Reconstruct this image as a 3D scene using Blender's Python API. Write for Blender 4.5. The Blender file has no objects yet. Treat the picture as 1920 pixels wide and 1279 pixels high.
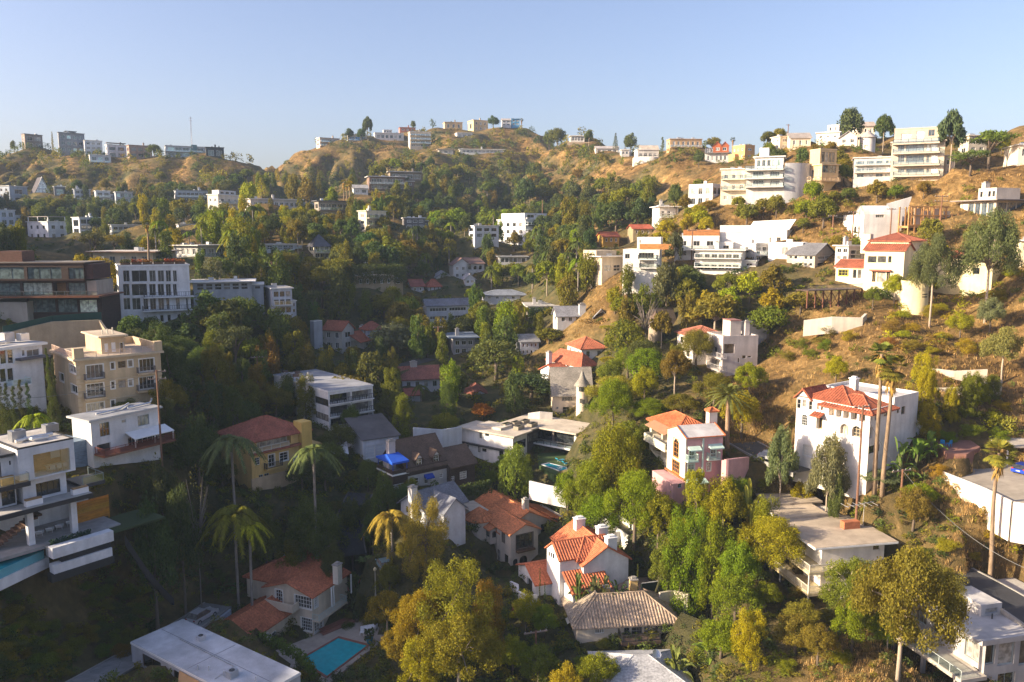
import bpy,math,random
import numpy as np
from mathutils import Vector,Matrix
R=math.radians
scene=bpy.context.scene
col=scene.collection
rng=random.Random(7)
# ------------------------------------------------------------------ camera
F=1493.0                                   # focal length in photo pixels (28 mm on a 36 mm frame)
PITCH=math.atan((639.5 - 435.0)/F)
CP,SP=math.cos(PITCH),math.sin(PITCH)
CAM=Vector((0.0,0.0,60.0))
cam_data=bpy.data.cameras.new('drone_camera')
cam_data.sensor_width=36.0
cam_data.lens=F/1920.0*36.0
cam_data.clip_start=1.0
cam_data.clip_end=5000.0
cam=bpy.data.objects.new('drone_camera',cam_data)
col.objects.link(cam)
cam.location=CAM
cam.rotation_euler=(math.pi/2 - PITCH,0.0,0.0)
scene.camera=cam
# ------------------------------------------------------------------ sky,sun,exposure
SUN_EL=20.0
SUN_BACK=14.0                              # degrees the sun stands behind the picture plane,to the left
sdir=Vector((-math.cos(R(SUN_BACK))*math.cos(R(SUN_EL)),-math.sin(R(SUN_BACK))*math.cos(R(SUN_EL)),math.sin(R(SUN_EL))))
world=bpy.data.worlds.new('World')
scene.world=world
world.use_nodes=True
wn=world.node_tree
wn.nodes.clear()
sky=wn.nodes.new('ShaderNodeTexSky')
sky.sky_type='NISHITA'
sky.sun_disc=False
sky.sun_elevation=R(SUN_EL)
sky.sun_rotation=math.atan2(sdir.x,sdir.y)
sky.altitude=100.0
sky.air_density=1.0
sky.dust_density=3.0
sky.ozone_density=2.6
bg=wn.nodes.new('ShaderNodeBackground')
bg.inputs['Strength'].default_value=0.086
wo=wn.nodes.new('ShaderNodeOutputWorld')
sky_tint=wn.nodes.new('ShaderNodeMix')
sky_tint.data_type,sky_tint.blend_type='RGBA','MULTIPLY'
sky_tint.inputs['Factor'].default_value=1.0
sky_tint.inputs['B'].default_value=(1.08,0.93,0.97,1)
wn.links.new(sky.outputs['Color'],sky_tint.inputs['A'])
wn.links.new(sky_tint.outputs['Result'],bg.inputs['Color'])
wn.links.new(bg.outputs['Background'],wo.inputs['Surface'])
sun_data=bpy.data.lights.new('sun','SUN')
sun_data.energy=4.2
sun_data.angle=R(0.6)
sun_data.color=(1.0,0.83,0.59)
sun=bpy.data.objects.new('sun',sun_data)
col.objects.link(sun)
sun.rotation_euler=sdir.to_track_quat('Z','Y').to_euler()
sun.location=(-300,-100,300)
scene.view_settings.view_transform='Standard'
scene.view_settings.look='None'
scene.view_settings.gamma=1.0
scene.view_settings.exposure=1.62
scene.view_settings.use_curve_mapping=False
scene.render.engine='CYCLES'
scene.cycles.use_denoising=True
scene.cycles.denoising_prefilter='NONE'
scene.cycles.max_bounces=6
scene.cycles.diffuse_bounces=4
scene.cycles.glossy_bounces=3
scene.cycles.transmission_bounces=3
scene.cycles.transparent_max_bounces=8
scene.cycles.volume_bounces=0
scene.cycles.sample_clamp_indirect=6.0
# ------------------------------------------------------------------ survey helpers: photo pixel+distance -> point
def ray(px,py):
 u=(px - 960.0)/F
 v=(639.5 - py)/F
 return Vector((u,CP+v*SP,-SP+v*CP))
def at(px,py,D):
 d=ray(px,py)
 return CAM+d*(D/d.y)
def proj(P):
 q=Vector(P) - CAM
 f=q.y*CP - q.z*SP
 up=q.y*SP+q.z*CP
 return 960+F*q.x/f,639.5 - F*up/f
# ------------------------------------------------------------------ materials
def newmat(name):
 m=bpy.data.materials.new(name)
 m.use_nodes=True
 nt=m.node_tree
 nt.nodes.clear()
 out=nt.nodes.new('ShaderNodeOutputMaterial')
 return m,nt,out
def N(nt,t,**kw):
 n=nt.nodes.new(t)
 for k,v in kw.items():
  setattr(n,k,v)
 return n
def ramp(nt,stops,interp='LINEAR'):
 r=nt.nodes.new('ShaderNodeValToRGB')
 e=r.color_ramp.elements
 while len(e) > 1:
  e.remove(e[-1])
 e[0].position,e[0].color=stops[0][0],stops[0][1]
 for p,c in stops[1:]:
  n=e.new(p)
  n.color=c
 r.color_ramp.interpolation=interp
 return r
def g(v):
 return (v,v,v,1)
def mulcol(nt,a,b,fac=1.0):
 m=N(nt,'ShaderNodeMix',data_type='RGBA',blend_type='MULTIPLY')
 m.inputs['Factor'].default_value=fac
 nt.links.new(a,m.inputs['A'])
 nt.links.new(b,m.inputs['B'])
 return m.outputs['Result']
MATS={}
def tinted(name,rough,layers,bump=None,spec=0.3,metallic=0.0):
 """object-colour material; layers: list of (noise scale, detail, lo, hi)"""
 m,nt,out=newmat(name)
 oi=N(nt,'ShaderNodeObjectInfo')
 tc=N(nt,'ShaderNodeTexCoord')
 c=oi.outputs['Color']
 for sc,det,lo,hi in layers:
  mp=N(nt,'ShaderNodeMapping')
  if isinstance(sc,tuple):
   mp.inputs['Scale'].default_value=sc
   s=1.0
  else:
   s=sc
  nt.links.new(tc.outputs['Object'],mp.inputs['Vector'])
  nz=N(nt,'ShaderNodeTexNoise')
  nz.inputs['Scale'].default_value=s
  nz.inputs['Detail'].default_value=det
  nt.links.new(mp.outputs['Vector'],nz.inputs['Vector'])
  rp=ramp(nt,[(0.3,g(lo)),(0.7,g(hi))])
  nt.links.new(nz.outputs['Fac'],rp.inputs['Fac'])
  c=mulcol(nt,c,rp.outputs['Color'])
 b=N(nt,'ShaderNodeBsdfPrincipled')
 b.inputs['Roughness'].default_value=rough
 b.inputs['Specular IOR Level'].default_value=spec
 b.inputs['Metallic'].default_value=metallic
 nt.links.new(c,b.inputs['Base Color'])
 if bump:
  nz=N(nt,'ShaderNodeTexNoise')
  nz.inputs['Scale'].default_value=bump[0]
  nz.inputs['Detail'].default_value=3
  nt.links.new(tc.outputs['Object'],nz.inputs['Vector'])
  bp=N(nt,'ShaderNodeBump')
  bp.inputs['Strength'].default_value=bump[1]
  bp.inputs['Distance'].default_value=0.05
  nt.links.new(nz.outputs['Fac'],bp.inputs['Height'])
  nt.links.new(bp.outputs['Normal'],b.inputs['Normal'])
 nt.links.new(b.outputs['BSDF'],out.inputs['Surface'])
 MATS[name]=m
 return m
tinted('stucco',0.85,[(0.35,5,0.80,1.05),((1.1,1.1,0.14),4,0.84,1.03),(3.0,2,0.94,1.03)],bump=(9,0.25))
tinted('paint',0.5,[(1.5,2,0.93,1.03)])
tinted('tile',0.75,[(0.45,4,0.72,1.15),(3.2,1,0.7,1.22),(7.0,1,0.85,1.1)],bump=(8,0.3))
tinted('gravel',0.9,[(0.25,5,0.7,1.12),(0.9,4,0.85,1.08),(14,2,0.9,1.08)],bump=(20,0.3))
tinted('shingle',0.85,[(0.5,3,0.75,1.15),((3.5,3.5,9),1,0.7,1.2)],bump=(7,0.4))
tinted('wood',0.7,[((0.7,0.7,8),3,0.7,1.15),(2.0,2,0.85,1.1)])
tinted('concrete',0.85,[(0.3,5,0.78,1.08),((1.2,1.2,0.2),4,0.85,1.05)],bump=(6,0.2))
tinted('metal',0.4,[(1.0,2,0.9,1.05)],spec=0.5,metallic=0.6)
tinted('bark',0.9,[((3,3,0.7),4,0.6,1.25)],bump=(5,0.6))
tinted('fabric',0.9,[(1.2,2,0.9,1.05)])
def mk_glass():
 m,nt,out=newmat('glass')
 oi=N(nt,'ShaderNodeObjectInfo')
 tc=N(nt,'ShaderNodeTexCoord')
 nz=N(nt,'ShaderNodeTexNoise')
 nz.inputs['Scale'].default_value=1.3
 nt.links.new(tc.outputs['Object'],nz.inputs['Vector'])
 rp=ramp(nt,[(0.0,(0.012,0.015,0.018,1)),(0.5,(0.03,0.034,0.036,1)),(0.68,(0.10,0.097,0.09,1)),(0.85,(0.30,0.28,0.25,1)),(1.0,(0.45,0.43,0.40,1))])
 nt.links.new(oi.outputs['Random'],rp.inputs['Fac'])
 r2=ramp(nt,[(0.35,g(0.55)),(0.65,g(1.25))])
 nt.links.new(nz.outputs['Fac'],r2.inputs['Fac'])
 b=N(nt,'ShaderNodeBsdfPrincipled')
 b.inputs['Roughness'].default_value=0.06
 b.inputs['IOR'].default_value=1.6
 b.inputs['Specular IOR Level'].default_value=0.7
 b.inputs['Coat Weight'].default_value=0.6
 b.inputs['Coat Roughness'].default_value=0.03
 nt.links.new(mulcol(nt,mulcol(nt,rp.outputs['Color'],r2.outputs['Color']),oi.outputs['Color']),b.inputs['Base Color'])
 nt.links.new(b.outputs['BSDF'],out.inputs['Surface'])
 MATS['glass']=m
mk_glass()
def mk_clear():
 m,nt,out=newmat('clear_glass')
 t=N(nt,'ShaderNodeBsdfTransparent')
 t.inputs['Color'].default_value=(0.80,0.90,0.90,1)
 gl=N(nt,'ShaderNodeBsdfGlossy')
 gl.inputs['Color'].default_value=(0.85,0.95,1,1)
 gl.inputs['Roughness'].default_value=0.05
 mx=N(nt,'ShaderNodeMixShader')
 mx.inputs['Fac'].default_value=0.28
 nt.links.new(t.outputs[0],mx.inputs[1])
 nt.links.new(gl.outputs[0],mx.inputs[2])
 nt.links.new(mx.outputs[0],out.inputs['Surface'])
 MATS['clear_glass']=m
mk_clear()
def mk_leaf():
 m,nt,out=newmat('leaf')
 oi=N(nt,'ShaderNodeObjectInfo')
 at_=N(nt,'ShaderNodeAttribute',attribute_name='rnd')
 rp=ramp(nt,[(0.0,(1.0,1.0,1.0,1)),(0.5,(1.6,1.6,1.5,1)),(0.82,(2.0,1.9,1.5,1)),(1.0,(2.6,2.2,1.3,1))])
 nt.links.new(at_.outputs['Fac'],rp.inputs['Fac'])
 c=mulcol(nt,oi.outputs['Color'],rp.outputs['Color'])
 hs=N(nt,'ShaderNodeHueSaturation')
 nt.links.new(c,hs.inputs['Color'])
 mr=N(nt,'ShaderNodeMapRange')
 mr.inputs['To Min'].default_value=0.485
 mr.inputs['To Max'].default_value=0.515
 nt.links.new(oi.outputs['Random'],mr.inputs['Value'])
 nt.links.new(mr.outputs['Result'],hs.inputs['Hue'])
 d=N(nt,'ShaderNodeBsdfPrincipled')
 d.inputs['Roughness'].default_value=0.65
 d.inputs['Specular IOR Level'].default_value=0.12
 nt.links.new(hs.outputs['Color'],d.inputs['Base Color'])
 t=N(nt,'ShaderNodeBsdfTranslucent')
 tcx=N(nt,'ShaderNodeMix',data_type='RGBA',blend_type='MULTIPLY')
 tcx.inputs['Factor'].default_value=1.0
 nt.links.new(hs.outputs['Color'],tcx.inputs['A'])
 tcx.inputs['B'].default_value=(1.5,1.25,0.5,1)
 nt.links.new(tcx.outputs['Result'],t.inputs['Color'])
 mx=N(nt,'ShaderNodeMixShader')
 mx.inputs['Fac'].default_value=0.3
 nt.links.new(d.outputs[0],mx.inputs[1])
 nt.links.new(t.outputs[0],mx.inputs[2])
 nt.links.new(mx.outputs[0],out.inputs['Surface'])
 MATS['leaf']=m
mk_leaf()
def mk_water():
 m,nt,out=newmat('water')
 tc=N(nt,'ShaderNodeTexCoord')
 nz=N(nt,'ShaderNodeTexNoise')
 nz.inputs['Scale'].default_value=1.2
 nz.inputs['Detail'].default_value=3
 nt.links.new(tc.outputs['Object'],nz.inputs['Vector'])
 bp=N(nt,'ShaderNodeBump')
 bp.inputs['Strength'].default_value=0.12
 bp.inputs['Distance'].default_value=0.1
 nt.links.new(nz.outputs['Fac'],bp.inputs['Height'])
 oi=N(nt,'ShaderNodeObjectInfo')
 rp=ramp(nt,[(0.3,g(0.85)),(0.7,g(1.15))])
 nt.links.new(nz.outputs['Fac'],rp.inputs['Fac'])
 b=N(nt,'ShaderNodeBsdfPrincipled')
 b.inputs['Roughness'].default_value=0.06
 b.inputs['IOR'].default_value=1.33
 nt.links.new(mulcol(nt,oi.outputs['Color'],rp.outputs['Color']),b.inputs['Base Color'])
 nt.links.new(bp.outputs['Normal'],b.inputs['Normal'])
 nt.links.new(b.outputs['BSDF'],out.inputs['Surface'])
 MATS['water']=m
mk_water()
def mk_terrain():
 m,nt,out=newmat('dry_hillside')
 tc=N(nt,'ShaderNodeTexCoord')
 def noise(sc,det,rough=0.6,vec=None):
  n=N(nt,'ShaderNodeTexNoise')
  n.inputs['Scale'].default_value=sc
  n.inputs['Detail'].default_value=det
  n.inputs['Roughness'].default_value=rough
  nt.links.new(vec or tc.outputs['Object'],n.inputs['Vector'])
  return n.outputs['Fac']
 a=ramp(nt,[(0.28,(0.12,0.072,0.032,1)),(0.44,(0.25,0.155,0.062,1)),(0.56,(0.35,0.225,0.09,1)),(0.72,(0.45,0.31,0.135,1))])
 nt.links.new(noise(0.05,8,0.65),a.inputs['Fac'])
 b_=ramp(nt,[(0.42,(0.55,0.52,0.44,1)),(0.60,(1.12,1.08,1.0,1))])
 nt.links.new(noise(0.33,6,0.7),b_.inputs['Fac'])
 c=mulcol(nt,a.outputs['Color'],b_.outputs['Color'])
 v=N(nt,'ShaderNodeTexVoronoi')
 v.inputs['Scale'].default_value=0.8
 nt.links.new(tc.outputs['Object'],v.inputs['Vector'])
 d_=ramp(nt,[(0.1,g(1.12)),(0.55,g(0.72))])
 nt.links.new(v.outputs['Distance'],d_.inputs['Fac'])
 c=mulcol(nt,c,d_.outputs['Color'])
 at_=N(nt,'ShaderNodeAttribute',attribute_name='cover')
 mx=N(nt,'ShaderNodeMix',data_type='RGBA')
 gr=ramp(nt,[(0.3,(0.045,0.05,0.022,1)),(0.55,(0.085,0.08,0.035,1)),(0.7,(0.14,0.105,0.045,1))])
 nt.links.new(noise(0.4,6),gr.inputs['Fac'])
 nt.links.new(at_.outputs['Fac'],mx.inputs['Factor'])
 nt.links.new(c,mx.inputs['A'])
 nt.links.new(gr.outputs['Color'],mx.inputs['B'])
 p=N(nt,'ShaderNodeBsdfPrincipled')
 p.inputs['Roughness'].default_value=0.95
 p.inputs['Specular IOR Level'].default_value=0.1
 nt.links.new(mx.outputs['Result'],p.inputs['Base Color'])
 bp=N(nt,'ShaderNodeBump')
 bp.inputs['Strength'].default_value=0.9
 bp.inputs['Distance'].default_value=0.6
 nt.links.new(noise(0.7,8,0.75),bp.inputs['Height'])
 nt.links.new(bp.outputs['Normal'],p.inputs['Normal'])
 nt.links.new(p.outputs['BSDF'],out.inputs['Surface'])
 MATS['terrain']=m
mk_terrain()
def mk_asphalt():
 m,nt,out=newmat('asphalt')
 tc=N(nt,'ShaderNodeTexCoord')
 oi=N(nt,'ShaderNodeObjectInfo')
 nz=N(nt,'ShaderNodeTexNoise')
 nz.inputs['Scale'].default_value=0.35
 nz.inputs['Detail'].default_value=8
 nz.inputs['Roughness'].default_value=0.7
 nt.links.new(tc.outputs['Object'],nz.inputs['Vector'])
 rp=ramp(nt,[(0.3,g(0.65)),(0.7,g(1.35))])
 nt.links.new(nz.outputs['Fac'],rp.inputs['Fac'])
 vo=N(nt,'ShaderNodeTexVoronoi',feature='DISTANCE_TO_EDGE')
 vo.inputs['Scale'].default_value=0.22
 nt.links.new(tc.outputs['Object'],vo.inputs['Vector'])
 cr=ramp(nt,[(0.0,g(0.55)),(0.012,g(1.0))])
 nt.links.new(vo.outputs['Distance'],cr.inputs['Fac'])
 c=mulcol(nt,mulcol(nt,oi.outputs['Color'],rp.outputs['Color']),cr.outputs['Color'])
 b=N(nt,'ShaderNodeBsdfPrincipled')
 b.inputs['Roughness'].default_value=0.9
 nt.links.new(c,b.inputs['Base Color'])
 nt.links.new(b.outputs['BSDF'],out.inputs['Surface'])
 MATS['asphalt']=m
mk_asphalt()
# ------------------------------------------------------------------ mesh helpers
class MB:
 def __init__(s):
  s.v,s.f=[],[]
 def quad(s,*p):
  n=len(s.v)
  s.v.extend(tuple(q) for q in p)
  s.f.append(tuple(range(n,n+len(p))))
  return s
 def box(s,x0,x1,y0,y1,z0,z1):
  if x0 > x1: x0,x1=x1,x0
  if y0 > y1: y0,y1=y1,y0
  if z0 > z1: z0,z1=z1,z0
  n=len(s.v)
  s.v.extend([(x0,y0,z0),(x1,y0,z0),(x1,y1,z0),(x0,y1,z0),(x0,y0,z1),(x1,y0,z1),(x1,y1,z1),(x0,y1,z1)])
  s.f.extend([(n,n+3,n+2,n+1),(n+4,n+5,n+6,n+7),(n,n+1,n+5,n+4),(n+1,n+2,n+6,n+5),(n+2,n+3,n+7,n+6),(n+3,n,n+4,n+7)])
  return s
 def tube(s,pts,rad,k=6,cap=True):
  pts=[Vector(p) for p in pts]
  if not isinstance(rad,(list,tuple)):
   rad=[rad]*len(pts)
  rings=[]
  for i,p in enumerate(pts):
   d=(pts[min(i+1,len(pts)-1)] - pts[max(i-1,0)])
   d=d.normalized() if d.length > 1e-9 else Vector((0,0,1))
   a=d.cross(Vector((0.31,0.93,0.17)) if abs(d.y) < 0.9 else Vector((1,0,0))).normalized()
   b=d.cross(a)
   n=len(s.v)
   for j in range(k):
    t=2*math.pi*j/k
    s.v.append(tuple(p+(a*math.cos(t)+b*math.sin(t))*rad[i]))
   rings.append(n)
  for i in range(len(rings) - 1):
   for j in range(k):
    j2=(j+1) % k
    s.f.append((rings[i]+j,rings[i]+j2,rings[i+1]+j2,rings[i+1]+j))
  if cap:
   s.f.append(tuple(rings[-1]+j for j in range(k)))
   s.f.append(tuple(rings[0]+k - 1 - j for j in range(k)))
  return s
 def lathe(s,prof,cx=0,cy=0,k=12,a0=0.0,a1=2*math.pi):
  full=abs(a1 - a0 - 2*math.pi) < 1e-6
  m=k if full else k+1
  base=len(s.v)
  for (r,z) in prof:
   for j in range(m):
    t=a0+(a1 - a0)*j/k
    s.v.append((cx+r*math.cos(t),cy+r*math.sin(t),z))
  for i in range(len(prof) - 1):
   for j in range(k):
    j2=(j+1) % m
    s.f.append((base+i*m+j,base+i*m+j2,base+(i+1)*m+j2,base+(i+1)*m+j))
  return s
 def mesh(s,name):
  me=bpy.data.meshes.new(name)
  me.from_pydata(s.v,[],s.f)
  me.validate()
  return me
def obj(name,mb,mat,c=(0.8,0.8,0.8),parent=None,smooth=False):
 me=mb.mesh(name) if isinstance(mb,MB) else mb
 if mat and not me.materials:
  me.materials.append(MATS[mat])
 o=bpy.data.objects.new(name,me)
 o.color=(c[0],c[1],c[2],1)
 col.objects.link(o)
 if parent is not None:
  o.parent=parent
 if smooth:
  me.polygons.foreach_set('use_smooth',[True]*len(me.polygons))
 return o
def tag(o,label,cat=None,group=None,kind=None):
 if label: o['label']=label
 if cat: o['category']=cat
 if group: o['group']=group
 if kind: o['kind']=kind
 return o
def empty(name,loc,rz=0.0):
 o=bpy.data.objects.new(name,None)
 o.empty_display_size=0.5
 o.location=loc
 o.rotation_euler=(0,0,rz)
 col.objects.link(o)
 return o
WHITE=(0.80,0.79,0.76)
CREAM=(0.72,0.62,0.47)
DARK=(0.03,0.03,0.032)
BROWN=(0.13,0.075,0.045)
RED=(0.46,0.145,0.068)
GREY=(0.36,0.36,0.36)
ROOFG=(0.42,0.40,0.37)
HOUSES=[]
CTRL=[]          # terrain control points (x,y,z)
# ------------------------------------------------------------------ house kit
def clipu(v,lo,hi):
 return max(lo,min(hi,v))
class Block:
 def __init__(s,H,a0,a1,b0,b1,z0,z1,c,mat='stucco',top=True):
  s.H,s.a0,s.a1,s.b0,s.b1,s.z0,s.z1,s.c,s.mat,s.top=H,a0,a1,b0,b1,z0,z1,c,mat,top
  s.holes={'R': [],'L': []}
 def _uv(s,face,rect):
  x0,y0,x1,y1=rect[:4]
  xm,ym=(x0+x1)/2,(y0+y1)/2
  if face == 'R':
   q=lambda x,y: s.H.onR(x,y,s.b0)
  else:
   q=lambda x,y: s.H.onL(x,y,s.a0)
  u0,u1=q(x0,ym)[0],q(x1,ym)[0]
  z1,z0=q(xm,y0)[1],q(xm,y1)[1]
  return min(u0,u1),max(u0,u1),z0,z1
 def _lim(s,face):
  return (s.a0,s.a1) if face == 'R' else (s.b0,s.b1)
 def _add(s,face,u0,u1,z0,z1,st):
  lo,hi=s._lim(face)
  m=0.06
  u0,u1=clipu(u0,lo+m,hi - m),clipu(u1,lo+m,hi - m)
  z0,z1=clipu(z0,s.z0+m,s.z1 - m),clipu(z1,s.z0+m,s.z1 - m)
  if u1 - u0 < 0.15 or z1 - z0 < 0.15:
   return
  for h in s.holes[face]:
   if u0 < h[1] - 0.01 and u1 > h[0]+0.01 and z0 < h[3] - 0.01 and z1 > h[2]+0.01:
    return
  s.holes[face].append((u0,u1,z0,z1,st))
 def r(s,rects,**st):
  for q in rects:
   s._add('R',*s._uv('R',q),st)
  return s
 def l(s,rects,**st):
  for q in rects:
   s._add('L',*s._uv('L',q),st)
  return s
 def grid(s,face,n,m,u0=0.05,u1=0.95,v0=0.05,v1=0.95,fu=0.6,fv=0.55,**st):
  lo,hi=s._lim(face)
  zb=max(s.z0,s.H.zg)
  for i in range(n):
   for j in range(m):
    uc=lo+(hi - lo)*(u0+(u1 - u0)*(i+0.5)/n)
    zc=zb+(s.z1 - zb)*(v0+(v1 - v0)*(j+0.5)/m)
    du=(hi - lo)*(u1 - u0)/n*fu/2
    dz=(s.z1 - zb)*(v1 - v0)/m*fv/2
    s._add(face,uc - du,uc+du,zc - dz,zc+dz,st)
  return s
 def build(s):
  H=s.H
  mb=MB()
  a0,a1,b0,b1,z0,z1=s.a0,s.a1,s.b0,s.b1,s.z0,s.z1
  maps={'R': lambda u,z,d: (u,b0+d,z),'L': lambda u,z,d: (a0+d,u,z)}
  wins=[]
  for face in ('R','L'):
   lo,hi=s._lim(face)
   mp=maps[face]
   hs=s.holes[face]
   us=sorted(set([lo,hi]+[h[0] for h in hs]+[h[1] for h in hs]))
   zs=sorted(set([z0,z1]+[h[2] for h in hs]+[h[3] for h in hs]))
   for j in range(len(zs) - 1):
    zc=(zs[j]+zs[j+1])/2
    start=None
    for i in range(len(us) - 1):
     uc=(us[i]+us[i+1])/2
     inh=any(h[0] < uc < h[1] and h[2] < zc < h[3] for h in hs)
     if not inh and start is None:
      start=us[i]
     if inh and start is not None:
      mb.quad(mp(start,zs[j],0),mp(us[i],zs[j],0),mp(us[i],zs[j+1],0),mp(start,zs[j+1],0))
      start=None
    if start is not None:
     mb.quad(mp(start,zs[j],0),mp(hi,zs[j],0),mp(hi,zs[j+1],0),mp(start,zs[j+1],0))
   for (u0,u1,w0,w1,st) in hs:
    rec=st.get('rec',0.16)
    mb.quad(mp(u0,w0,0),mp(u0,w1,0),mp(u0,w1,rec),mp(u0,w0,rec))
    mb.quad(mp(u1,w0,0),mp(u1,w1,0),mp(u1,w1,rec),mp(u1,w0,rec))
    mb.quad(mp(u0,w0,0),mp(u1,w0,0),mp(u1,w0,rec),mp(u0,w0,rec))
    mb.quad(mp(u0,w1,0),mp(u1,w1,0),mp(u1,w1,rec),mp(u0,w1,rec))
    if st.get('arch'):
     um,r_=(u0+u1)/2,(u1 - u0)/2
     rz=min(r_,(w1 - w0)*0.8)
     zs_=w1 - rz
     for sg,uc in ((-1,u0),(1,u1)):
      pts=[(um+sg*r_*math.cos(t),zs_+rz*math.sin(t)) for t in [math.pi/2*q/6 for q in range(7)]]
      for q in range(6):
       mb.quad(mp(uc,w1,0.004),mp(*pts[q],0.004),mp(*pts[q+1],0.004))
       mb.quad(mp(*pts[q],0.004),mp(*pts[q+1],0.004),mp(*pts[q+1],rec),mp(*pts[q],rec))
    wins.append((mp,u0,u1,w0,w1,st))
  mb.quad((a1,b0,z0),(a1,b1,z0),(a1,b1,z1),(a1,b0,z1))
  mb.quad((a0,b1,z0),(a1,b1,z0),(a1,b1,z1),(a0,b1,z1))
  if s.top:
   mb.quad((a0,b0,z1),(a1,b0,z1),(a1,b1,z1),(a0,b1,z1))
  obj('wall',mb,s.mat,s.c,H.root)
  near=H.D < 230
  for (mp,u0,u1,w0,w1,st) in wins:
   window(H.root,mp,u0,u1,w0,w1,st,near)
def fbox(mb,mp,u0,u1,z0,z1,d0,d1):
 n=len(mb.v)
 mb.v.extend([mp(u0,z0,d0),mp(u1,z0,d0),mp(u1,z1,d0),mp(u0,z1,d0),mp(u0,z0,d1),mp(u1,z0,d1),mp(u1,z1,d1),mp(u0,z1,d1)])
 mb.f.extend([(n,n+1,n+2,n+3),(n,n+4,n+5,n+1),(n+1,n+5,n+6,n+2),(n+2,n+6,n+7,n+3),(n+3,n+7,n+4,n)])
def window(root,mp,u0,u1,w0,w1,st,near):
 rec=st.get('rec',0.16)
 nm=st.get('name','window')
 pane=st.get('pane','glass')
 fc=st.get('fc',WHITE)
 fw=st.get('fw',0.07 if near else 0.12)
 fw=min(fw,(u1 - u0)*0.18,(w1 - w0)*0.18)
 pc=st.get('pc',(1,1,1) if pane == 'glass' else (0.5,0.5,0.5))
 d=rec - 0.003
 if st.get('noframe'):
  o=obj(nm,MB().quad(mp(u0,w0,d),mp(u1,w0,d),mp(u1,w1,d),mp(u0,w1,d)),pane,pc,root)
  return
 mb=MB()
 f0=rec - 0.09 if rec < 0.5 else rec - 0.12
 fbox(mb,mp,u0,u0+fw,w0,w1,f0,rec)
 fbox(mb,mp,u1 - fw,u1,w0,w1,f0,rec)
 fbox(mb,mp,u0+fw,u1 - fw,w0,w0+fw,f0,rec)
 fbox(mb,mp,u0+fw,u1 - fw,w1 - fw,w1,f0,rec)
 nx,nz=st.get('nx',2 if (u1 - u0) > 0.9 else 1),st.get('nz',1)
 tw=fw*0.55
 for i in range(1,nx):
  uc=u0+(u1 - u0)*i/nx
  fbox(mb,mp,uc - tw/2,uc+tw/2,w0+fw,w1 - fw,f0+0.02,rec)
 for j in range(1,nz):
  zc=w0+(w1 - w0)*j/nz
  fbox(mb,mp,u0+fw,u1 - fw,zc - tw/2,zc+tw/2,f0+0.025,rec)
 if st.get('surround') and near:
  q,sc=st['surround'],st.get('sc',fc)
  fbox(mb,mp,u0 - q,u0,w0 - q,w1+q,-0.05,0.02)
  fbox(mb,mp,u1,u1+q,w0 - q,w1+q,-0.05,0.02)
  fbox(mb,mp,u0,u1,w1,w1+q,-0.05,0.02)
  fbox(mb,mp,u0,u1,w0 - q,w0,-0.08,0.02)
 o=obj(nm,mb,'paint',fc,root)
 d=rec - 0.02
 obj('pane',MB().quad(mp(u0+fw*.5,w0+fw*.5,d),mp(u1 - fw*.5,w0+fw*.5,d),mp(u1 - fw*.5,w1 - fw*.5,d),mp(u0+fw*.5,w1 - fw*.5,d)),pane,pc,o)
def plane_bars(mb,pts,step,h):
 """barrel-tile ridges on one convex roof plane; pts[0]->pts[1] is the eave"""
 P=[Vector(p) for p in pts]
 o=P[0]
 U=(P[1] - P[0]).normalized()
 nrm=U.cross(P[2] - P[0]).normalized()
 if nrm.z < 0: nrm=-nrm
 V=nrm.cross(U).normalized()
 if V.z < 0: V=-V
 uv=[((p - o).dot(U),(p - o).dot(V)) for p in P]
 umin,umax=min(q[0] for q in uv),max(q[0] for q in uv)
 n=max(1,int((umax - umin)/step))
 for i in range(n):
  u=umin+(i+0.5)*(umax - umin)/n
  vs=[]
  for k in range(len(uv)):
   (ua,va),(ub,vb)=uv[k],uv[(k+1) % len(uv)]
   if (ua - u)*(ub - u) < 0:
    t=(u - ua)/(ub - ua)
    vs.append(va+t*(vb - va))
  if len(vs) < 2: continue
  v0,v1=min(vs),max(vs)
  if v1 - v0 < 0.15: continue
  w=step*0.27
  def Q(uu,vv,hh): return tuple(o+U*uu+V*vv+nrm*hh)
  k=len(mb.v)
  mb.v.extend([Q(u - w,v0,0),Q(u - w*.5,v0,h),Q(u+w*.5,v0,h),Q(u+w,v0,0),Q(u - w,v1,0),Q(u - w*.5,v1,h),Q(u+w*.5,v1,h),Q(u+w,v1,0)])
  mb.f.extend([(k,k+1,k+5,k+4),(k+1,k+2,k+6,k+5),(k+2,k+3,k+7,k+6),(k,k+3,k+2,k+1)])
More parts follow.
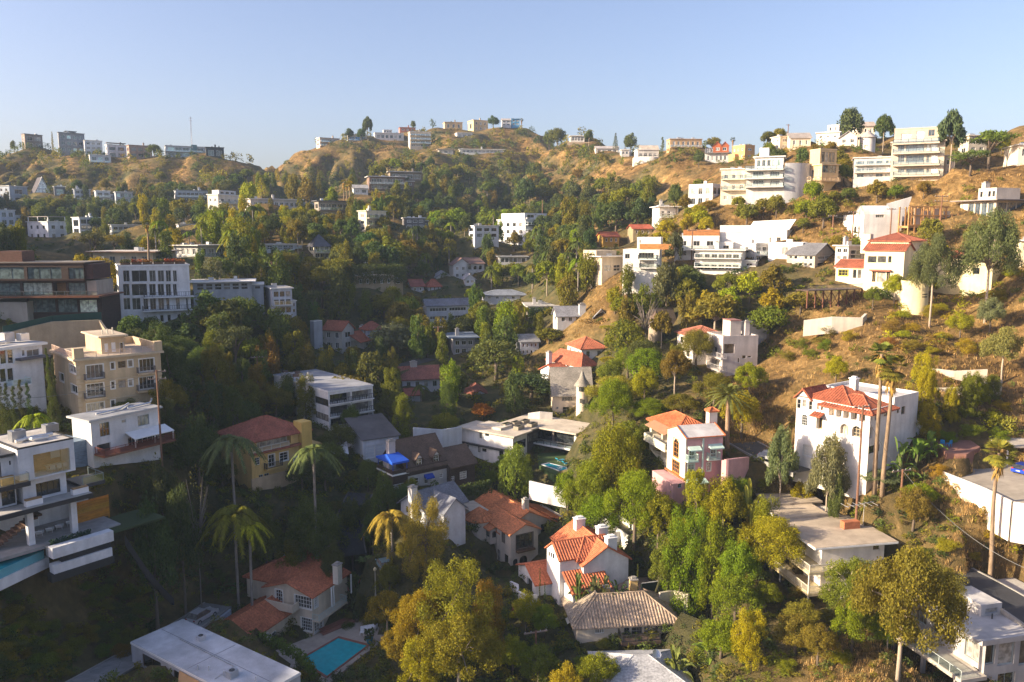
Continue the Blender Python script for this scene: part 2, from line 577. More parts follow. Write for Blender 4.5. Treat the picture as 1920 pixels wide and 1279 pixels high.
class House:
 def __init__(s,name,label,xc,yb,yt,D,phi,xl=None,xr=None,wl=8.0,wr=8.0,c=WHITE,cat='house',found=4.0,mat='stucco',main=True,ctrl=True,group=None,clear=True):
  s.D=D
  s.C=at(xc,yb,D)
  s.psi=R(phi) - math.atan2(s.C.x,s.C.y)
  s.c_,s.s_=math.cos(s.psi),math.sin(s.psi)
  s.root=empty(name,s.C,s.psi)
  tag(s.root,label,cat,group)
  s.label=label
  s.zg=0.0
  s.o=s.loc(CAM)
  s.H=at(xc,yt,D).z - s.C.z
  ym=(yb+yt)/2
  s.A=s.onR(xr,ym,0)[0] if xr is not None else wr
  s.B=s.onL(xl,ym,0)[0] if xl is not None else wl
  s.A=clipu(s.A,1.5,60); s.B=clipu(s.B,1.5,60)
  s.blocks,s.found,s.c=[],found,c
  s.xspan=(xl if xl is not None else xc,xr if xr is not None else xc)
  if main:
   s.m=s.block(0,s.A,0,s.B,-found,s.H,c,mat)
  if ctrl:
   CTRL.append((s.C.x,s.C.y,s.C.z))
   P=s.wld(s.A*0.6,s.B*0.7,0)
   CTRL.append((P.x,P.y,s.C.z+1.0))
  HOUSES.append(s)
  s.cl=clear
 def loc(s,P):
  q=Vector(P) - s.C
  return Vector((q.x*s.c_+q.y*s.s_,-q.x*s.s_+q.y*s.c_,q.z))
 def wld(s,a,b,z):
  return Vector((s.C.x+a*s.c_ - b*s.s_,s.C.y+a*s.s_+b*s.c_,s.C.z+z))
 def _d(s,px,py):
  d=ray(px,py)
  return Vector((d.x*s.c_+d.y*s.s_,-d.x*s.s_+d.y*s.c_,d.z))
 def onR(s,px,py,b=0.0):
  d=s._d(px,py); t=(b - s.o.y)/d.y
  return s.o.x+t*d.x,s.o.z+t*d.z
 def onL(s,px,py,a=0.0):
  d=s._d(px,py); t=(a - s.o.x)/d.x
  return s.o.y+t*d.y,s.o.z+t*d.z
 def onZ(s,px,py,z=0.0):
  d=s._d(px,py); t=(z - s.o.z)/d.z
  return s.o.x+t*d.x,s.o.y+t*d.y
 def block(s,a0,a1,b0,b1,z0,z1,c=None,mat='stucco',top=True):
  b=Block(s,min(a0,a1),max(a0,a1),min(b0,b1),max(b0,b1),z0,z1,c or s.c,mat,top)
  s.blocks.append(b)
  return b
 def box(s,name,a0,a1,b0,b1,z0,z1,mat='paint',c=WHITE,parent=None):
  return obj(name,MB().box(a0,a1,b0,b1,z0,z1),mat,c,parent or s.root)
 def poly(s,name,faces,mat='paint',c=WHITE,parent=None):
  mb=MB()
  for f in faces: mb.quad(*f)
  return obj(name,mb,mat,c,parent or s.root)
 # ---- roofs
 def flat(s,B,over=0.25,th=0.22,c=ROOFG,edge=None,para=0.0,mat='gravel',side=None):
  z=B.z1+0.004
  if para:
   t=0.22
   mb=MB()
   a0,a1,b0,b1=B.a0 - 0.004,B.a1+0.004,B.b0 - 0.004,B.b1+0.004
   mb.box(a0,a1,b0,b0+t,z,z+para).box(a0,a1,b1 - t,b1,z,z+para)
   mb.box(a0,a0+t,b0+t,b1 - t,z,z+para).box(a1 - t,a1,b0+t,b1 - t,z,z+para)
   obj('parapet',mb,'stucco',edge or B.c,s.root)
   obj('roof',MB().box(a0+t,a1 - t,b0+t,b1 - t,z,z+0.08),mat,c,s.root)
  else:
   a0,a1,b0,b1=B.a0 - over,B.a1+over,B.b0 - over,B.b1+over
   mb=MB()
   obj('fascia',MB().box(a0,a1,b0,b1,z,z+th),'paint',edge or WHITE,s.root)
   obj('roof',MB().box(a0+.06,a1 - .06,b0+.06,b1 - .06,z+th+.004,z+th+0.05),mat,c,s.root)
 def pitched(s,a0,a1,b0,b1,z,h,kind='gable',axis='a',over=0.45,c=RED,mat='tile',wallc=None,bars=None,fc=WHITE,th=0.18):
  if bars is None: bars=mat == 'tile' and s.D < 215
  A0,A1,B0,B1=a0 - over,a1+over,b0 - over,b1+over
  zb=z - h*over/(((b1 - b0) if axis == 'a' else (a1 - a0))/2)
  zt=z+h
  if axis == 'a':
   bm=(B0+B1)/2
   off=min((B1 - B0)/2,(A1 - A0)/2 - 0.05) if kind == 'hip' else 0.0
   r0,r1=(A0+off,bm,zt),(A1 - off,bm,zt)
   c00,c10,c11,c01=(A0,B0,zb),(A1,B0,zb),(A1,B1,zb),(A0,B1,zb)
   planes=[[c00,c10,r1,r0],[c11,c01,r0,r1]]
   ends=[[c01,c00,r0],[c10,c11,r1]]
  else:
   am=(A0+A1)/2
   off=min((A1 - A0)/2,(B1 - B0)/2 - 0.05) if kind == 'hip' else 0.0
   r0,r1=(am,B0+off,zt),(am,B1 - off,zt)
   c00,c10,c11,c01=(A0,B0,zb),(A1,B0,zb),(A1,B1,zb),(A0,B1,zb)
   planes=[[c01,c00,r0,r1],[c10,c11,r1,r0]]
   ends=[[c00,c10,r0],[c11,c01,r1]]
  mb=MB()
  dn=lambda p: (p[0],p[1],p[2] - th)
  if kind == 'hip':
   planes += ends
   for p in planes: mb.quad(*p)
   ring=[c00,c10,c11,c01]
   for i in range(4):
    p,q=ring[i],ring[(i+1) % 4]
    mb.quad(p,q,dn(q),dn(p))
   mb.quad(dn(c01),dn(c11),dn(c10),dn(c00))
  else:
   for p in planes:
    mb.quad(*p)
    mb.quad(*[dn(q) for q in reversed(p)])
    for i in range(4):
     mb.quad(p[i],p[(i+1) % 4],dn(p[(i+1) % 4]),dn(p[i]))
   ws=[]
   if axis == 'a':
    for aa in (a0+0.003,a1 - 0.003): ws.append(((aa,b0,z - 0.01),(aa,b1,z - 0.01),(aa,(b0+b1)/2,zt - th - 0.02)))
   else:
    for bb in (b0+0.003,b1 - 0.003): ws.append(((a0,bb,z - 0.01),(a1,bb,z - 0.01),((a0+a1)/2,bb,zt - th - 0.02)))
   for q in ws: obj('gable_wall',MB().quad(*q),'stucco',wallc or s.c,s.root)
  if bars:
   for p in planes: plane_bars(mb,p,0.42,0.065)
  ro=obj('roof',mb,mat,c,s.root)
  cap=MB()
  if kind == 'hip':
   if axis == 'a': segs=[(r0,r1),(c00,r0),(c01,r0),(c10,r1),(c11,r1)]
   else: segs=[(r0,r1),(c00,r0),(c10,r0),(c01,r1),(c11,r1)]
  else:
   segs=[(r0,r1)]
  for p,q in segs:
   if (Vector(p) - Vector(q)).length > 0.2: cap.tube([p,q],0.13 if mat == 'tile' else 0.07,5)
  obj('ridge_cap',cap,mat,tuple(x*1.08 for x in c),ro)
  return ro
 def shed(s,name,pts,th=0.15,c=RED,mat='tile',bars=True):
  """one sloping plane: four corner points, eave first"""
  mb=MB()
  dn=[(p[0],p[1],p[2] - th) for p in pts]
  mb.quad(*pts); mb.quad(*reversed(dn))
  for i in range(len(pts)):
   j=(i+1) % len(pts)
   mb.quad(pts[i],pts[j],dn[j],dn[i])
  if bars and mat == 'tile': plane_bars(mb,pts,0.42,0.065)
  return obj(name,mb,mat,c,s.root)
 def chimney(s,a,b,z0,z1,w=0.9,d=0.7,c=None,cap=None):
  o=obj('chimney',MB().box(a - w/2,a+w/2,b - d/2,b+d/2,z0,z1),'stucco',c or s.c,s.root)
  obj('chimney_cap',MB().box(a - w/2 - .1,a+w/2+.1,b - d/2 - .1,b+d/2+.1,z1+.003,z1+.15).box(a - w*.3,a+w*.3,b - d*.3,b+d*.3,z1+.15,z1+.4),'paint',cap or (0.3,0.28,0.26),o)
  return o
 def unit(s,a,b,z,w=1.2,d=0.9,h=0.9,c=(0.5,0.5,0.5)):
  o=obj('air_conditioner',MB().box(a - w/2,a+w/2,b - d/2,b+d/2,z,z+h),'metal',c,s.root)
  obj('fan_grille',MB().lathe([(min(w,d)*.38,z+h+.004),(min(w,d)*.38,z+h+.05),(0.05,z+h+.06)],a,b,10),'metal',(0.1,0.1,0.1),o)
 # ---- balconies and railings
 def rail(s,pts,z,kind='bar',h=1.0,c=DARK,parent=None):
  mb=MB()
  near=s.D < 150
  t=0.025 if s.D < 150 else 0.05
  for (p,q) in zip(pts[:-1],pts[1:]):
   P,Q=Vector((p[0],p[1],0)),Vector((q[0],q[1],0))
   L=(Q - P).length
   if L < 0.1: continue
   d=(Q - P)/L
   nn=Vector((-d.y,d.x,0))*t
   def seg(u0,u1,z0,z1,k=1.0):
    A_,B_=P+d*u0,P+d*u1
    w=nn*k
    n=len(mb.v)
    for (X,zz) in ((A_,z0),(B_,z0),(B_,z1),(A_,z1)):
     mb.v.append((X.x - w.x,X.y - w.y,zz))
    for (X,zz) in ((A_,z0),(B_,z0),(B_,z1),(A_,z1)):
     mb.v.append((X.x+w.x,X.y+w.y,zz))
    mb.f.extend([(n,n+1,n+2,n+3),(n+4,n+7,n+6,n+5),(n,n+4,n+5,n+1),(n+1,n+5,n+6,n+2),(n+2,n+6,n+7,n+3),(n+3,n+7,n+4,n)])
   if kind == 'solid':
    seg(0,L,z,z+h,4.0)
    continue
   seg(0,L,z+h - 0.06,z+h,1.4)
   if kind == 'bar':
    seg(0,L,z+0.08,z+0.13)
    n=max(2,int(L/(0.16 if near else 0.5)))
    for i in range(n+1):
     u=(L - 0.04)*i/n
     seg(u,u+(0.03 if near else 0.06),z+0.13,z+h - 0.06,0.6)
   n=max(1,int(L/1.6))
   for i in range(n+1):
    u=(L - 0.08)*i/n
    seg(u,u+0.08,z,z+h)
  if not mb.v: return
  o=obj('railing',mb,'stucco' if kind == 'solid' else 'paint',c,parent or s.root)
  if kind == 'glass':
   gm=MB()
   for (p,q) in zip(pts[:-1],pts[1:]):
    gm.quad((p[0],p[1],z+0.05),(q[0],q[1],z+0.05),(q[0],q[1],z+h - 0.07),(p[0],p[1],z+h - 0.07))
   obj('glass_panel',gm,'clear_glass',(1,1,1),o)
 def balR(s,B,x0,x1,y,out=1.4,rail='bar',h=1.0,th=0.22,c=None,rc=DARK,ends=True):
  b=B.b0 - out
  a0,a1=s.onR(x0,y,b)[0],s.onR(x1,y,b)[0]
  z=s.onR((x0+x1)/2,y,b)[1]
  o=obj('balcony',MB().box(a0,a1,b,B.b0 - 0.003,z - th,z),'stucco',c or s.c,s.root)
  e=0.08
  if rail:
   p=[(a0+e,B.b0 - .01),(a0+e,b+e),(a1 - e,b+e),(a1 - e,B.b0 - .01)]
   s.rail(p if ends else p[1:3],z,rail,h,rc,o)
  return a0,a1,z
 def balL(s,B,x0,x1,y,out=1.4,rail='bar',h=1.0,th=0.22,c=None,rc=DARK,ends=True):
  a=B.a0 - out
  b1,b0=s.onL(x0,y,a)[0],s.onL(x1,y,a)[0]
  z=s.onL((x0+x1)/2,y,a)[1]
  o=obj('balcony',MB().box(a,B.a0 - 0.003,b0,b1,z - th,z),'stucco',c or s.c,s.root)
  e=0.08
  if rail:
   p=[(B.a0 - .01,b0+e),(a+e,b0+e),(a+e,b1 - e),(B.a0 - .01,b1 - e)]
   s.rail(p if ends else p[1:3],z,rail,h,rc,o)
  return b0,b1,z
 def awnR(s,B,x0,x1,y0,y1,out=0.9,c=(0.45,0.66,0.60),mat='fabric'):
  """awning on the R face: top edge at y0 on the wall, front edge at y1"""
  a0,z1=s.onR(x0,y0,B.b0); a1,z1b=s.onR(x1,y0,B.b0)
  z1=(z1+z1b)/2
  z0=s.onR((x0+x1)/2,y1,B.b0 - out)[1]
  f,w=B.b0 - out,B.b0 - 0.01
  return s.poly('awning',[[(a0,w,z1),(a1,w,z1),(a1,f,z0),(a0,f,z0)],[(a0,f,z0),(a1,f,z0),(a1,f,z0 - .2),(a0,f,z0 - .2)],[(a0,w,z1),(a0,f,z0),(a0,w,z0)],[(a1,w,z1),(a1,f,z0),(a1,w,z0)]],mat,c)
 def finish(s):
  for b in s.blocks: b.build()
def far(name,label,xl,xc,xr,yt,yb,D,phi,c=WHITE,wr=(3,2),wlw=(1,2),roof='flat',rc=ROOFG,edge=None,bal=None,wl=9.0,st=None,fu=0.7,fv=0.55,h=None,cat='house',group=None,over=0.4,found=6,para=0.0,axis='a',rail='glass',stl=None,rcol=(0.6,0.6,0.6),mat=None):
 """compact hillside house: one main volume, window grids, roof, optional balconies (fractions of the wall height)"""
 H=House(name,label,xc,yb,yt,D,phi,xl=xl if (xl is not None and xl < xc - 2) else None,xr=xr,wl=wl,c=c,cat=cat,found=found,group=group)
 st=dict(fc=WHITE) if st is None else st
 if wr: H.m.grid('R',wr[0],wr[1],fu=fu,fv=fv,**st)
 if wlw and xl is not None and xl < xc - 2: H.m.grid('L',wlw[0],wlw[1],fu=fu*0.85,fv=fv,**(stl or st))
 if roof == 'flat': H.flat(H.m,over=over,c=rc,edge=edge,para=para)
 elif roof in ('gable','hip'):
  H.pitched(0,H.A,0,H.B,H.H,h or 1.6,roof,axis,c=rc,mat=mat or ('tile' if rc[0] > rc[2]*2.5 else 'shingle'))
 r=random.Random(label)
 if roof == 'flat':
  for _ in range(r.randint(1,3)):
   w=r.uniform(.7,1.5); H.unit(r.uniform(1.2,max(1.3,H.A - 1.2)),r.uniform(2,max(2.1,min(H.B,9) - 1.5)),H.H+.2,w,w*.8,r.uniform(.5,1.1),(r.uniform(.3,.7),)*3)
  if r.random() < .4: H.chimney(r.uniform(.2,.8)*H.A,3,H.H,H.H+1.9,.9,.7)
  if D < 460 and r.random() < .7:
   w=H.A*r.uniform(.18,.32); k=r.uniform(.5,.78); tn=r.uniform(.82,1.0)
   b=H.block(H.A+.003,H.A+w,r.uniform(.6,2.5),min(H.B,9),-found,H.H*k,tuple(v*tn for v in c))
   b.grid('R',1,2 if H.H > 5 else 1,fu=.5,fv=.5,**st); H.flat(b,over=.2,th=.18,c=rc,edge=edge)
  if r.random() < .55: H.box('trim_band',-.04,H.A+.04,-.1,-.003,H.H*.5 - .1,H.H*.5+.1,'paint',tuple(v*.8 for v in c))
 for q in (bal or []):
  zz=H.H*q
  o=obj('balcony',MB().box(0.1,H.A - 0.1,-1.5,-0.004,zz - 0.22,zz),'stucco',c,H.root)
  H.rail([(0.2,-0.02),(0.2,-1.42),(H.A - 0.2,-1.42),(H.A - 0.2,-0.02)],zz,rail,1.0,rcol,o)
 return H
def phR(px,py,m):
 k=(py - 435.0)/F; x=(px - 960.0)/F
 return math.degrees(math.atan(m/(m*x - k))+math.atan(x))
MINT=(0.50,0.66,0.58)
PINK=(0.62,0.35,0.355)
TAN=(0.60,0.46,0.28)
WF=dict(fc=WHITE,nx=3,nz=3)
# ================================================================== foreground houses
def pool_house():
 H=House('pool_villa','cream two-storey villa with red tile roofs beside the large turquoise pool',587.5,1192,1116,110,52,xl=501,xr=653,c=(0.70,0.59,0.45))
 m=H.m
 A,B,Z=H.A,H.B,H.H
 m.l([(517,1106,530,1133)],arch=True,nx=3,nz=4,surround=.12)
 m.l([(553,1118,584,1140)],nx=6,nz=3,surround=.1)
 m.l([(565,1159,585,1183)],nx=6,nz=4,surround=.1)
 m.r([(589,1120,596,1139),(589,1157,606,1182)],nx=3,nz=4,surround=.1)
 m.r([(601,1113,646,1141)],rec=1.8,nx=3,nz=1,name='loggia')
 m.r([(618,1146,630,1168),(635,1141,643,1162)],nx=2,nz=4)
 H.balR(m,598,652,1147,out=1.3,rail='bar',rc=(0.5,0.55,0.5))
 for q in (0.36,0.42,0.93):
  obj('column',MB().lathe([(0.16,Z - 3.0),(0.12,Z - 2.9),(0.12,Z - 0.15),(0.17,Z - 0.02)],A*q,-1.15,8),'stucco',WHITE,H.root,True)
 pk=H.onL(545,1091,0)[1]
 H.pitched(0,A,0,B,Z,max(1.4,pk - Z),'gable','a',over=0.5)
 zb=H.onL(523,1138,-1.2)[1]
 b0,b1=H.onL(552,1140,-1.2)[0],H.onL(499,1130,-1.2)[0]
 o=H.box('balcony',-1.6,-0.004,b0,b1,zb - 0.3,zb,'stucco',H.c)
 H.rail([(-0.1,b0+.1),(-1.5,b0+.1),(-1.5,b1 - .1),(-0.1,b1 - .1)],zb,'solid',0.9,H.c,o)
 r=H.block(1.5,A+5.0,B*0.55,B+5.0,-4,Z+0.2)
 H.pitched(1.5,A+5.0,B*0.55,B+5.0,Z+0.2,2.1,'hip','a')
 wz=H.onR(690,1117,1.0)[1]
 w1=H.onR(728,1117,1.0)[0]
 w=H.block(A+0.003,w1,1.0,7.0,-4,wz)
 w.r([(653,1126,668,1156)],arch=True,nx=4,nz=6,surround=.12)
 w.r([(676,1128,690,1156)],nx=2,nz=4)
 H.pitched(A+0.5,w1,1.0,7.0,wz,1.7,'gable','a')
 H.chimney(A+4.0,3.9,wz+1.0,wz+4.2,c=(0.62,0.55,0.47))
 ca,cb=H.onZ(633,1086,Z+0.9)
 H.chimney(ca,cb,Z+0.3,Z+3.2,1.1,0.9,c=(0.72,0.66,0.56))
 ga,gb=H.onZ(463,1247,-0.4)
 gz=H.onL(463,1200,ga)[1]
 gw=H.onL(391,1200,ga)[0]
 gx=H.onR(556,1170,gb)[0]
 W=H.block(ga,gx,gb,gw,-6,gz)
 W.r([(480,1195,490,1225),(491.5,1190,503,1222),(505,1187,517,1213)],nx=2,nz=4,surround=.1)
 H.pitched(ga,gx,gb,gw,gz,1.5,'gable','a',over=0.5)
 dish(H,ga - 0.3,gb+1.0,gz+0.2)
 sa,sb=A+2.4,B*0.55+6.0
 H.box('skylight',A*.7,A*.7+1.6,B+1.4,B+2.8,Z+1.5,Z+2.1,'paint',(0.75,0.8,0.85))
 return H
def dish(H,a,b,z,r=0.42):
 mb=MB().tube([(a,b,z - 0.5),(a,b,z)],0.04,5)
 n=len(mb.v)
 mb2=MB().lathe([(0.02,0.0),(r*.5,0.05),(r,0.2)],0,0,12)
 M=Matrix.Translation((a,b,z)) @ Matrix.Rotation(R(35),4,'X') @ Matrix.Rotation(R(20),4,'Y')
 mb.v.extend(tuple(M @ Vector(p)) for p in mb2.v)
 mb.f.extend(tuple(i+n for i in f) for f in mb2.f)
 return obj('satellite_dish',mb,'metal',(0.7,0.7,0.7),H.root)
HP=pool_house()
def beige_house():
 T=(0.40,0.30,0.215)
 H=House('beige_tile_house','cream single-storey house under a weathered beige barrel-tile roof with two tan chimneys',1082,1209,1169,100,12,xl=1034,xr=1266,c=(0.66,0.57,0.46))
 m=H.m
 A,B,Z=H.A,12.5,H.H
 H.blocks.remove(m)
 m=H.block(0,A,0,7.0,-5,Z)
 m.r([(1115.5,1171,1133,1188)],nx=4,nz=2)
 m.r([(1170,1166,1181,1196),(1184,1165,1204.5,1195),(1207.5,1164,1218,1193)],nx=2,nz=5,fc=(0.3,0.32,0.33))
 H.balR(m,1166,1240,1203,out=2.2,rail='bar',th=.5,c=(0.12,0.08,0.06))
 l=H.block(-0.002,6.0,7.0,B,-5,Z)
 l.l([(1045,1131,1052,1156)],nx=1,nz=2,fc=DARK)
 m.l([(1064,1158,1072,1180)],nx=1,nz=2,fc=DARK)
 H.pitched(0,A,0,7.0,Z,2.3,'hip','a',over=0.7,c=T)
 H.pitched(0,6.6,0.6,B,Z+0.12,2.3,'hip','b',over=0.7,c=(0.36,0.29,0.215))
 for (b,y) in ((2.2,0),(8.0,0)):
  H.poly('awning',[[(-0.01,b,Z - 0.6),(-0.01,b+1.6,Z - 0.6),(-0.9,b+1.6,Z - 1.2),(-0.9,b,Z - 1.2)]],'fabric',(0.62,0.55,0.42))
 r=H.block(A - 8.5,A,7.0,13.0,-5,Z - 0.2)
 H.pitched(A - 8.5,A,6.0,13.0,Z - 0.2,1.5,'hip','b',over=0.6,c=(0.38,0.27,0.2))
 f=H.block(6.0,A - 8.5,7.0,13.0,-5,Z+0.1)
 H.flat(f,0.0,0.1,c=(0.36,0.31,0.27))
 ca,cb=H.onZ(1137,1124,Z+0.9)
 H.chimney(ca,cb,Z,Z+2.7,0.85,0.8,c=(0.62,0.42,0.17))
 ca,cb=H.onZ(1187,1115,Z+0.6)
 H.chimney(ca,cb,Z,Z+2.9,1.0,0.9,c=(0.62,0.42,0.17))
 dish(H,9.0,8.0,Z+1.2,0.6)
 H.box('skylight',7.0,7.9,8.6,9.6,Z+.3,Z+.45,'paint',DARK)
 return H
HB=beige_house()
def turret_house():
 T=(0.60,0.215,0.085)
 H=House('turret_villa','grey-cream villa with round turret, arched windows and orange tile roofs',957.5,1074,1000,124,30,xl=932,xr=1008.7,c=(0.66,0.58,0.49))
 A,B,Z=H.A,H.B,H.H
 m=H.m
 BR=dict(fc=(0.11,0.075,0.055))
 m.l([(940,997,947,1018),(931,1030,938,1060),(946,1040,953,1067)],nx=1,nz=1,**BR)
 m.r([(968,1001,999,1027)],nx=4,nz=2,surround=.12,**BR)
 m.r([(962,1048,971,1072),(974,1042,989,1071)],arch=True,nx=2,nz=2,**BR)
 H.box('window_box',H.onR(967,1030,0)[0],H.onR(1000,1030,0)[0],-0.7,-0.004,H.onR(983,1032,0)[1],H.onR(983,1029,0)[1],'wood',BROWN)
 pk=H.onR(983.7,985,0)[1]
 H.pitched(0,A,0,max(B,6)+3.5,Z,max(pk - Z,1.2),'gable','b',over=0.4,c=T)
 bk=4.0
 a1,ez=H.onR(1038.7,975,bk)
 ap,rz=H.onR(990,957,bk)
 a0=max(2*ap - a1,-1.0)
 M2=H.block(a0,a1,bk,bk+13,-4,ez)
 M2.r([(1014,982,1031,1000)],nx=2,nz=2,**BR)
 M2.r([(1009.5,1016,1026,1039)],nx=3,nz=1,fc=(0.08,0.16,0.25))
 H.pitched(a0,a1,bk,bk+13,ez,rz - ez,'gable','b',over=0.45,c=T)
 a3=H.onR(1062,985,bk)[0]
 P=H.block(a1+.003,a3,bk+.4,bk+8,H.onR(1050,1012,bk)[1],ez - 0.1)
 P.r([(1041,976,1057,992)],rec=2.2,noframe=True,pane='stucco',pc=(0.4,0.35,0.3),name='porch_opening')
 H.shed('roof',[(a3+.5,bk - .2,ez - 0.5),(a3+.5,bk+8.5,ez - 0.5),(a1 - .8,bk+8.5,ez+0.75),(a1 - .8,bk - .2,ez+0.75)],c=T)
 U=H.block(a1+.003,a3 - 1,bk+2.0,bk+8,-4,H.onR(1050,1012,bk)[1] - .01)
 b0,b1=H.onL(919.5,1007,-1.0)[0],H.onL(900,1000,-1.0)[0]
 zt,zb=H.onL(919.5,993,-1.0)[1],H.onL(919.5,1021,-1.0)[1]
 bay=H.block(-1.0,1.5,b0,b1,zb,zt)
 bay.l([(902,988,908.5,1001),(911,993,917.5,1006)],arch=True,nx=1,fc=DARK)
 bay.r([(923,996,930,1008)],arch=True,nx=1,fc=DARK)
 H.shed('roof',[(-1.5,b0 - .4,zt),(-1.5,b1+.3,zt),(2.2,b1+.3,zt+1.5),(2.2,b0 - .4,zt+1.5)],c=T)
 body=H.block(0.3,a0+.2,b0 - 1,bk+12,-4,zt - .1)
 body.l([(904,1015,913,1040)],arch=True,nx=1,rec=.6,fc=DARK,pane='wood',pc=BROWN,name='entrance_door')
 t=H.loc(at(899,1056,131))
 tz=H.loc(at(899,970,131)).z
 rad=24.5*131/F
 obj('turret_wall',MB().lathe([(rad,-5),(rad,tz)],t.x,t.y,20),'stucco',H.c,H.root,True)
 tp=H.loc(at(902,950,131)).z
 mb=MB().lathe([(rad+.45,tz - .15),(rad+.45,tz),(0.05,tp)],t.x,t.y,20)
 for i in range(20):
  th=2*math.pi*(i+.5)/20
  mb.tube([(t.x+(rad+.45)*math.cos(th),t.y+(rad+.45)*math.sin(th),tz+.04),(t.x,t.y,tp+.02)],[0.13,0.03],4)
 obj('turret_roof',mb,'tile',T,H.root)
 fb=H.block(t.x,2.0,t.y,bk+13,-4,tz)
 for (px,py) in ((935,966),(958,951)):
  sa,sb=H.onZ(px,py,(ez+rz)/2)
  H.shed('skylight',[(sa - 1.0,sb - .8,(ez+rz)/2 - .1),(sa - 1.0,sb+.8,(ez+rz)/2 - .1),(sa+.8,sb+.8,(ez+rz)/2+.55),(sa+.8,sb - .8,(ez+rz)/2+.55)],c=(0.85,0.85,0.85),mat='paint',bars=False,th=.2)
 ca,cb=H.onZ(983,957,rz)
 H.chimney(ap+0.2,bk+1.2,rz - 1.2,rz+1.5,0.9,0.9,c=(0.66,0.6,0.52))
 return H
HT=turret_house()
def gables_house():
 T=(0.54,0.165,0.075)
 W=(0.74,0.73,0.72)
 H=House('gabled_villa','white stucco house with several red tile gables and a walled roof terrace',1005.5,1113,1094,110,22,xl=972,xr=1046,c=W)
 A,B,Z=H.A,H.B,H.H
 m=H.m
 m.l([(988,1085,998,1112)],rec=.3,noframe=True,pane='wood',pc=(0.03,0.03,0.03),name='garage_door')
 pk=H.onL(990,1059,0)[1]
 H.pitched(0,A+2,0,B,Z,max(1.5,pk - Z),'gable','a',over=.35,c=T)
 a2=2.4
 b0,b1=H.onL(1050,1040,a2)[0],H.onL(1025.5,1030,a2)[0]
 ez,rz=H.onL(1048,1046,a2)[1],H.onL(1036,1014,a2)[1]
 g2=H.block(a2,a2+7,b0,b1,-3,ez)
 g2.l([(1028.5,1034,1031,1043),(1032.5,1036,1035,1045),(1036.5,1038,1039.5,1048)],nx=1,fc=DARK)
 H.pitched(a2,a2+8,b0,b1,ez,max(1.2,rz - ez),'gable','a',over=.3,c=T)
 a3=5.2
 p0,p1=H.onL(1084.5,1050,a3)[0],H.onL(1056,1035,a3)[0]
 pz=H.onL(1084.5,1046,a3)[1]
 pa=H.onR(1136,1035,p0)[0]
 pv=H.block(a3,pa,p0,p1,-3,pz)
 pv.l([(1057.5,1031,1063,1049),(1065.5,1037,1075.5,1066),(1078,1045,1083,1065)],rec=.7,nx=1,fc=W)
 H.pitched(a3,pa,p0,p1,pz,2.0,'hip','a',over=.45,c=T)
 sk=H.onZ(1050,1090,0)
 H.shed('roof',[(A+.3,-1.5,Z - .6),(A+.3,3.5,Z - .2),(a3+.4,p1 - .3,pz - 2.6),(a3+.4,p0 - .2,pz - 2.8)],c=T)
 fr=H.block(a3 - 2.2,pa - 1,p0 - 3.2,p0 - .003,-4,pz - 3.4)
 fr.grid('R',3,1,.1,.9,.2,.9,.5,.7,fc=DARK)
 H.shed('roof',[(a3 - 2.6,p0 - 3.7,pz - 3.5),(pa - .6,p0 - 3.7,pz - 3.5),(pa - .6,p0 - .01,pz - 1.7),(a3 - 2.6,p0 - .01,pz - 1.7)],c=T)
 rb,rzz=H.onL(1106,998,9.2)
 q=H.block(5.6,12.8,rb - 5.5,rb+5.5,-3,rzz - 2.2)
 H.pitched(5.6,12.8,rb - 5.5,rb+5.5,rzz - 2.2,2.2,'gable','b',over=.4,c=T)
 for (px,py,hh) in ((1086,996,2.0),(1128,1009,1.7),(1145,1030,1.8)):
  ca,cb=H.onZ(px,py,rzz - 0.9)
  H.chimney(ca,cb,rzz - 2.5,rzz - 0.9+hh,1.5,1.1,c=W,cap=W)
 tb=7.0
 t0,t1=H.onR(1179,1030,tb)[0],H.onR(1212,1030,tb)[0]
 tz=H.onR(1179,1017,tb)[1]
 t=H.block(t0,t1,tb,tb+11,-5,tz)
 t.r([(1181,1027,1184.6,1033.5),(1186,1028,1189.3,1035.6),(1190.5,1030,1194.5,1037)],nx=1,fc=DARK)
 t.r([(1199.5,1025,1210.5,1046)],arch=True,nx=2,fc=DARK)
 H.flat(t,para=1.0,c=(0.30,0.27,0.17),edge=W)
 t2=H.block(t0 - 4.5,t0 - .003,tb+3,tb+11,-5,tz+.2)
 H.flat(t2,para=0.5,c=(0.5,0.48,0.45),edge=W)
 H.box('parapet',t1 - .6,t1+2.2,tb+.4,tb+.8,tz - 3,tz+1.7,'stucco',W)
 s0,s1=H.onR(1150,1025,3.0),H.onR(1205,1062,3.0)
 H.poly('sloping_wall',[[(s0[0],3.0,-4),(s1[0],3.0,-4),(s1[0],3.0,s1[1]),(s0[0],3.0,s0[1])],[(s0[0],3.4,-4),(s1[0],3.4,-4),(s1[0],3.4,s1[1]),(s0[0],3.4,s0[1])],[(s1[0],3.0,-4),(s1[0],3.4,-4),(s1[0],3.4,s1[1]),(s1[0],3.0,s1[1])]],'stucco',W)
 H.poly('coping',[[(s0[0],2.9,s0[1]+.02),(s1[0]+.1,2.9,s1[1]+.02),(s1[0]+.1,3.5,s1[1]+.02),(s0[0],3.5,s0[1]+.02)],[(s0[0],2.9,s0[1] - .15),(s1[0]+.1,2.9,s1[1] - .15),(s1[0]+.1,2.9,s1[1]+.02),(s0[0],2.9,s0[1]+.02)]],'tile',T)
 w=H.block(s0[0] - 3,s1[0] - 2,3.6,tb - .01,-5,s1[1]+.3)
 return H
HG=gables_house()
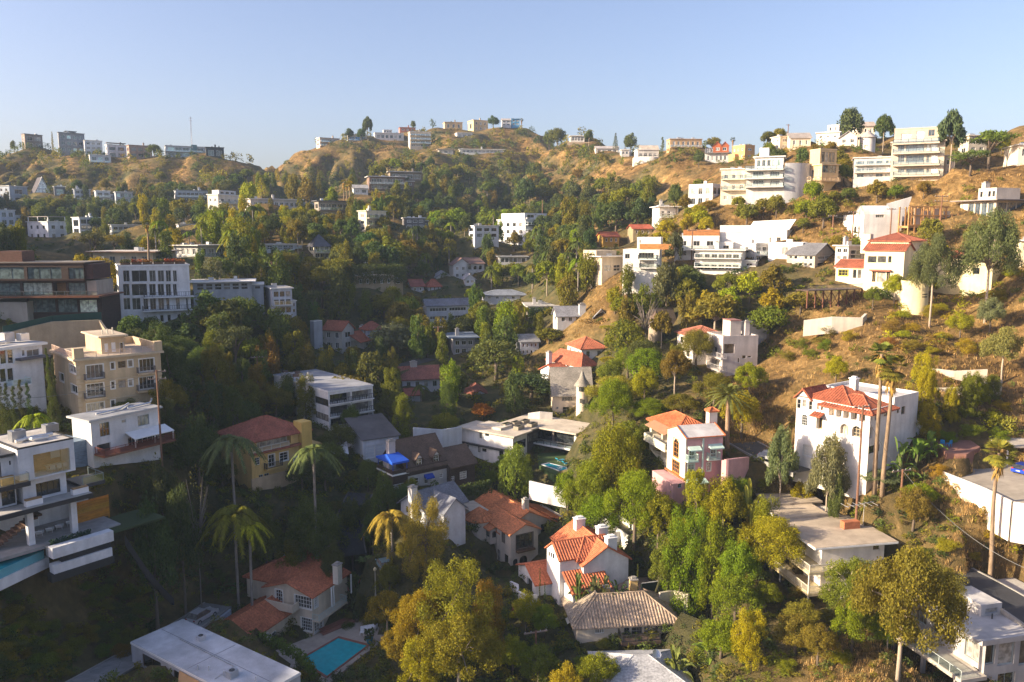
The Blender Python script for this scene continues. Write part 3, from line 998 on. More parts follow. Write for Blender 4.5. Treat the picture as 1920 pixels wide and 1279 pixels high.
def left_modern():
 W=(0.74,0.74,0.76)
 H=House('white_cube_house','white cube house with black slab edges and large picture window at the left edge',47.5,1022,844,92,phR(100,835,-.19),xr=146,wl=10,c=W,main=False,ctrl=True)
 A,Z=H.A,H.H
 zu=H.onR(47.5,903,0)[1]
 zs=H.onR(95,938,-1.2)[1]
 up=H.block(0,A,0,9,zu,Z)
 up.r([(63,846,132,889)],rec=2.6,fc=DARK,nx=1,pane='wood',pc=(0.30,0.12,0.05),name='picture_window',fw=.1)
 h=up.holes['R'][0]
 H.poly('glass_panel',[[(h[0],0.12,h[2]),(h[1],0.12,h[2]),(h[1],0.12,h[3]),(h[0],0.12,h[3])]],'clear_glass')
 H.box('wall_art',h[0]+3,h[0]+4.2,2.5,2.55,h[2]+1.3,h[3] - .4,'paint',(0.75,0.73,0.7))
 H.flat(up,para=0.18,c=(0.5,0.47,0.43),edge=(0.05,0.05,0.055))
 mid=H.block(0.6,A - .8,1.0,9,zs - .3,zu - .004)
 mid.r([(67.5,902,114,928)],rec=.3,fc=DARK,nx=4,name='sliding_door')
 mid.r([(122,890,133,901)],fc=DARK,nx=1)
 a0=H.onR(-45,900,1.4)[0]
 zl=H.onR(20,862,1.4)[1]
 lf=H.block(a0,-.003,1.4,9,zs - .3,zl)
 lf.r([(-14,862,2.5,905)],fc=DARK,nx=1)
 lf.r([(17,864,20.5,872),(38,862,41,870)],nx=1,fc=DARK)
 lf.r([(33,875,45,884)],nx=1,fc=DARK)
 lf.r([(2.5,914,45,945)],rec=.3,fc=DARK,nx=2,name='sliding_door')
 H.flat(lf,para=.4,c=(0.45,0.43,0.40),edge=W)
 H.box('roof_slab',a0,A*.4,.6,9,zl+.7,zl+.95,'paint',(0.05,0.05,0.055))
 zb=H.onR(30,907,-.6)[1]
 o=H.box('balcony',a0,A*.13,-.9,1.396,zb - .55,zb,'paint',(0.04,0.04,0.045))
 H.rail([(a0,-.8),(A*.12,-.8),(A*.12,1.3)],zb,'glass',1.05,(0.3,0.35,0.35),o)
 H.box('planter',a0+2,-.6,-.3,.5,zb+.01,zb+.9,'wood',(0.36,0.22,0.08))
 o=H.box('terrace_slab',a0,A+1.2,-1.6,9,zs - .85,zs - .31,'paint',(0.035,0.035,0.04))
 H.box('terrace_floor',a0,A+1.1,-1.5,.99,zs - .30,zs - .24,'concrete',(0.45,0.43,0.40))
 H.box('side_balcony',A+1.21,A+4.2,1.5,6.0,zs - .4,zs+.05,'paint',(0.05,0.05,0.055))
 H.rail([(A+1.4,1.6),(A+4.1,1.6),(A+4.1,5.9)],zs+.06,'glass',1.0,(0.2,0.25,0.25))
 for q in (0.02,0.86):
  p=H.box('planter',A*q,A*q+1.9,-.9,-.2,zs - .23,zs+.45,'paint',W)
  obj('soil',MB().box(A*q+.05,A*q+1.85,-.85,-.25,zs+.46,zs+.62),'wood',(0.30,0.18,0.08),p)
 zf=-0.2
 bw=H.block(a0,A+4.0,6.2,9,-6,zs - .86,(0.72,0.71,0.70))
 bw.r([(60,968,74,1000)],nx=1,rec=.1,pane='paint',pc=(0.7,0.7,0.68),name='door')
 for px in (55,138):
  ca=H.onR(px,975,0.2)[0]
  H.box('column',ca - .35,ca+.35,-.15,.55,-1.5,zs - .86,'stucco',W)
 H.box('patio',a0,A+4.4,-1.5,6.19,-.6,zf,'concrete',(0.30,0.29,0.28))
 sa=H.onR(0,1000,2.0)[0]
 for i in range(12):
  H.box('step',sa+i*.5 - 1.5,sa+i*.5 - 1.0,1.2,3.0,zf+i*.26,zf+i*.26+.26,'concrete',(0.12,0.07,0.05))
 for q in ((3.5,4.5,1.3),(8,6.0,1.0)):
  H.unit(A*.2+q[0] - 3,q[1],Z+.09,1.6,1.3,q[2],(0.3,0.31,0.34))
 for (p,q) in (((1.0,3.0),(A - 1,3.4)),((2.0,6.5),(A - 2,2.2))):
  obj('duct',MB().tube([(p[0],p[1],Z+.35),(q[0]*.6,q[1],Z+.4),(q[0],q[1],Z+.35)],.22,7),'metal',(0.75,0.73,0.7),H.root)
 return H
HL=left_modern()
def porch_house():
 H=House('porch_house','white flat-roofed box house with red-brown deck rail and white awning porch',176,878,791,112,phR(237,780,-.195),xl=138,xr=300,c=(0.76,0.76,0.76))
 m=H.m
 m.r([(187,792,206,818)],nx=3,nz=2,fc=(0.25,0.3,0.35))
 m.r([(258,778,280,798)],nx=3,nz=1,fc=(0.25,0.3,0.35))
 m.r([(182,832,208,848)],nx=3,nz=1,fc=DARK,rec=.4)
 m.r([(228,787,236,793)],nx=1,fc=(0.4,0.4,0.4))
 m.r([(240,815,300,832)],nx=6,nz=1,fc=WHITE,rec=.5,name='glazed_porch')
 H.flat(m,over=.5,th=.25,c=(0.33,0.34,0.36),edge=(0.5,0.5,0.5))
 z=H.onR(210,850,-2.0)[1]
 o=H.box('deck',0.2,H.A+1,-2.6,-.004,z - .3,z,'wood',(0.2,0.08,0.05))
 H.rail([(0.3,-.1),(0.3,-2.5),(H.A+.9,-2.5),(H.A+.9,-.1)],z,'bar',1.0,(0.18,0.06,0.045),o)
 az=H.onR(270,803,0)[1]
 a0,a1=H.onR(234,805,0)[0],H.A+1
 H.shed('awning',[(a0,-2.4,az - .7),(a1,-2.4,az - .7),(a1,-.01,az),(a0,-.01,az)],th=.12,c=(0.78,0.78,0.78),mat='paint',bars=False)
 for q in (a0+.1,(a0+a1)/2,a1 - .2):
  H.box('post',q,q+.12,-2.35,-2.2,z,az - .82,'paint',WHITE)
 for i in range(2):
  obj('pipe',MB().tube([(2+5*i,2,H.H+.5),(6+5*i,2.4,H.H+.55),(9+4*i,5,H.H+.5)],.14,6),'metal',(0.7,0.7,0.72),H.root)
 H.block(-3.2,-.003,1.5,7,-4,H.onR(176,826,0)[1],(0.16,0.22,0.30),'wood')
 return H
porch_house()
def tan_apartments():
 C=(0.62,0.47,0.29)
 H=House('apartment_building','tan three-storey apartment building with french balconies and small roof house',150,790,677.5,124,14,xl=105,xr=305,c=C,cat='building')
 m=H.m
 Z,A,B=H.H,H.A,H.B
 fr=dict(fc=(0.78,0.76,0.72),surround=.12,sc=(0.45,0.36,0.26))
 m.r([(162,684,194,709),(261,672.5,289,696),(162.5,719,195,743),(261,706,290,729),(163,755,196,779)],nx=4,nz=1,**fr)
 m.r([(207.5,679.5,215,692.5),(240,675,249,688),(208,715,215.5,729),(241,711,249,724),(208,750,216,764)],nx=1,**fr)
 m.r([(221,677,236,690),(222,712.5,236,727)],nx=1,nz=1,fc=(0.35,0.25,0.18))
 m.l([(130.5,685,142.5,699),(134,722.5,146,737)],nx=2,**fr)
 m.l([(112,700,120,715)],nx=1,**fr)
 for (x0,x1,y) in ((160,199,712),(259,294,699),(160,200,747),(259,294,732)):
  H.balR(m,x0,x1,y,out=.9,rail='bar',th=.3,rc=(0.16,0.14,0.13),h=1.0)
 for q in (0.30,0.62):
  H.box('string_course',-.12,A+.05,-.12,-.004,Z*q,Z*q+.22,'stucco',(0.66,0.52,0.34))
 H.box('cornice',-.45,A+.45,-.45,B+.3,Z+.004,Z+.35,'stucco',(0.66,0.53,0.36))
 H.box('roof',-.3,A+.3,-.3,B+.2,Z+.354,Z+.4,'gravel',(0.5,0.42,0.32))
 zr=Z+.4
 for (p,q) in (((-.2,-.2),(1.2,.9)),((A - 1.0,-.2),(A+.3,.9))):
  H.box('pier',p[0],q[0],p[1],q[1],zr,zr+1.6,'stucco',C)
 H.rail([(1.2,-.1),(A - 1.0,-.1)],zr,'bar',.95,(0.6,0.45,0.36))
 H.rail([(-.1,.9),(-.1,B)],zr,'bar',.95,(0.6,0.45,0.36))
 H.box('parapet',A*.62,A,B - .6,B - .3,zr,zr+1.2,'stucco',C)
 H.box('parapet',A - .3,A,1.0,B - .6,zr,zr+1.2,'stucco',C)
 pa,pb=H.onZ(191,664,zr)
 pz=H.onL(191,634,pa)[1]
 p1=H.onR(234,650,pb)[0]
 q1=H.onL(161,650,pa)[0]
 ph=H.block(pa,p1,pb,q1,Z,pz)
 ph.r([(196,644,203,660),(209,642,217,660)],nx=1,pane='paint',pc=(0.75,0.74,0.72),name='door')
 ph.r([(225,642,232,663)],nx=1)
 H.flat(ph,over=.5,th=.2,c=(0.55,0.45,0.33),edge=(0.66,0.53,0.36))
 for i in range(3):
  obj('vent_pipe',MB().tube([(pa+1+i*.8,pb+2.5,pz+.2),(pa+1+i*.8,pb+2.5,pz+.9+.2*i)],.1,6),'metal',(0.75,0.7,0.6),H.root)
 for i in range(14):
  H.box('quoin',-.06,.55 if i % 2 else .35,-.06,-.003,Z - .6 - i*.75,Z - .1 - i*.75,'stucco',(0.67,0.53,0.36))
 return H
HA=tan_apartments()
def left_edge_white():
 H=House('white_house','white house with tall green-tinted windows and glass balcony beside the tan apartments',-40,770,663,118,phR(45,650,-.125),xr=84,wl=10,c=(0.78,0.78,0.80))
 m=H.m
 m.r([(0,657,12,683),(14,656,25,682),(0,691,12,717),(14,690,26,716)],nx=1,fc=WHITE)
 m.r([(50,655,74,668),(41,656,47,668)],nx=2,fc=WHITE)
 H.flat(m,over=.6,th=.35,c=(0.5,0.48,0.46),edge=(0.78,0.77,0.75))
 H.balR(m,24,61,722,out=1.6,rail='glass',rc=(0.6,0.7,0.7))
 a0,z=H.onR(38,676,-1.2); a1=H.onR(94,676,-1.2)[0]
 H.box('canopy',a0,a1,-1.4,-.004,z - .1,z+.25,'paint',(0.1,0.1,0.12))
 H.unit(H.A*.72,4,H.H+.6,1.6,1.4,1.5,(0.5,0.5,0.52)); H.unit(H.A*.9,3,H.H+.6,1.4,1.2,1.2,(0.75,0.75,0.75))
 obj('pipe',MB().tube([(H.A*.2,2,H.H+.8),(H.A*.6,2.5,H.H+.8)],.3,7),'metal',(0.75,0.73,0.7),H.root)
left_edge_white()
def curved_white():
 W=(0.78,0.78,0.79)
 H=House('white_terrace_house','tall white house with three rows of dark windows, rooftop planters and black balcony rails',230,640,500,178,2,wl=11,xr=358,c=W)
 m=H.m
 st=dict(fc=(0.72,0.72,0.72),nx=2,rec=.4)
 xs=[(230.8,243),(247,276),(280,292.5),(296,308),(311,321),(324.5,332)]
 m.r([(a,507,b,528.5) for a,b in xs]+[(a,532.5,b,554.5) for a,b in xs],**st)
 m.r([(a,559,b,581) for a,b in ((231.8,244.5),(248,264),(269,278),(281.5,293),(297,308),(312,318),(330,338),(349,353))],**st)
 m.r([(301,591,306.5,603),(314.5,590.5,320,602),(333,589,338,600),(352,594,356,605)],nx=1,fc=DARK)
 m.l([(216,507,225,517),(216,535,226,545)],nx=1,fc=DARK)
 H.balR(m,270,364,556,out=1.6,rail='bar',rc=(0.05,0.05,0.06),th=.3)
 H.balR(m,268,364,581,out=1.8,rail='bar',rc=(0.05,0.05,0.06),th=.3)
 H.flat(m,over=.15,th=.3,c=(0.35,0.34,0.32),edge=W)
 for i in range(6):
  a=0.6+i*(H.A - 1.2)/6
  p=H.box('planter',a,a+(H.A - 1.2)/6 - .2,.3,1.2,H.H+.36,H.H+.85,'wood',(0.16,0.09,0.05))
  leafbox(p,a,a+(H.A - 1.2)/6 - .2,.3,1.2,H.H+.85,H.H+1.5,90,[(0.10,0.10,0.03),(0.25,0.06,0.03),(0.3,0.14,0.03)][i % 3],i)
 return H
def leafbox(parent,a0,a1,b0,b1,z0,z1,n,c,seed,size=.3,name='plants'):
 r=random.Random(seed)
 mb=MB()
 for _ in range(n):
  p=Vector((r.uniform(a0,a1),r.uniform(b0,b1),z0+(z1 - z0)*r.random() ** 1.5))
  u=Vector((r.gauss(0,1),r.gauss(0,1),r.gauss(0,1))).normalized()
  v=u.cross(Vector((r.gauss(0,1),r.gauss(0,1),r.gauss(0,1)))).normalized()
  s=size*r.uniform(.6,1.2)
  mb.quad(p+u*s,p+v*s*.5,p - u*s,p - v*s*.5)
 return obj(name,mb,'leaf',c,parent)
curved_white()
def dark_modern():
 K=(0.055,0.032,0.025)
 H=House('dark_modern_house','dark brown steel modern house with full-width glass on three levels',-32,596,495,165,-30,xr=160,wl=12,c=K,mat='metal',main=False)
 A,Z=H.A,H.H
 z1,z2=H.onR(90,526,0)[1],H.onR(90,556,0)[1]
 G=dict(fc=(0.05,0.035,0.03),rec=.25,pc=(5,5.8,5.4))  # pale green-grey reflections painted into the pane colour
 top=H.block(0,A,0,10,z1+.25,Z,K,'wood')
 top.r([(-28,501,45,524)],nx=3,**G)
 top.r([(51,501,115,524)],nx=3,**G)
 top.r([(128.5,502,158,524)],nx=3,**G)
 a2=H.onR(172,510,0)[0]
 H.block(A+.003,a2,.4,9,z1+.25,Z - .1,(0.07,0.03,0.025),'wood')
 H.flat(top,over=.2,th=.25,c=(0.2,0.18,0.16),edge=K)
 H.box('slab',-.3,A+.2,-.5,10,z1 - .05,z1+.246,'metal',K)
 mid=H.block(0,A,.6,10,z2+.25,z1 - .055,K,'wood')
 mid.r([(-25,531,38,554)],nx=3,**G); mid.r([(43,530,98,554)],nx=3,**G); mid.r([(100,530,124,554)],nx=1,rec=1.5,fc=K,pane='wood',pc=(0.25,0.14,0.06)); mid.r([(128,530,160,554)],nx=3,**G)
 H.box('side_wall',A+.003,a2+.4,.8,9,z2+.2,z1 - .1,'concrete',(0.42,0.36,0.3))
 a3=H.onR(188,560,-2)[0]
 H.box('terrace_slab',-.5,a3,-2.6,10,z2 - .1,z2+.246,'metal',(0.22,0.09,0.05))
 low=H.block(H.onR(52,570,.8)[0],a3 - 1.0,.8,10,-3,z2 - .11,K,'wood')
 low.r([(54,561,104,586)],nx=4,**G); low.r([(108,561,145,586)],nx=3,**G); low.r([(149,562,182,586)],nx=2,**G)
 H.box('concrete_wing',-3,H.onR(50,570,-1.5)[0],-1.5,8,-2,z2 - 1.0,'concrete',(0.4,0.36,0.31))
 H.box('rooftop_box',H.onR(-4,480,3)[0],H.onR(41,480,3)[0],3,8,Z+.3,H.onR(20,471,3)[1],'wood',(0.13,0.06,0.04))
 H.rail([(0,-2.4),(a3 - .3,-2.4)],z2+.25,'glass',1.0,(0.12,0.12,0.12))
 return H
dark_modern()
def white_modern_mid():
 H=House('white_balcony_block','white three-level modern house with deep dark balconies above a shaded garden',617.5,808,736,150,28,xl=516,xr=700,c=(0.76,0.75,0.74))
 m=H.m
 m.grid('R',2,3,.02,.99,.02,.97,.94,.74,rec=1.7,fc=(0.12,0.12,0.13),nx=3)
 m.l([(559,750,572.5,766),(591,746,616,759),(592,774.5,616,787)],nx=2,fc=DARK)
 m.l([(527,752,536,764)],nx=1,fc=DARK)
 H.flat(m,over=.1,th=.3,c=(0.30,0.31,0.34),edge=(0.78,0.77,0.76))
 for q in (.02,.34,.665):
  zz=H.H*q
  o=H.box('balcony',.0,H.A,-.5,-.004,zz+.0,zz+.22,'stucco',H.c)
  H.rail([(0.1,-.4),(H.A - .1,-.4)],zz+.22,'bar',.95,DARK,o)
 r=random.Random(3)
 for i in range(9):
  H.unit(r.uniform(1,H.A*.6),r.uniform(H.B*.5,H.B - 1),H.H+.36,1.0,.9,r.uniform(.4,.9),(0.5,0.5,0.55) if i % 3 else (0.2,0.13,0.1))
 return H
white_modern_mid()
def yellow_house():
 Y=(0.68,0.46,0.17)
 H=House('yellow_house','yellow two-storey house with red-brown hip roof and long upstairs loggia',474,926,826,130,phR(530,810,-.2),xr=580,wl=10,c=Y)
 m=H.m
 m.r([(481,822,546,838)],rec=1.4,nx=5,nz=1,fc=(0.75,0.7,0.6),name='loggia')
 m.r([(503.7,852,515,875),(524.5,848,540,864),(551,857,561,870),(562.5,809,571,819)],nx=2,nz=3,surround=.12)
 m.r([(485.5,890,494,917),(496,887.5,505,916)],nx=2,nz=4,fc=(0.3,0.42,0.5))
 m.r([(478,858,487,872)],nx=2,nz=3)
 z=H.onR(520,842,-1.0)[1]
 o=H.box('string_course',-.3,H.A,-.8,-.004,z - .35,z,'tile',(0.3,0.1,0.06))
 H.rail([(0,-.6),(H.A*.62,-.6)],z,'bar',.9,(0.72,0.68,0.6),o)
 H.balR(m,500,532,877,out=.9,rail='bar',rc=DARK)
 H.pitched(0,H.A,0,H.B,H.H,2.4,'hip','a',c=(0.32,0.10,0.06),over=.6)
 a0,a1=H.onR(566,820,-1)[0],H.onR(585,820,-1)[0]
 H.box('tower',a0,a1,-1.0,1.5,H.H - 3.5,H.onR(575,791,-1)[1],'stucco',(0.64,0.43,0.12))
 w=H.block(H.A+.003,H.A+4.5,.8,8,-4,H.H - 4.0)
 w.r([(589,856,600,872)],nx=2,nz=3)
 H.box('base_band',-.2,H.A+4,-.25,-.004,-1,2.6,'stucco',(0.58,0.42,0.26))
yellow_house()
def shingle_house():
 K=(0.065,0.04,0.03)
 RB=(0.115,0.075,0.055)
 H=House('shingle_house','dark brown shingle house with dormers and a bright blue roof-terrace awning',765,917,884,135,30,xr=838,wl=9,c=(0.50,0.47,0.45))
 A,B,Z=H.A,H.B,H.H
 m=H.m
 m.r([(768,897,785,908),(796,890,803,907),(809,891,815,899),(824,888,831,896)],nx=2,nz=2)
 H.awnR(m,795,811,888,897,.8,(0.02,0.06,0.35))
 H.box('shingle_band',-.05,A+.05,-.05,-.004,Z - .9,Z+.6,'shingle',K)
 H.pitched(0,A,0,B,Z+.5,4.2,'gable','a',c=RB,mat='shingle',wallc=K,over=.5)
 for q in (.30,.74):
  a=A*q
  d=H.block(a - .75,a+.75,.15,3.5,Z - .6,Z+1.9,K,'shingle')
  d.grid('R',1,1,.1,.9,.25,.97,.9,.9,nx=2,nz=3,fc=WHITE)
  H.pitched(a - .75,a+.75,.15,3.4,Z+1.9,.9,'gable','b',over=.22,c=RB,mat='shingle',wallc=WHITE)
 sz=Z+2.9
 H.shed('skylight',[(A*.62,B*.30,sz - .15),(A*.62+2.2,B*.30,sz - .15),(A*.62+2.2,B*.42,sz+1.0),(A*.62,B*.42,sz+1.0)],th=.15,c=(0.75,0.8,0.85),mat='paint',bars=False)
 w=H.block(A+.003,A+5.5,-1.0,6,-4,Z - .3,K,'shingle')
 w.r([(846,893,852,907),(862,884,875,898)],nx=2,nz=3)
 H.pitched(A+.3,A+5.5,-1.0,6,Z - .3,2.5,'gable','a',c=RB,mat='shingle',wallc=K)
 ta,tb=H.onZ(737.5,934,-1.0)
 tz=H.onR(737.5,893,tb)[1]
 t1=H.onR(765,910,tb)[0]; q1=H.onL(709,910,ta)[0]
 q1=clipu(q1,tb+3.5,tb+9)
 t=H.block(ta,t1,tb,q1,-5,tz,K,'shingle')
 t.r([(738,908,757,924)],nx=4,nz=3,surround=.08)
 t.l([(719,908,727,922)],nx=2,nz=3,surround=.08)
 H.flat(t,over=.2,th=.25,c=(0.3,0.3,0.3),edge=WHITE)
 H.rail([(ta,q1),(ta,tb),(t1,tb),(t1,q1)],tz+.3,'solid',.6,K)
 tt=tz+2.4
 for (x,y) in ((ta+.1,tb+.1),(t1 - .1,tb+.1),(ta+.1,q1 - .1),(t1 - .1,q1 - .1)):
  H.box('awning_post',x - .06,x+.06,y - .06,y+.06,tz+.25,tt,'paint',(0.02,0.06,0.35))
 bl=(0.012,0.085,0.50)
 mm=(ta+t1)/2
 H.poly('awning',[[(ta - .2,tb - .2,tt),(t1+.2,tb - .2,tt),(t1 - .3,(tb+q1)/2,tt+.9),(ta+.3,(tb+q1)/2,tt+.9)],[(ta - .2,q1+.2,tt),(t1+.2,q1+.2,tt),(t1 - .3,(tb+q1)/2,tt+.9),(ta+.3,(tb+q1)/2,tt+.9)],[(ta - .2,tb - .2,tt),(ta - .2,q1+.2,tt),(ta+.3,(tb+q1)/2,tt+.9)],[(t1+.2,tb - .2,tt),(t1+.2,q1+.2,tt),(t1 - .3,(tb+q1)/2,tt+.9)],[(ta - .2,tb - .2,tt - .35),(t1+.2,tb - .2,tt - .35),(t1+.2,tb - .2,tt),(ta - .2,tb - .2,tt)],[(ta - .2,tb - .2,tt - .35),(ta - .2,q1+.2,tt - .35),(ta - .2,q1+.2,tt),(ta - .2,tb - .2,tt)]],'fabric',bl)
 ca=H.onR(738,850,2.0)[0]
 H.chimney(ca,3.0,-1,H.onR(738,829,2.0)[1],1.3,1.0,c=(0.52,0.47,0.45))
shingle_house()
def flat_white_mid():
 W=(0.78,0.76,0.73)
 RF=(0.60,0.52,0.42)
 H=House('white_flat_roof_house','white house with broad pale flat roof, skylights and dark glass courtyard',961.6,874,819,150,54,xl=865,xr=988,c=W)
 A,B,Z=H.A,H.B,H.H
 m=H.m
 m.l([(899,810,904,822),(909.5,812,917,818),(870,834,879,839),(896,837,901,848),(904,841,912,847),(936,845,944,857)],nx=1,fc=DARK)
 H.box('string_course',-.5,-.004,1.0,B,Z*.46,Z*.46+.35,'paint',(0.05,0.05,0.05))
 m.r([(963,826,986,842)],nx=2,fc=DARK)
 wa,wb=H.onZ(1080.5,812,Z)
 K=dict(fc=(0.04,0.04,0.04),rec=.5)
 l=H.block(A+.003,wa+2,wb+9.0,wb+16,-4,Z - .01,(0.10,0.09,0.085))
 l.r([(990,812,1015,828)],nx=4,**K)
 w=H.block(wa,wa+7,wb,wb+16,-4,Z,(0.14,0.12,0.11))
 w.grid('L',3,1,.02,.98,.54,.96,.93,.95,nx=2,**K)
 w.grid('L',3,1,.02,.98,.02,.44,.93,.9,nx=2,**K)
 w.grid('R',2,1,.05,.95,.54,.96,.9,.9,nx=2,**K)
 o=H.box('balcony',wa - 1.8,wa - .004,wb - .3,wb+15,Z*.5 - .3,Z*.5,'paint',WHITE)
 H.rail([(wa - 1.7,wb - .2),(wa - 1.7,wb+15)],Z*.5,'glass',1.0,(0.1,0.1,0.1),o)
 H.box('corner_pier',wa - .15,wa+.5,wb - .1,wb+.4,-2,Z - .02,'stucco',W)
 for (x0,x1,y0,y1) in ((-.9,A+.5,-.9,B+.4),(A - .5,wa+1,wb+8.0,wb+16.6),(wa - 1.6,wa+7.5,wb - .9,wb+16.5)):
  pass
 zt=Z+.004
 H.box('roof',-.9,A+.6,-.9,B+.4,zt,zt+.3,'gravel',RF)
 H.box('roof',A+.61,wa - 1.61,wb+8.0,wb+16.6,zt+.01,zt+.31,'gravel',RF)
 H.box('roof',wa - 1.6,wa+7.5,wb - .9,wb+16.5,zt+.02,zt+.32,'gravel',RF)
 H.box('raised_roof',A*.3,A+.5,4.0,B - 3,zt+.31,zt+.75,'gravel',(0.62,0.55,0.45))
 for (px,py) in ((949,796),(966,793),(983,790),(973,801),(998,796)):
  sa,sb=H.onZ(px,py,Z+.7)
  k=H.box('skylight',sa - 1.1,sa+1.1,sb - .6,sb+.6,Z+.35,Z+1.0,'paint',(0.3,0.26,0.2))
  obj('pane',MB().box(sa - .95,sa+.95,sb - .45,sb+.45,Z+1.003,Z+1.02),'glass',(1,1,1),k)
flat_white_mid()
def castle():
 C=(0.72,0.60,0.46)
 RG=(0.30,0.27,0.23)
 H=House('storybook_house','cream storybook house with round tower, conical shingle roof and steep grey gable',1037,786,737,170,6,xr=1083,wl=8,c=C)
 m=H.m
 m.r([(1053.5,739,1075,752)],nx=4,nz=1,fc=(0.45,0.42,0.33))
 m.r([(1055,763,1068,774),(1043,763,1047,767)],nx=2,nz=2,fc=(0.4,0.4,0.4))
 H.pitched(0,H.A+3,0,H.B,H.H,5.0,'gable','a',over=.5,c=RG,mat='shingle')
 t=H.loc(at(1091,790,167)); rad=11.5*167/F
 tz=H.loc(at(1091,722,167)).z; tp=H.loc(at(1096,693,167)).z
 tw=obj('tower_wall',MB().lathe([(rad,-5),(rad,tz)],t.x,t.y,16),'stucco',C,H.root,True)
 obj('tower_roof',MB().lathe([(rad+.45,tz - .1),(rad+.4,tz+.05),(rad*.55,tz+(tp - tz)*.45),(.03,tp)],t.x,t.y,16),'shingle',RG,H.root,True)
 for th,zz in ((-120,tz - .7),(-95,tz - .7),(-70,tz - .7),(-110,tz - 3.2),(-85,tz - 3.4),(-100,tz - 6)):
  ax,ay=math.cos(R(th)),math.sin(R(th))
  P=Vector((t.x+ax*(rad+.02),t.y+ay*(rad+.02),zz))
  u=Vector((-ay,ax,0))*.28
  obj('window',MB().quad(P - u - Vector((0,0,.5)),P+u - Vector((0,0,.5)),P+u+Vector((0,0,.5)),P - u+Vector((0,0,.5))),'glass',(1,1,1),tw)
 b=H.onR(1099,740,-1.0)
 H.poly('buttress_gable',[[(t.x - .3,-1.2,-4),(t.x+5,-1.2,-4),(t.x+5,-1.2,tz - .5)],[(t.x+5,-1.2,-4),(t.x+5,4,-4),(t.x+5,4,tz - .5),(t.x+5,-1.2,tz - .5)],[(t.x - .3,-1.2,-4),(t.x+5,-1.2,tz - .5),(t.x+5,4,tz - .5),(t.x - .3,4,-4)]],'stucco',C)
castle()
def pink_house():
 H=House('pink_house','pink stucco three-storey house with mint awnings and terracotta chimney cap',1285,926,821,118,28,xl=1252,xr=1353.7,c=PINK)
 m=H.m
 A,B,Z=H.A,H.B,H.H
 mt=dict(fc=MINT,surround=.1)
 m.r([(1292.5,845,1303,861),(1332.5,841,1343,857),(1290,870.6,1302,887),(1325.6,867.5,1332.5,883)],nx=2,nz=3,**mt)
 m.r([(1287,905,1292,915),(1294,909,1306,922),(1309,905,1314,912)],nx=2,nz=3,**mt)
 H.awnR(m,1290,1312,836.5,845,.9,MINT); H.awnR(m,1328,1353,832,841,.9,MINT); H.awnR(m,1286,1322,897,908,1.3,(0.42,0.62,0.55))
 H.balR(m,1290,1311,865.5,out=.8,rail='bar',c=MINT,rc=MINT,th=.2)
 H.balR(m,1329,1352,861.5,out=.8,rail='bar',c=MINT,rc=(0.35,0.45,0.42),th=.2)
 a,z0=H.onR(1318,840,0)
 H.box('drain_pipe',a - .12,a+.12,-.15,-.004,0,Z - .1,'paint',MINT)
 cr=H.block(-.18,-.003,0.0,B,H.onL(1270,888,0)[1],Z - .02,(0.74,0.68,0.55))
 OR=(0.52,0.21,0.05)
 cr.l([(1263,823,1272.5,857)],arch=True,nx=2,nz=4,fc=OR,surround=.1,rec=.12)
 cr.l([(1260.6,864,1274,886)],nx=4,nz=3,fc=OR,surround=.1,rec=.12)
 H.box('string_course',-.45,-.004,-.2,B+.2,cr.z0 - .3,cr.z0 - .003,'wood',(0.3,0.12,0.05))
 pk=max(1.2,H.onL(1269,810,0)[1] - Z)
 mid=B/2
 H.shed('roof',[(-.25,-.25,Z - .05),(A+.25,-.25,Z - .05),(A+.25,mid,Z+pk),(-.25,mid,Z+pk)],c=(0.55,0.53,0.52),mat='gravel',bars=False)
 H.shed('roof',[(A+.25,B+.25,Z - .05),(-.25,B+.25,Z - .05),(-.25,mid+.003,Z+pk),(A+.25,mid+.003,Z+pk)],c=RED)
 w=MB()
 for aa in (-.1,A):
  w.quad((aa,0,Z - .01),(aa,B,Z - .01),(aa,mid,Z+pk - .2))
 obj('gable_wall',w,'stucco',(0.74,0.68,0.55),H.root)
 vg=MB().tube([(-.27,-.3,Z),(-.27,mid,Z+pk+.05)],.12,5).tube([(-.27,-.3,Z),(A+.27,-.3,Z)],.1,5).tube([(A+.27,-.3,Z),(A+.27,mid,Z+pk+.05)],.12,5)
 obj('verge_tiles',vg,'tile',(0.5,0.14,0.05),H.root)
 ca=H.onR(1338,805,mid)[0]
 H.box('chimney',ca - .7,ca+.7,mid+.2,mid+1.3,Z,Z+pk+2.0,'stucco',(0.74,0.66,0.58))
 H.pitched(ca - .7,ca+.7,mid+.2,mid+1.3,Z+pk+2.0,.35,'hip','a',over=.2,bars=False,c=(0.5,0.15,0.06))
 p=H.block(-2.2,-.2,-.003,B+1,-5,cr.z0 - .6,PINK)
 p.r([(1271,902,1278,915)],arch=True,nx=2,fc=(0.2,0.35,0.5))
 p.l([(1258,902,1264,912)],arch=True,nx=1,fc=DARK)
 w0,w1=B+.003,B+9.5
 wz=Z - .5
 g_=H.block(1.2,7.5,w0,w1,-5,wz,(0.70,0.65,0.52))
 g_.grid('L',2,1,.05,.95,.66,.95,.9,.9,rec=1.2,nx=2,fc=(0.2,0.1,0.05))
 g_.grid('L',2,1,.05,.95,.33,.56,.85,.9,rec=1.2,nx=2,fc=(0.2,0.1,0.05))
 o=H.box('balcony',-.6,1.196,w0,w1 - 1.5,wz - 3.4,wz - 3.1,'stucco',(0.70,0.65,0.52))
 H.rail([(-.5,w0+.1),(-.5,w1 - 1.6),(1.0,w1 - 1.6)],wz - 3.1,'solid',1.0,(0.66,0.66,0.5),o)
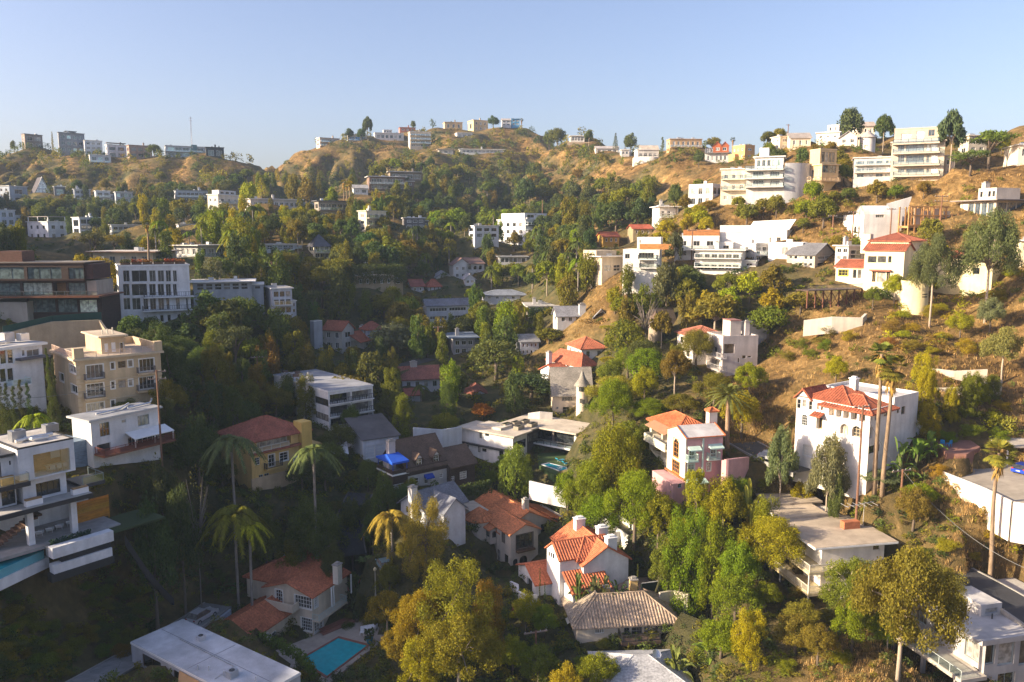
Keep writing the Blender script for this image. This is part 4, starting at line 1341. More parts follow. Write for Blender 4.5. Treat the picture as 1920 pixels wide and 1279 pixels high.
 H.shed('awning',[(-.7,w0+.1,wz - .6),(-.7,w1 - 2,wz - .6),(1.1,w1 - 2,wz+.1),(1.1,w0+.1,wz+.1)],c=(0.32,0.18,0.1),mat='fabric',bars=False,th=.08)
 H.pitched(1.2,7.5,w0 - .5,w1,wz,1.7,'hip','b',over=.5,c=(0.47,0.14,0.055))
pink_house()
def spanish_white():
 W=(0.80,0.76,0.72)
 T=(0.34,0.10,0.05)
 H=House('white_spanish_house','white Spanish house with dark red tile roof, arched loggia and garage below',1625,890,769,110,61,xl=1490,xr=1716,c=W)
 A,B,Z=H.A,H.B,H.H
 m=H.m
 m.l([(1493.7,748,1501.5,766),(1504.5,749,1512,763.5),(1516,752,1523,769)],nx=1,nz=2,fc=(0.5,0.47,0.4))
 m.l([(1532,755,1536.2,768),(1539,757,1543,769.5)],arch=True,nx=1,fc=(0.3,0.2,0.12))
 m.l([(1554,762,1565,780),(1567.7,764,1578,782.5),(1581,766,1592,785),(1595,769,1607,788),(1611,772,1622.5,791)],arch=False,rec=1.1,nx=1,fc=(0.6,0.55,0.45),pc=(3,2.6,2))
 m.l([(1503,777,1514,798)],arch=True,nx=3,nz=4,fc=(0.5,0.5,0.48))
 m.l([(1530.5,783,1542,805)],rec=.8,nx=2,nz=1,fc=(0.45,0.3,0.08),name='door')
 m.l([(1575,795,1591.5,815),(1597,799,1615,820)],arch=True,nx=3,nz=3,fc=(0.55,0.45,0.3),rec=.5)
 m.l([(1505,835,1522,856)],rec=.3,nx=1,nz=4,pane='paint',pc=(0.7,0.66,0.6),name='garage_door')
 m.l([(1530,838,1550,862)],rec=.3,nx=1,nz=4,pane='paint',pc=(0.7,0.66,0.6),name='garage_door')
 m.r([(1627,771,1634.5,790),(1641,768,1648,787)],rec=.8,nx=1,fc=(0.6,0.55,0.45))
 m.r([(1627,801,1636,822)],arch=True,nx=1,rec=.6,pane='stucco',pc=(0.7,0.6,0.42))
 m.r([(1629,836,1639,850),(1641,834,1649,847)],nx=2,nz=2,fc=DARK)
 m.r([(1690,762,1697,777),(1682,764,1686,775)],nx=1,fc=(0.4,0.3,0.2))
 m.r([(1658,764,1666,780)],nx=1,fc=(0.4,0.3,0.2))
 H.pitched(-.2,6.0,-.2,B*.62,Z - .2,1.5,'hip','b',over=.55,c=T)
 H.pitched(.6,7.5,B*.30,B*.86,Z+.35,1.6,'hip','b',over=.5,c=T)
 H.pitched(-.1,5.2,B*.80,B,Z+.2,1.2,'gable','a',over=.35,c=T,wallc=W)
 r=H.block(6.3,A - .003,.003,B - .5,Z - .01,Z+.55,W)
 H.flat(r,para=.5,c=(0.55,0.52,0.5),edge=W)
 H.shed('entry_canopy',[(-1.2,H.onL(1546,778,0)[0],H.onL(1537,782,-1)[1]),(-1.2,H.onL(1526,775,0)[0],H.onL(1537,782,-1)[1]),(-.004,H.onL(1526,775,0)[0],H.onL(1537,773,0)[1]),(-.004,H.onL(1546,778,0)[0],H.onL(1537,773,0)[1])],c=T)
 ca,cb=H.onZ(1645,750,Z+.5)
 H.chimney(A*.42,B*.5,Z,Z+3.0,1.0,1.0,c=W,cap=W)
 H.block(A+.003,A+4,1.0,8,-4,Z*.55,W)
spanish_white()
def cream_house():
 C=(0.80,0.70,0.50)
 T=(0.34,0.11,0.06)
 H=House('cream_spanish_house','cream Spanish house with red tile roofs and rounded terrace bastion on right slope',1690,566,468,165,74,xl=1619,wr=13,c=C)
 A,B,Z=H.A,H.B,H.H
 m=H.m
 m.l([(1627,480,1644,493),(1645.5,480,1662,493),(1665,480,1672,493)],nx=1,fc=(0.55,0.5,0.3))
 m.l([(1635,509,1642,529),(1645,509,1660,529),(1662,509,1669,529)],nx=2,fc=(0.6,0.45,0.25))
 zz=H.onL(1652,507,0)[1]
 H.box('awning',-.8,-.004,H.onL(1671,507,0)[0],H.onL(1632,507,0)[0],zz - .15,zz+.15,'fabric',(0.42,0.12,0.08))
 H.pitched(0,6,0,B,Z,1.4,'gable','b',over=.4,c=T)
 b=H.onL(1660,470,0)[0]
 tw=H.block(2.5,A,-.01,B*.97,Z,H.onL(1655,450,2.5)[1])
 tw.l([(1634,461,1641,472)],arch=True,nx=1,fc=(0.3,0.2,0.12))
 H.pitched(2.5,A,0,B*.97,tw.z1,1.5,'hip','b',over=.5,c=T)
 H.box('chimney_tower',3,5,B*.97+.3,B*.97+2.2,Z - 1,H.onL(1622,439,2.5)[1],'stucco',(0.8,0.72,0.55))
 lw=H.block(1.0,8,B+.003,H.onL(1567,510,1.0)[0],-3,H.onL(1595,499,1.0)[1])
 lw.l([(1572.5,506,1590,517)],nx=3,nz=2,fc=(0.62,0.52,0.06),surround=.12)
 lw.l([(1599,505,1606,522),(1608,505,1615,522)],nx=1,fc=(0.5,0.45,0.35))
 H.pitched(1.0,8,B,lw.b1,lw.z1,1.3,'gable','b',over=.4,c=T)
 t=H.loc(at(1712,572,160)); rad=24*160/F
 tz=H.loc(at(1712,526,160)).z
 tb=obj('bastion',MB().lathe([(rad+.3,-7),(rad,tz),(rad - .25,tz),(rad - .25,tz - .6),(0.02,tz - .6)],t.x,t.y,22),'stucco',(0.74,0.62,0.36),H.root,True)
 for i in range(4):
  for j in range(2):
   th=R(-128+i*7) - H.psi*0+0
   ax,ay=math.cos(th),math.sin(th)
   P=Vector((t.x+ax*(rad+.18),t.y+ay*(rad+.18),tz - 2.6 - .5*j))
   u=Vector((-ay,ax,0))*.13
   obj('vent_hole',MB().quad(P - u - Vector((0,0,.13)),P+u - Vector((0,0,.13)),P+u+Vector((0,0,.13)),P - u+Vector((0,0,.13))),'paint',(0.02,0.02,0.02),tb)
 W=House('cream_wing_house','pale yellow wing with flat roof terrace right of the cream Spanish house',1858,545,497,160,74,xl=1806,wr=9,c=(0.76,0.67,0.42))
 W.m.l([(1824,502,1837,514)],nx=2,fc=DARK)
 W.flat(W.m,over=.3,th=.3,c=(0.4,0.38,0.3),edge=(0.7,0.6,0.32))
 W.rail([(0,0),(0,W.B)],W.H+.35,'bar',1.0,(0.25,0.33,0.2))
 l2=W.block(1.5,9,W.B+.003,W.B+8,-4,W.H+1.5,(0.74,0.64,0.38))
 W.pitched(1.5,9,W.B,W.B+8,W.H+1.5,1.2,'hip','b',over=.4,c=T)
cream_house()
def grey_stack():
 G_=(0.56,0.50,0.47)
 H=House('grey_stucco_house','pale grey stacked stucco house with stair tower below the dry grass slope',1353,716,636,158,26,xl=1324,xr=1420,c=G_)
 m=H.m
 m.r([(1357.5,645,1377,663)],nx=1,fc=(0.3,0.2,0.15),rec=.4)
 m.r([(1391.5,666,1399,673),(1383,671,1387,680),(1402,667,1409,671)],nx=1,fc=(0.75,0.73,0.7))
 m.l([(1334,650,1345,664),(1334,674,1348,690)],nx=2,fc=(0.7,0.68,0.65),rec=.7)
 H.balL(m,1323,1352,668,out=1.2,rail='bar',rc=(0.45,0.43,0.42)); H.balL(m,1325,1352,692,out=1.2,rail='bar',rc=(0.45,0.43,0.42))
 H.flat(m,para=.6,c=(0.42,0.4,0.38),edge=G_)
 ta=H.onR(1369,630,3)[0]; t1=H.onR(1389,630,3)[0]
 t=H.block(ta,t1,3,6.5,H.H - 1,H.onR(1379,602,3)[1],(0.60,0.52,0.46))
 H.flat(t,over=.1,th=.15,c=(0.3,0.15,0.13),edge=(0.3,0.15,0.13))
 H.chimney(H.A*.86,3,H.H,H.H+3.0,1.0,.8,c=(0.58,0.52,0.48))
 b=H.block(H.A*.8,H.A+6,7,13,-2,H.H+2.6,(0.36,0.35,0.37))
 w=H.block(-3.0,4.5,H.B+.003,H.B+8.5,-4,H.H - .2,(0.78,0.72,0.68))
 w.grid('L',2,3,.08,.92,.08,.95,.45,.55,fc=DARK,nx=2,nz=2)
 H.pitched(-3.0,4.5,H.B,H.B+8.5,H.H - .2,1.5,'hip','b',over=.5,c=(0.36,0.14,0.09))
 return H
HS=grey_stack()
def deck_house():
 W=(0.78,0.74,0.68)
 RF=(0.47,0.385,0.29)
 H=House('white_deck_house','white two-level house with tan flat roof and two white railed decks among eucalyptus',1536,1126,1024,100,33,xl=1412,xr=1655,c=W)
 A,B,Z=H.A,H.B,H.H
 m=H.m
 m.l([(1423,969,1431,984),(1447,987,1456,1004),(1467,994,1485,1018),(1495,1011,1512,1030)],nx=2,fc=(0.6,0.55,0.4))
 m.l([(1518,1056,1532,1075),(1491,1052,1502,1068)],nx=2,fc=(0.6,0.55,0.4))
 m.r([(1546,1064,1579,1081)],nx=3,fc=(0.7,0.68,0.62)); m.r([(1637,1018,1650,1032)],nx=1,fc=(0.7,0.68,0.62))
 m.r([(1600,1060,1616,1074)],nx=2,fc=(0.7,0.68,0.62))
 zt=Z+.004
 H.box('roof',-1.6,A+1.2,-1.0,B*.52,zt,zt+.28,'gravel',RF)
 H.box('roof',-1.0,A*.75,B*.52+.003,B*.86,zt+.25,zt+.55,'gravel',(0.50,0.41,0.31))
 H.box('roof',.5,A*.95,B*.78,B+2.5,zt+.56,zt+.8,'gravel',(0.47,0.39,0.3))
 H.box('fascia',-1.66,A+1.26,-1.06,B*.52,zt - .05,zt+.2,'paint',WHITE)
 H.box('fascia',-1.06,A*.75,B*.52+.01,B*.86,zt+.2,zt+.5,'paint',WHITE)
 fl=[Z - 2.7,Z - 5.6]
 for z in fl:
  o=H.box('deck',-2.8,-.004,-1.8,B*.68,z - .35,z,'wood',(0.6,0.5,0.3))
  o2=H.box('deck',-.004,3.0,-1.8,-.004,z - .35,z,'wood',(0.6,0.5,0.3))
  H.rail([(2.9,-1.7),(-2.7,-1.7),(-2.7,B*.67)],z,'bar',1.0,(0.72,0.66,0.52),o)
 for b in (-1.7,B*.3,B*.6):
  H.box('post',-2.75,-2.6,b,b+.15,-3,Z - 2.7,'paint',(0.7,0.65,0.55))
 ca,cb=H.onZ(1594,983,Z+.8)
 H.box('chimney',ca - 1.2,ca+1.2,cb - .5,cb+.5,zt,zt+1.3,'wood',(0.42,0.15,0.07))
 an=MB().tube([(ca+2,cb,zt),(ca+2,cb,zt+3.6)],.05,5).tube([(ca - 1.2,cb - .4,zt+3.5),(ca+3.8,cb+.6,zt+3.6)],.05,5)
 for i in range(6): an.tube([(ca - 1+i*.9,cb - .9,zt+3.55),(ca - 1+i*.9,cb+.9,zt+3.55)],.03,4)
 obj('antenna',an,'metal',(0.6,0.58,0.55),H.root)
 H.block(A*.2,A,-3.2,-.003,-4,Z - 5.8,(0.75,0.70,0.62))
deck_house()
def concrete_house():
 G_=(0.44,0.42,0.41)
 H=House('concrete_house','grey board-formed concrete house with large corner windows, lower right corner',1840,1312,1206,82,46,xl=1690,wr=16,c=G_,mat='concrete')
 A,B,Z=H.A,H.B,H.H
 m=H.m
 gf=dict(fc=(0.36,0.42,0.40),rec=.3)
 m.l([(1809,1190,1836,1236)],nx=2,**gf); m.l([(1772,1172,1792,1205)],nx=2,**gf); m.l([(1748,1160,1762,1188)],nx=2,**gf); m.l([(1712,1142,1738,1168)],nx=3,**gf)
 m.r([(1846,1207,1866,1246)],nx=1,**gf); m.r([(1872,1202,1902,1247)],nx=1,**gf)
 m.l([(1800,1240,1818,1262),(1824,1252,1836,1274),(1760,1215,1780,1235)],nx=1,**gf)
 m.r([(1870,1262,1902,1300)],nx=2,**gf)
 m.r([(1912,1200,1940,1246)],nx=1,**gf)
 H.box('roof',-1.0,A+.3,-.5,B+.3,Z+.004,Z+.35,'concrete',(0.50,0.475,0.455))
 H.box('parapet',-1.0,A,-.5,-.2,Z+.353,Z+.6,'concrete',(0.5,0.48,0.47))
 zr=Z+.35
 pa,pb=H.onZ(1839,1156,zr)
 b1=H.onL(1782,1125,pa)[0]; a1=H.onR(1878,1145,pb)[0]
 mo=H.block(pa,a1,pb,b1,Z+.1,H.onL(1839,1134,pa)[1],(0.58,0.56,0.54),'concrete')
 mo.r([(1847.5,1140,1871,1150)],nx=1,fc=(0.3,0.32,0.35))
 z=Z - 3.6
 o=H.box('terrace',-3.4,-.004,-.5,B*.9,z - .45,z,'concrete',(0.5,0.45,0.38))
 H.rail([(-3.3,-.4),(-3.3,B*.9)],z,'glass',1.0,(0.4,0.45,0.45),o)
 for b in (0.5,B*.45,B*.85):
  H.box('column',-3.0,-2.6,b,b+.4,-8,z - .45,'concrete',(0.5,0.47,0.44))
 for i,(px,py) in enumerate(((1860,1160),(1882,1150),(1800,1120))):
  q=H.onZ(px,py,zr)
  obj('vent_pipe',MB().tube([(q[0],q[1],zr),(q[0],q[1],zr+.6)],.09,6),'metal',(0.1,0.1,0.1),H.root)
concrete_house()
def low_left_roof():
 H=House('grey_roof_house','low house under a broad pale grey gravel roof at the lower left edge',468,1362,1322,80,36,xl=255,xr=566,c=(0.5,0.5,0.52),ctrl=True)
 A,B,Z=H.A,H.B,H.H
 H.box('fascia',-.06,A+.06,-.06,B+.06,Z,Z+.25,'paint',(0.75,0.74,0.72))
 H.box('roof',0,A,0,B,Z+.254,Z+.32,'gravel',(0.52,0.53,0.55))
 H.m.grid('L',3,1,.1,.95,.1,.9,.6,.8,fc=BROWN)
 for (px,py) in ((392,1258),(420,1268),(372,1256),(480,1278),(445,1262)):
  q=H.onZ(px,py,Z+.3)
  obj('vent_pipe',MB().tube([(q[0],q[1],Z+.3),(q[0],q[1],Z+.95)],.1,6),'metal',(0.7,0.7,0.7),H.root)
 obj('seam',MB().box(A*.55,A*.55+.05,.3,B - .3,Z+.324,Z+.34),'paint',(0.15,0.15,0.16),H.root)
 obj('seam',MB().box(.3,A - .3,B*.5,B*.5+.05,Z+.324,Z+.34),'paint',(0.15,0.15,0.16),H.root)
 H.unit(A*.3,B*.25,Z+.32,1.1,.9,.8); H.unit(A*.72,B*.7,Z+.32,.9,.8,.6,(.6,.6,.62)); obj('conduit',MB().tube([(A*.1,B*.3,Z+.4),(A*.5,B*.32,Z+.4),(A*.52,B*.8,Z+.4)],.05,5),'metal',(.5,.5,.5),H.root)
 obj('shade_sail',MB().quad((-3.5,B*.35,Z - .9),(-.1,B*.2,Z - .2),(-.1,B*.55,Z - .1)),'fabric',(0.5,0.28,0.12),H.root)
low_left_roof()
def low_mid_roof():
 H=House('grey_hip_house','small house whose grey hip roof shows at the bottom edge beside a satellite dish',1130,1335,1296,88,10,xr=1300,wl=9,c=(0.6,0.58,0.55))
 H.pitched(0,H.A,0,H.B,H.H,1.9,'hip','a',c=(0.42,0.42,0.43),mat='shingle')
 q=H.onZ(1242,1258,H.H+1.9)
 dish(H,q[0],4.0,H.H+2.2,.6)
low_mid_roof()
def grey_gables():
 H=House('grey_gable_house','white house with dark grey gable roofs tucked below the shingle house hedge',800,985,958,122,38,xl=752,xr=872,c=(0.62,0.64,0.68))
 H.m.r([(806,960,820,976),(840,950,856,966)],nx=2)
 H.m.grid('L',2,1,.1,.9,.2,.9,.6,.7)
 H.pitched(0,H.A,0,H.B,H.H,2.3,'gable','a',c=(0.15,0.16,0.19),mat='shingle',over=.5)
 H.pitched(1.5,6.0,-2.5,H.B*.5,H.H,1.9,'gable','b',c=(0.17,0.18,0.21),mat='shingle',over=.4)
 H.block(1.5,6.0,-2.5,-.003,-4,H.H)
 H.chimney(-0.6,H.B*.4,0,H.H+3.4,1.1,1.0,c=(0.66,0.64,0.62))
grey_gables()
def garage():
 H=House('garage','white triple garage with dark sloping roof above the shaded street',681,864,826,142,22,xr=748,wl=8,c=(0.66,0.67,0.72))
 H.m.grid('R',3,1,.05,.97,.02,.72,.86,.9,rec=.25,pane='paint',pc=(0.62,0.64,0.68),nx=1,nz=4,name='garage_door')
 Z=H.H
 H.shed('roof',[(-.3,-.4,Z+.1),(H.A+.3,-.4,Z+.1),(H.A+.3,8.3,Z+2.6),(-.3,8.3,Z+2.6)],c=(0.11,0.105,0.11),mat='gravel',bars=False)
garage()
# ================================================================== hillside houses
G3=(0.30,0.31,0.33)
BLU=(0.45,0.52,0.60)
DG=dict(fc=(0.12,0.12,0.13))
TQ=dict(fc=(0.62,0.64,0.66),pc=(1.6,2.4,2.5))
def add_block(H,a0,a1,b0,b1,z0,z1,c,n=None,m=1,**st):
 b=H.block(a0,a1,b0,b1,z0,z1,c)
 if n: b.grid('R',n,m,fu=.7,fv=.6,**st)
 return b
# ---- left ridge
far('ridge_house','brown-grey box house with overhanging roof at the far left of the left ridge',41,48,80,251,279,545,25,(0.30,0.24,0.2),(2,2),(1,1),rc=(0.2,0.17,0.15),edge=(0.12,0.1,0.1))
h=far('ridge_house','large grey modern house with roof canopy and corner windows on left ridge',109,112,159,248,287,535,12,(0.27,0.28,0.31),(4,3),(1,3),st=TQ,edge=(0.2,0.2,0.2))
h.box('roof_canopy',h.A*.3,h.A*.75,2,7,h.H+1.3,h.H+1.6,'paint',DARK); h.box('roof_room',h.A*.5,h.A*.72,3,6,h.H,h.H+1.3,'paint',G3)
far('ridge_house','narrow white three-storey house right of the grey modern ridge house',None,160,192,263,291,535,5,(0.62,0.64,0.68),(3,3),edge=WHITE)
h=far('stilt_house','small white house standing on thin stilts below the left ridge',None,169,208,290,304,515,3,(0.62,0.64,0.67),(3,1),found=.3,edge=WHITE,bal=[.02],st=TQ)
for q in (.15,.5,.85):
 for b in (.4,6): h.box('stilt',h.A*q - .25,h.A*q+.25,b,b+.5,-9,-.31,'paint',(0.55,0.56,0.6))
h=far('ridge_house','white two-storey house with dark pergola on its roof on left ridge',198,202,237,271,297,530,10,(0.60,0.62,0.66),(2,2),st=DG)
h.box('pergola',0,h.A,0,5,h.H+1.2,h.H+1.45,'wood',(0.12,0.08,0.07))
far('ridge_house','dusty pink-brown house with square windows on left ridge',238,243,285,272,298,525,10,(0.40,0.28,0.22),(3,2),st=DG,edge=(0.36,0.25,0.2))
h=far('glass_ridge_house','long two-storey house with teal glass bays and stair tower on left ridge',None,311,386,273,294,520,3,(0.5,0.53,0.56),(5,2),st=TQ,fu=.9,fv=.72,bal=[.5],edge=(0.5,0.52,0.55))
h.box('stair_tower',h.A*.63,h.A*.78,-.6,3,-2,h.H+1.2,'paint',(0.10,0.2,0.23)); h.box('retaining_wall',1,h.A*1.25,-3,-2.4,-5.5,-.3,'concrete',(0.34,0.34,0.35))
far('ridge_house','dark box house at the right end of the glass-fronted ridge house',None,387,420,276,297,520,3,(0.05,0.06,0.075),(2,1),st=TQ,edge=DARK)
# ---- row below the left ridge
far('hillside_house','blue-grey house with dark ribbon windows at the left picture edge',-12,20,52,349,384,440,40,(0.42,0.47,0.55),(1,2),(3,3),st=dict(fc=WHITE),fu=.5,edge=WHITE)
def aframe():
 H=House('a_frame_house','glass-fronted A-frame house with dark roof on the left hillside',64,366,364,440,12,xr=97,wl=10,c=(0.3,0.28,0.27),main=False)
 h_=at(80,331,440).z - H.C.z
 A=H.A
 H.poly('roof',[[(-.4,-.6,-.3),(-.4,10,-.3),(A/2,10,h_),(A/2,-.6,h_)],[(A+.4,-.6,-.3),(A+.4,10,-.3),(A/2,10,h_),(A/2,-.6,h_)]],'shingle',(0.09,0.08,0.09))
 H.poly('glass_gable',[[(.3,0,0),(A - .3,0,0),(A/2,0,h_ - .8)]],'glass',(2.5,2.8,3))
 mb=MB().tube([(0,-.3,-.2),(A/2,-.3,h_),(A,-.3,-.2)],.28,4)
 for q in (.08,.36,.62):
  x=A/2*q
  mb.tube([(x,-.1,h_*q),(A - x,-.1,h_*q)],.2,4)
 for q in (.3,.5,.7): mb.tube([(A*q,-.1,0),(A*q,-.1,h_*(1 - abs(q - .5)*2)*.98)],.14,4)
 obj('gable_frame',mb,'paint',(0.62,0.63,0.66),H.root)
 H.block(-.5,A+3,.5,10,-6,-.32,(0.26,0.23,0.22))
aframe()
far('hillside_house','grey boxy house touching the right side of the A-frame',None,103,123,350,370,440,5,(0.25,0.25,0.27),(1,1),st=TQ,wl=7)
far('hillside_house','small white two-level house third from the A-frame along the row',None,140,170,355,374,440,5,(0.55,0.57,0.62),(3,2),st=DG,edge=WHITE)
far('hillside_house','white stepped house with railed terraces in the middle of the left row',None,181,207,358,380,438,8,(0.55,0.57,0.62),(2,2),st=DG,bal=[.05,.5],edge=WHITE)
far('hillside_house','pale house with tall glazed bays right of the stepped white one',None,218,249,360,382,436,6,(0.42,0.45,0.5),(4,2),st=TQ,fu=.85,fv=.7)
far('hillside_house','long white two-storey house with continuous dark windows below the bare slope',None,331,399,357,381,430,6,(0.6,0.62,0.66),(8,2),st=DG,fu=.85,fv=.5,edge=G3,bal=[.5])
# ---- lower left row
far('hillside_house','white cubic house with tall glass, cut by the left picture edge',None,-12,29,394,425,370,8,(0.62,0.65,0.7),(3,2),st=TQ,fv=.65,edge=WHITE)
h=far('hillside_house','white three-storey house with rooftop pergola and a blue parasol on top',52,92,126,416,452,365,28,(0.62,0.64,0.69),(2,2),(3,2),st=DG,fu=.4,fv=.4,edge=WHITE)
for (a,b) in ((.3,.3),(h.A - .6,.3),(.3,h.B - .6),(h.A - .6,h.B - .6),(.3,h.B*.5)): h.box('pergola_post',a,a+.3,b,b+.3,h.H+.2,h.H+2.3,'paint',WHITE)
h.box('pergola_roof',.1,h.A - .1,.1,h.B - .1,h.H+2.3,h.H+2.5,'wood',(0.35,0.3,0.28))
h=far('hillside_house','white-framed box house with big three-level windows on the left hillside',136,151,188,408,445,355,25,(0.66,0.68,0.72),(3,3),(1,2),st=DG,fu=.9,fv=.72,edge=WHITE)
far('hillside_house','low long white house with terrace windows behind the tall fan palm',206,210,272,422,446,330,12,(0.5,0.52,0.56),(6,2),st=DG,fu=.85,fv=.6,bal=[.48],edge=WHITE)
far('hillside_house','sliver of a white house between dark trees under the tall white knoll house',None,335,366,421,432,345,5,(0.6,0.62,0.66),(3,1))
# ---- knoll
h=far('knoll_house','tall cream tower house with stepped balconies at the left end of the knoll',390,411,450,365,414,355,50,(0.74,0.68,0.58),(3,3),(2,3),st=dict(fc=WHITE),fu=.45,fv=.4,edge=WHITE,bal=[.35,.68])
add_block(h,3,h.A,2,h.B,h.H,h.H+2.2,(0.66,0.64,0.62),3)
far('knoll_house','long low mid-century house with flat roof on top of the brown knoll',458,470,566,373,392,335,14,(0.62,0.58,0.54),(9,1),(1,1),fu=.7,fv=.5,over=.8,edge=WHITE,st=dict(fc=WHITE))
far('knoll_house','brown-grey two-level house with full-width balconies right of the brown knoll top',590,598,656,377,411,315,18,(0.34,0.29,0.25),(5,2),(1,2),fu=.88,fv=.6,bal=[.05,.52],rc=(0.13,0.13,0.15),edge=(0.12,0.12,0.13),over=.9,rcol=(0.6,0.58,0.5),st=dict(fc=(0.5,0.42,0.3)))
h=far('knoll_house','cream terraced house with sloping roofline and small balconies on the steep slope',672,688,724,396,437,300,38,(0.70,0.62,0.47),(3,3),(1,3),fu=.55,fv=.5,bal=[.37,.7],rcol=BROWN,edge=(0.7,0.65,0.5),st=dict(fc=(0.5,0.5,0.5)))
far('glass_pavilion','low white glass pavilion with a chimney beside the tall eucalyptus',None,498,553,459,469,262,6,(0.66,0.68,0.7),(5,1),fu=.92,fv=.8,st=TQ,over=.7,edge=WHITE)
h=far('hip_roof_house','two-level glazed house with dark hip roof and deck behind the eucalyptus',578,590,619,459,487,262,20,(0.62,0.56,0.42),(3,2),(1,2),fu=.85,fv=.7,roof='hip',h=3.4,rc=(0.10,0.10,0.12),bal=[.48],st=dict(fc=(0.7,0.66,0.5)),over=.9)
h=far('modern_house','brown horizontal modern house with white roof edge at the foot of the central hill',None,693,760,331,357,400,8,(0.22,0.15,0.12),(6,2),fu=.9,fv=.6,bal=[.45],over=1.0,edge=WHITE,rc=(0.5,0.5,0.5))
far('modern_house','long flat house with pale fascia just above the brown horizontal modern house',None,732,792,322,339,425,10,(0.30,0.25,0.2),(4,1),fu=.85,over=1.2,edge=WHITE)
far('hillside_house','small white cottage left of the brown horizontal modern house',None,663,690,352,365,390,5,(0.66,0.66,0.64),(2,1),roof='gable',rc=(0.35,0.34,0.33),wl=6)
far('hillside_house','dark grey house with railed deck half hidden in the middle woods',None,760,797,409,430,330,8,(0.18,0.17,0.17),(3,2),bal=[.1],rc=G3)
far('flat_tan_building','low tan flat-roofed building with small windows above the hedge',None,666,739,519,537,235,4,(0.42,0.33,0.21),(5,1),fu=.35,fv=.55,over=.05,edge=(0.42,0.33,0.21))
# ---- central ridge
h=far('ridge_house','terraced house with white bands at the left end of the central ridge',593,600,637,258,274,560,20,(0.55,0.46,0.38),(3,2),(1,2),bal=[.05,.5],edge=WHITE)
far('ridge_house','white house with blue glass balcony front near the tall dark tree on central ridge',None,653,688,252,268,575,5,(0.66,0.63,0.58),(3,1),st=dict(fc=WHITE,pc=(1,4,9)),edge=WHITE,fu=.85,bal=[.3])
h=far('ridge_house','white stepped multi-roof house on the crest left of the pink one',None,703,757,249,262,590,4,(0.68,0.66,0.64),(6,1),edge=WHITE)
add_block(h,h.A*.3,h.A*.6,1,6,h.H,h.H+2.6,(0.7,0.68,0.66),3)
far('ridge_house','salmon-pink house with flat roof on the central crest',None,750,779,239,254,610,5,(0.52,0.22,0.17),(3,2),fu=.5,edge=(0.5,0.22,0.17))
far('ridge_house','cream four-level house with white horizontal balconies facing the valley on central hill',None,769,808,247,277,560,8,(0.66,0.58,0.46),(4,4),bal=[.27,.52,.77],fu=.9,fv=.55,edge=WHITE,rcol=WHITE)
far('ridge_house','sand-coloured block house, left of the two tan blocks on the summit',None,834,867,229,243,610,8,(0.62,0.48,0.29),(3,1),fu=.4,edge=(0.62,0.48,0.3))
far('ridge_house','sand-coloured block house, right of the two tan blocks on the summit',877,888,915,225,246,605,25,(0.62,0.48,0.29),(3,2),(1,1),fu=.4,edge=(0.62,0.48,0.3))
h=far('ridge_house','white house above a tall white tower wall below the tan summit blocks',None,857,886,249,260,570,10,(0.68,0.66,0.62),(3,1),edge=WHITE)
h.block(0,h.A*.55,-3,2,-12,-1,(0.6,0.6,0.6)).grid('R',1,3,fu=.4,fv=.5)
far('ridge_house','long low white house like a ribbon across the upper central slope',None,862,945,280,287,525,3,(0.64,0.64,0.62),(10,1),fu=.8,fv=.6,over=.8,edge=WHITE,wl=6)
far('ridge_house','small house with pale curved roof left of the ribbon-like white house',None,822,850,280,289,520,3,(0.62,0.58,0.5),(3,1),over=1,edge=(0.6,0.5,0.4))
far('ridge_house','white house with dark windows on the summit right of the tan blocks',None,941,958,225,237,600,3,(0.66,0.65,0.66),(2,2),roof='gable',rc=(0.4,0.36,0.34))
far('ridge_house','bright blue box house on the summit beside a small palm',None,959,974,223,236,600,3,(0.10,0.30,0.52),(2,2),edge=(0.15,0.35,0.55))
h=far('ridge_house','white flat house on a tan retaining wall right of the summit trees',None,1070,1096,255,266,520,5,(0.66,0.62,0.56),(4,1),fu=.85,fv=.7,over=.8,edge=WHITE)
h.box('retaining_wall',-2,h.A+3,-1.5,-1,-6,-.3,'concrete',(0.42,0.32,0.22))
far('ridge_garage','long pale house with low pitched roof on the right saddle',None,1117,1160,278,288,470,5,(0.62,0.58,0.52),(4,1),roof='gable',h=1.6,rc=(0.42,0.38,0.36))
far('ridge_house','small pale house between hedges on the right saddle',None,1165,1180,281,292,430,5,(0.55,0.52,0.48),(2,1))
h=far('ridge_house','white house with curved terrace wall and steep gable on the right saddle',None,1195,1235,281,300,400,10,(0.68,0.65,0.6),(4,1),fu=.7,fv=.35,edge=WHITE)
h.pitched(2,h.A,1,7,h.H+.3,2.2,'gable','a',c=(0.5,0.42,0.34),mat='shingle')
obj('terrace_wall',MB().lathe([(7,-5),(7,1.2),(6.6,1.2)],h.A*.5,3,20),'stucco',(0.68,0.65,0.6),h.root,True)
far('ridge_house','long tan house with stepped flat roof and deck on the right saddle',1250,1256,1316,261,277,385,15,(0.55,0.37,0.2),(6,1),(1,1),fu=.5,over=.3,edge=(0.55,0.38,0.22),bal=[.05])
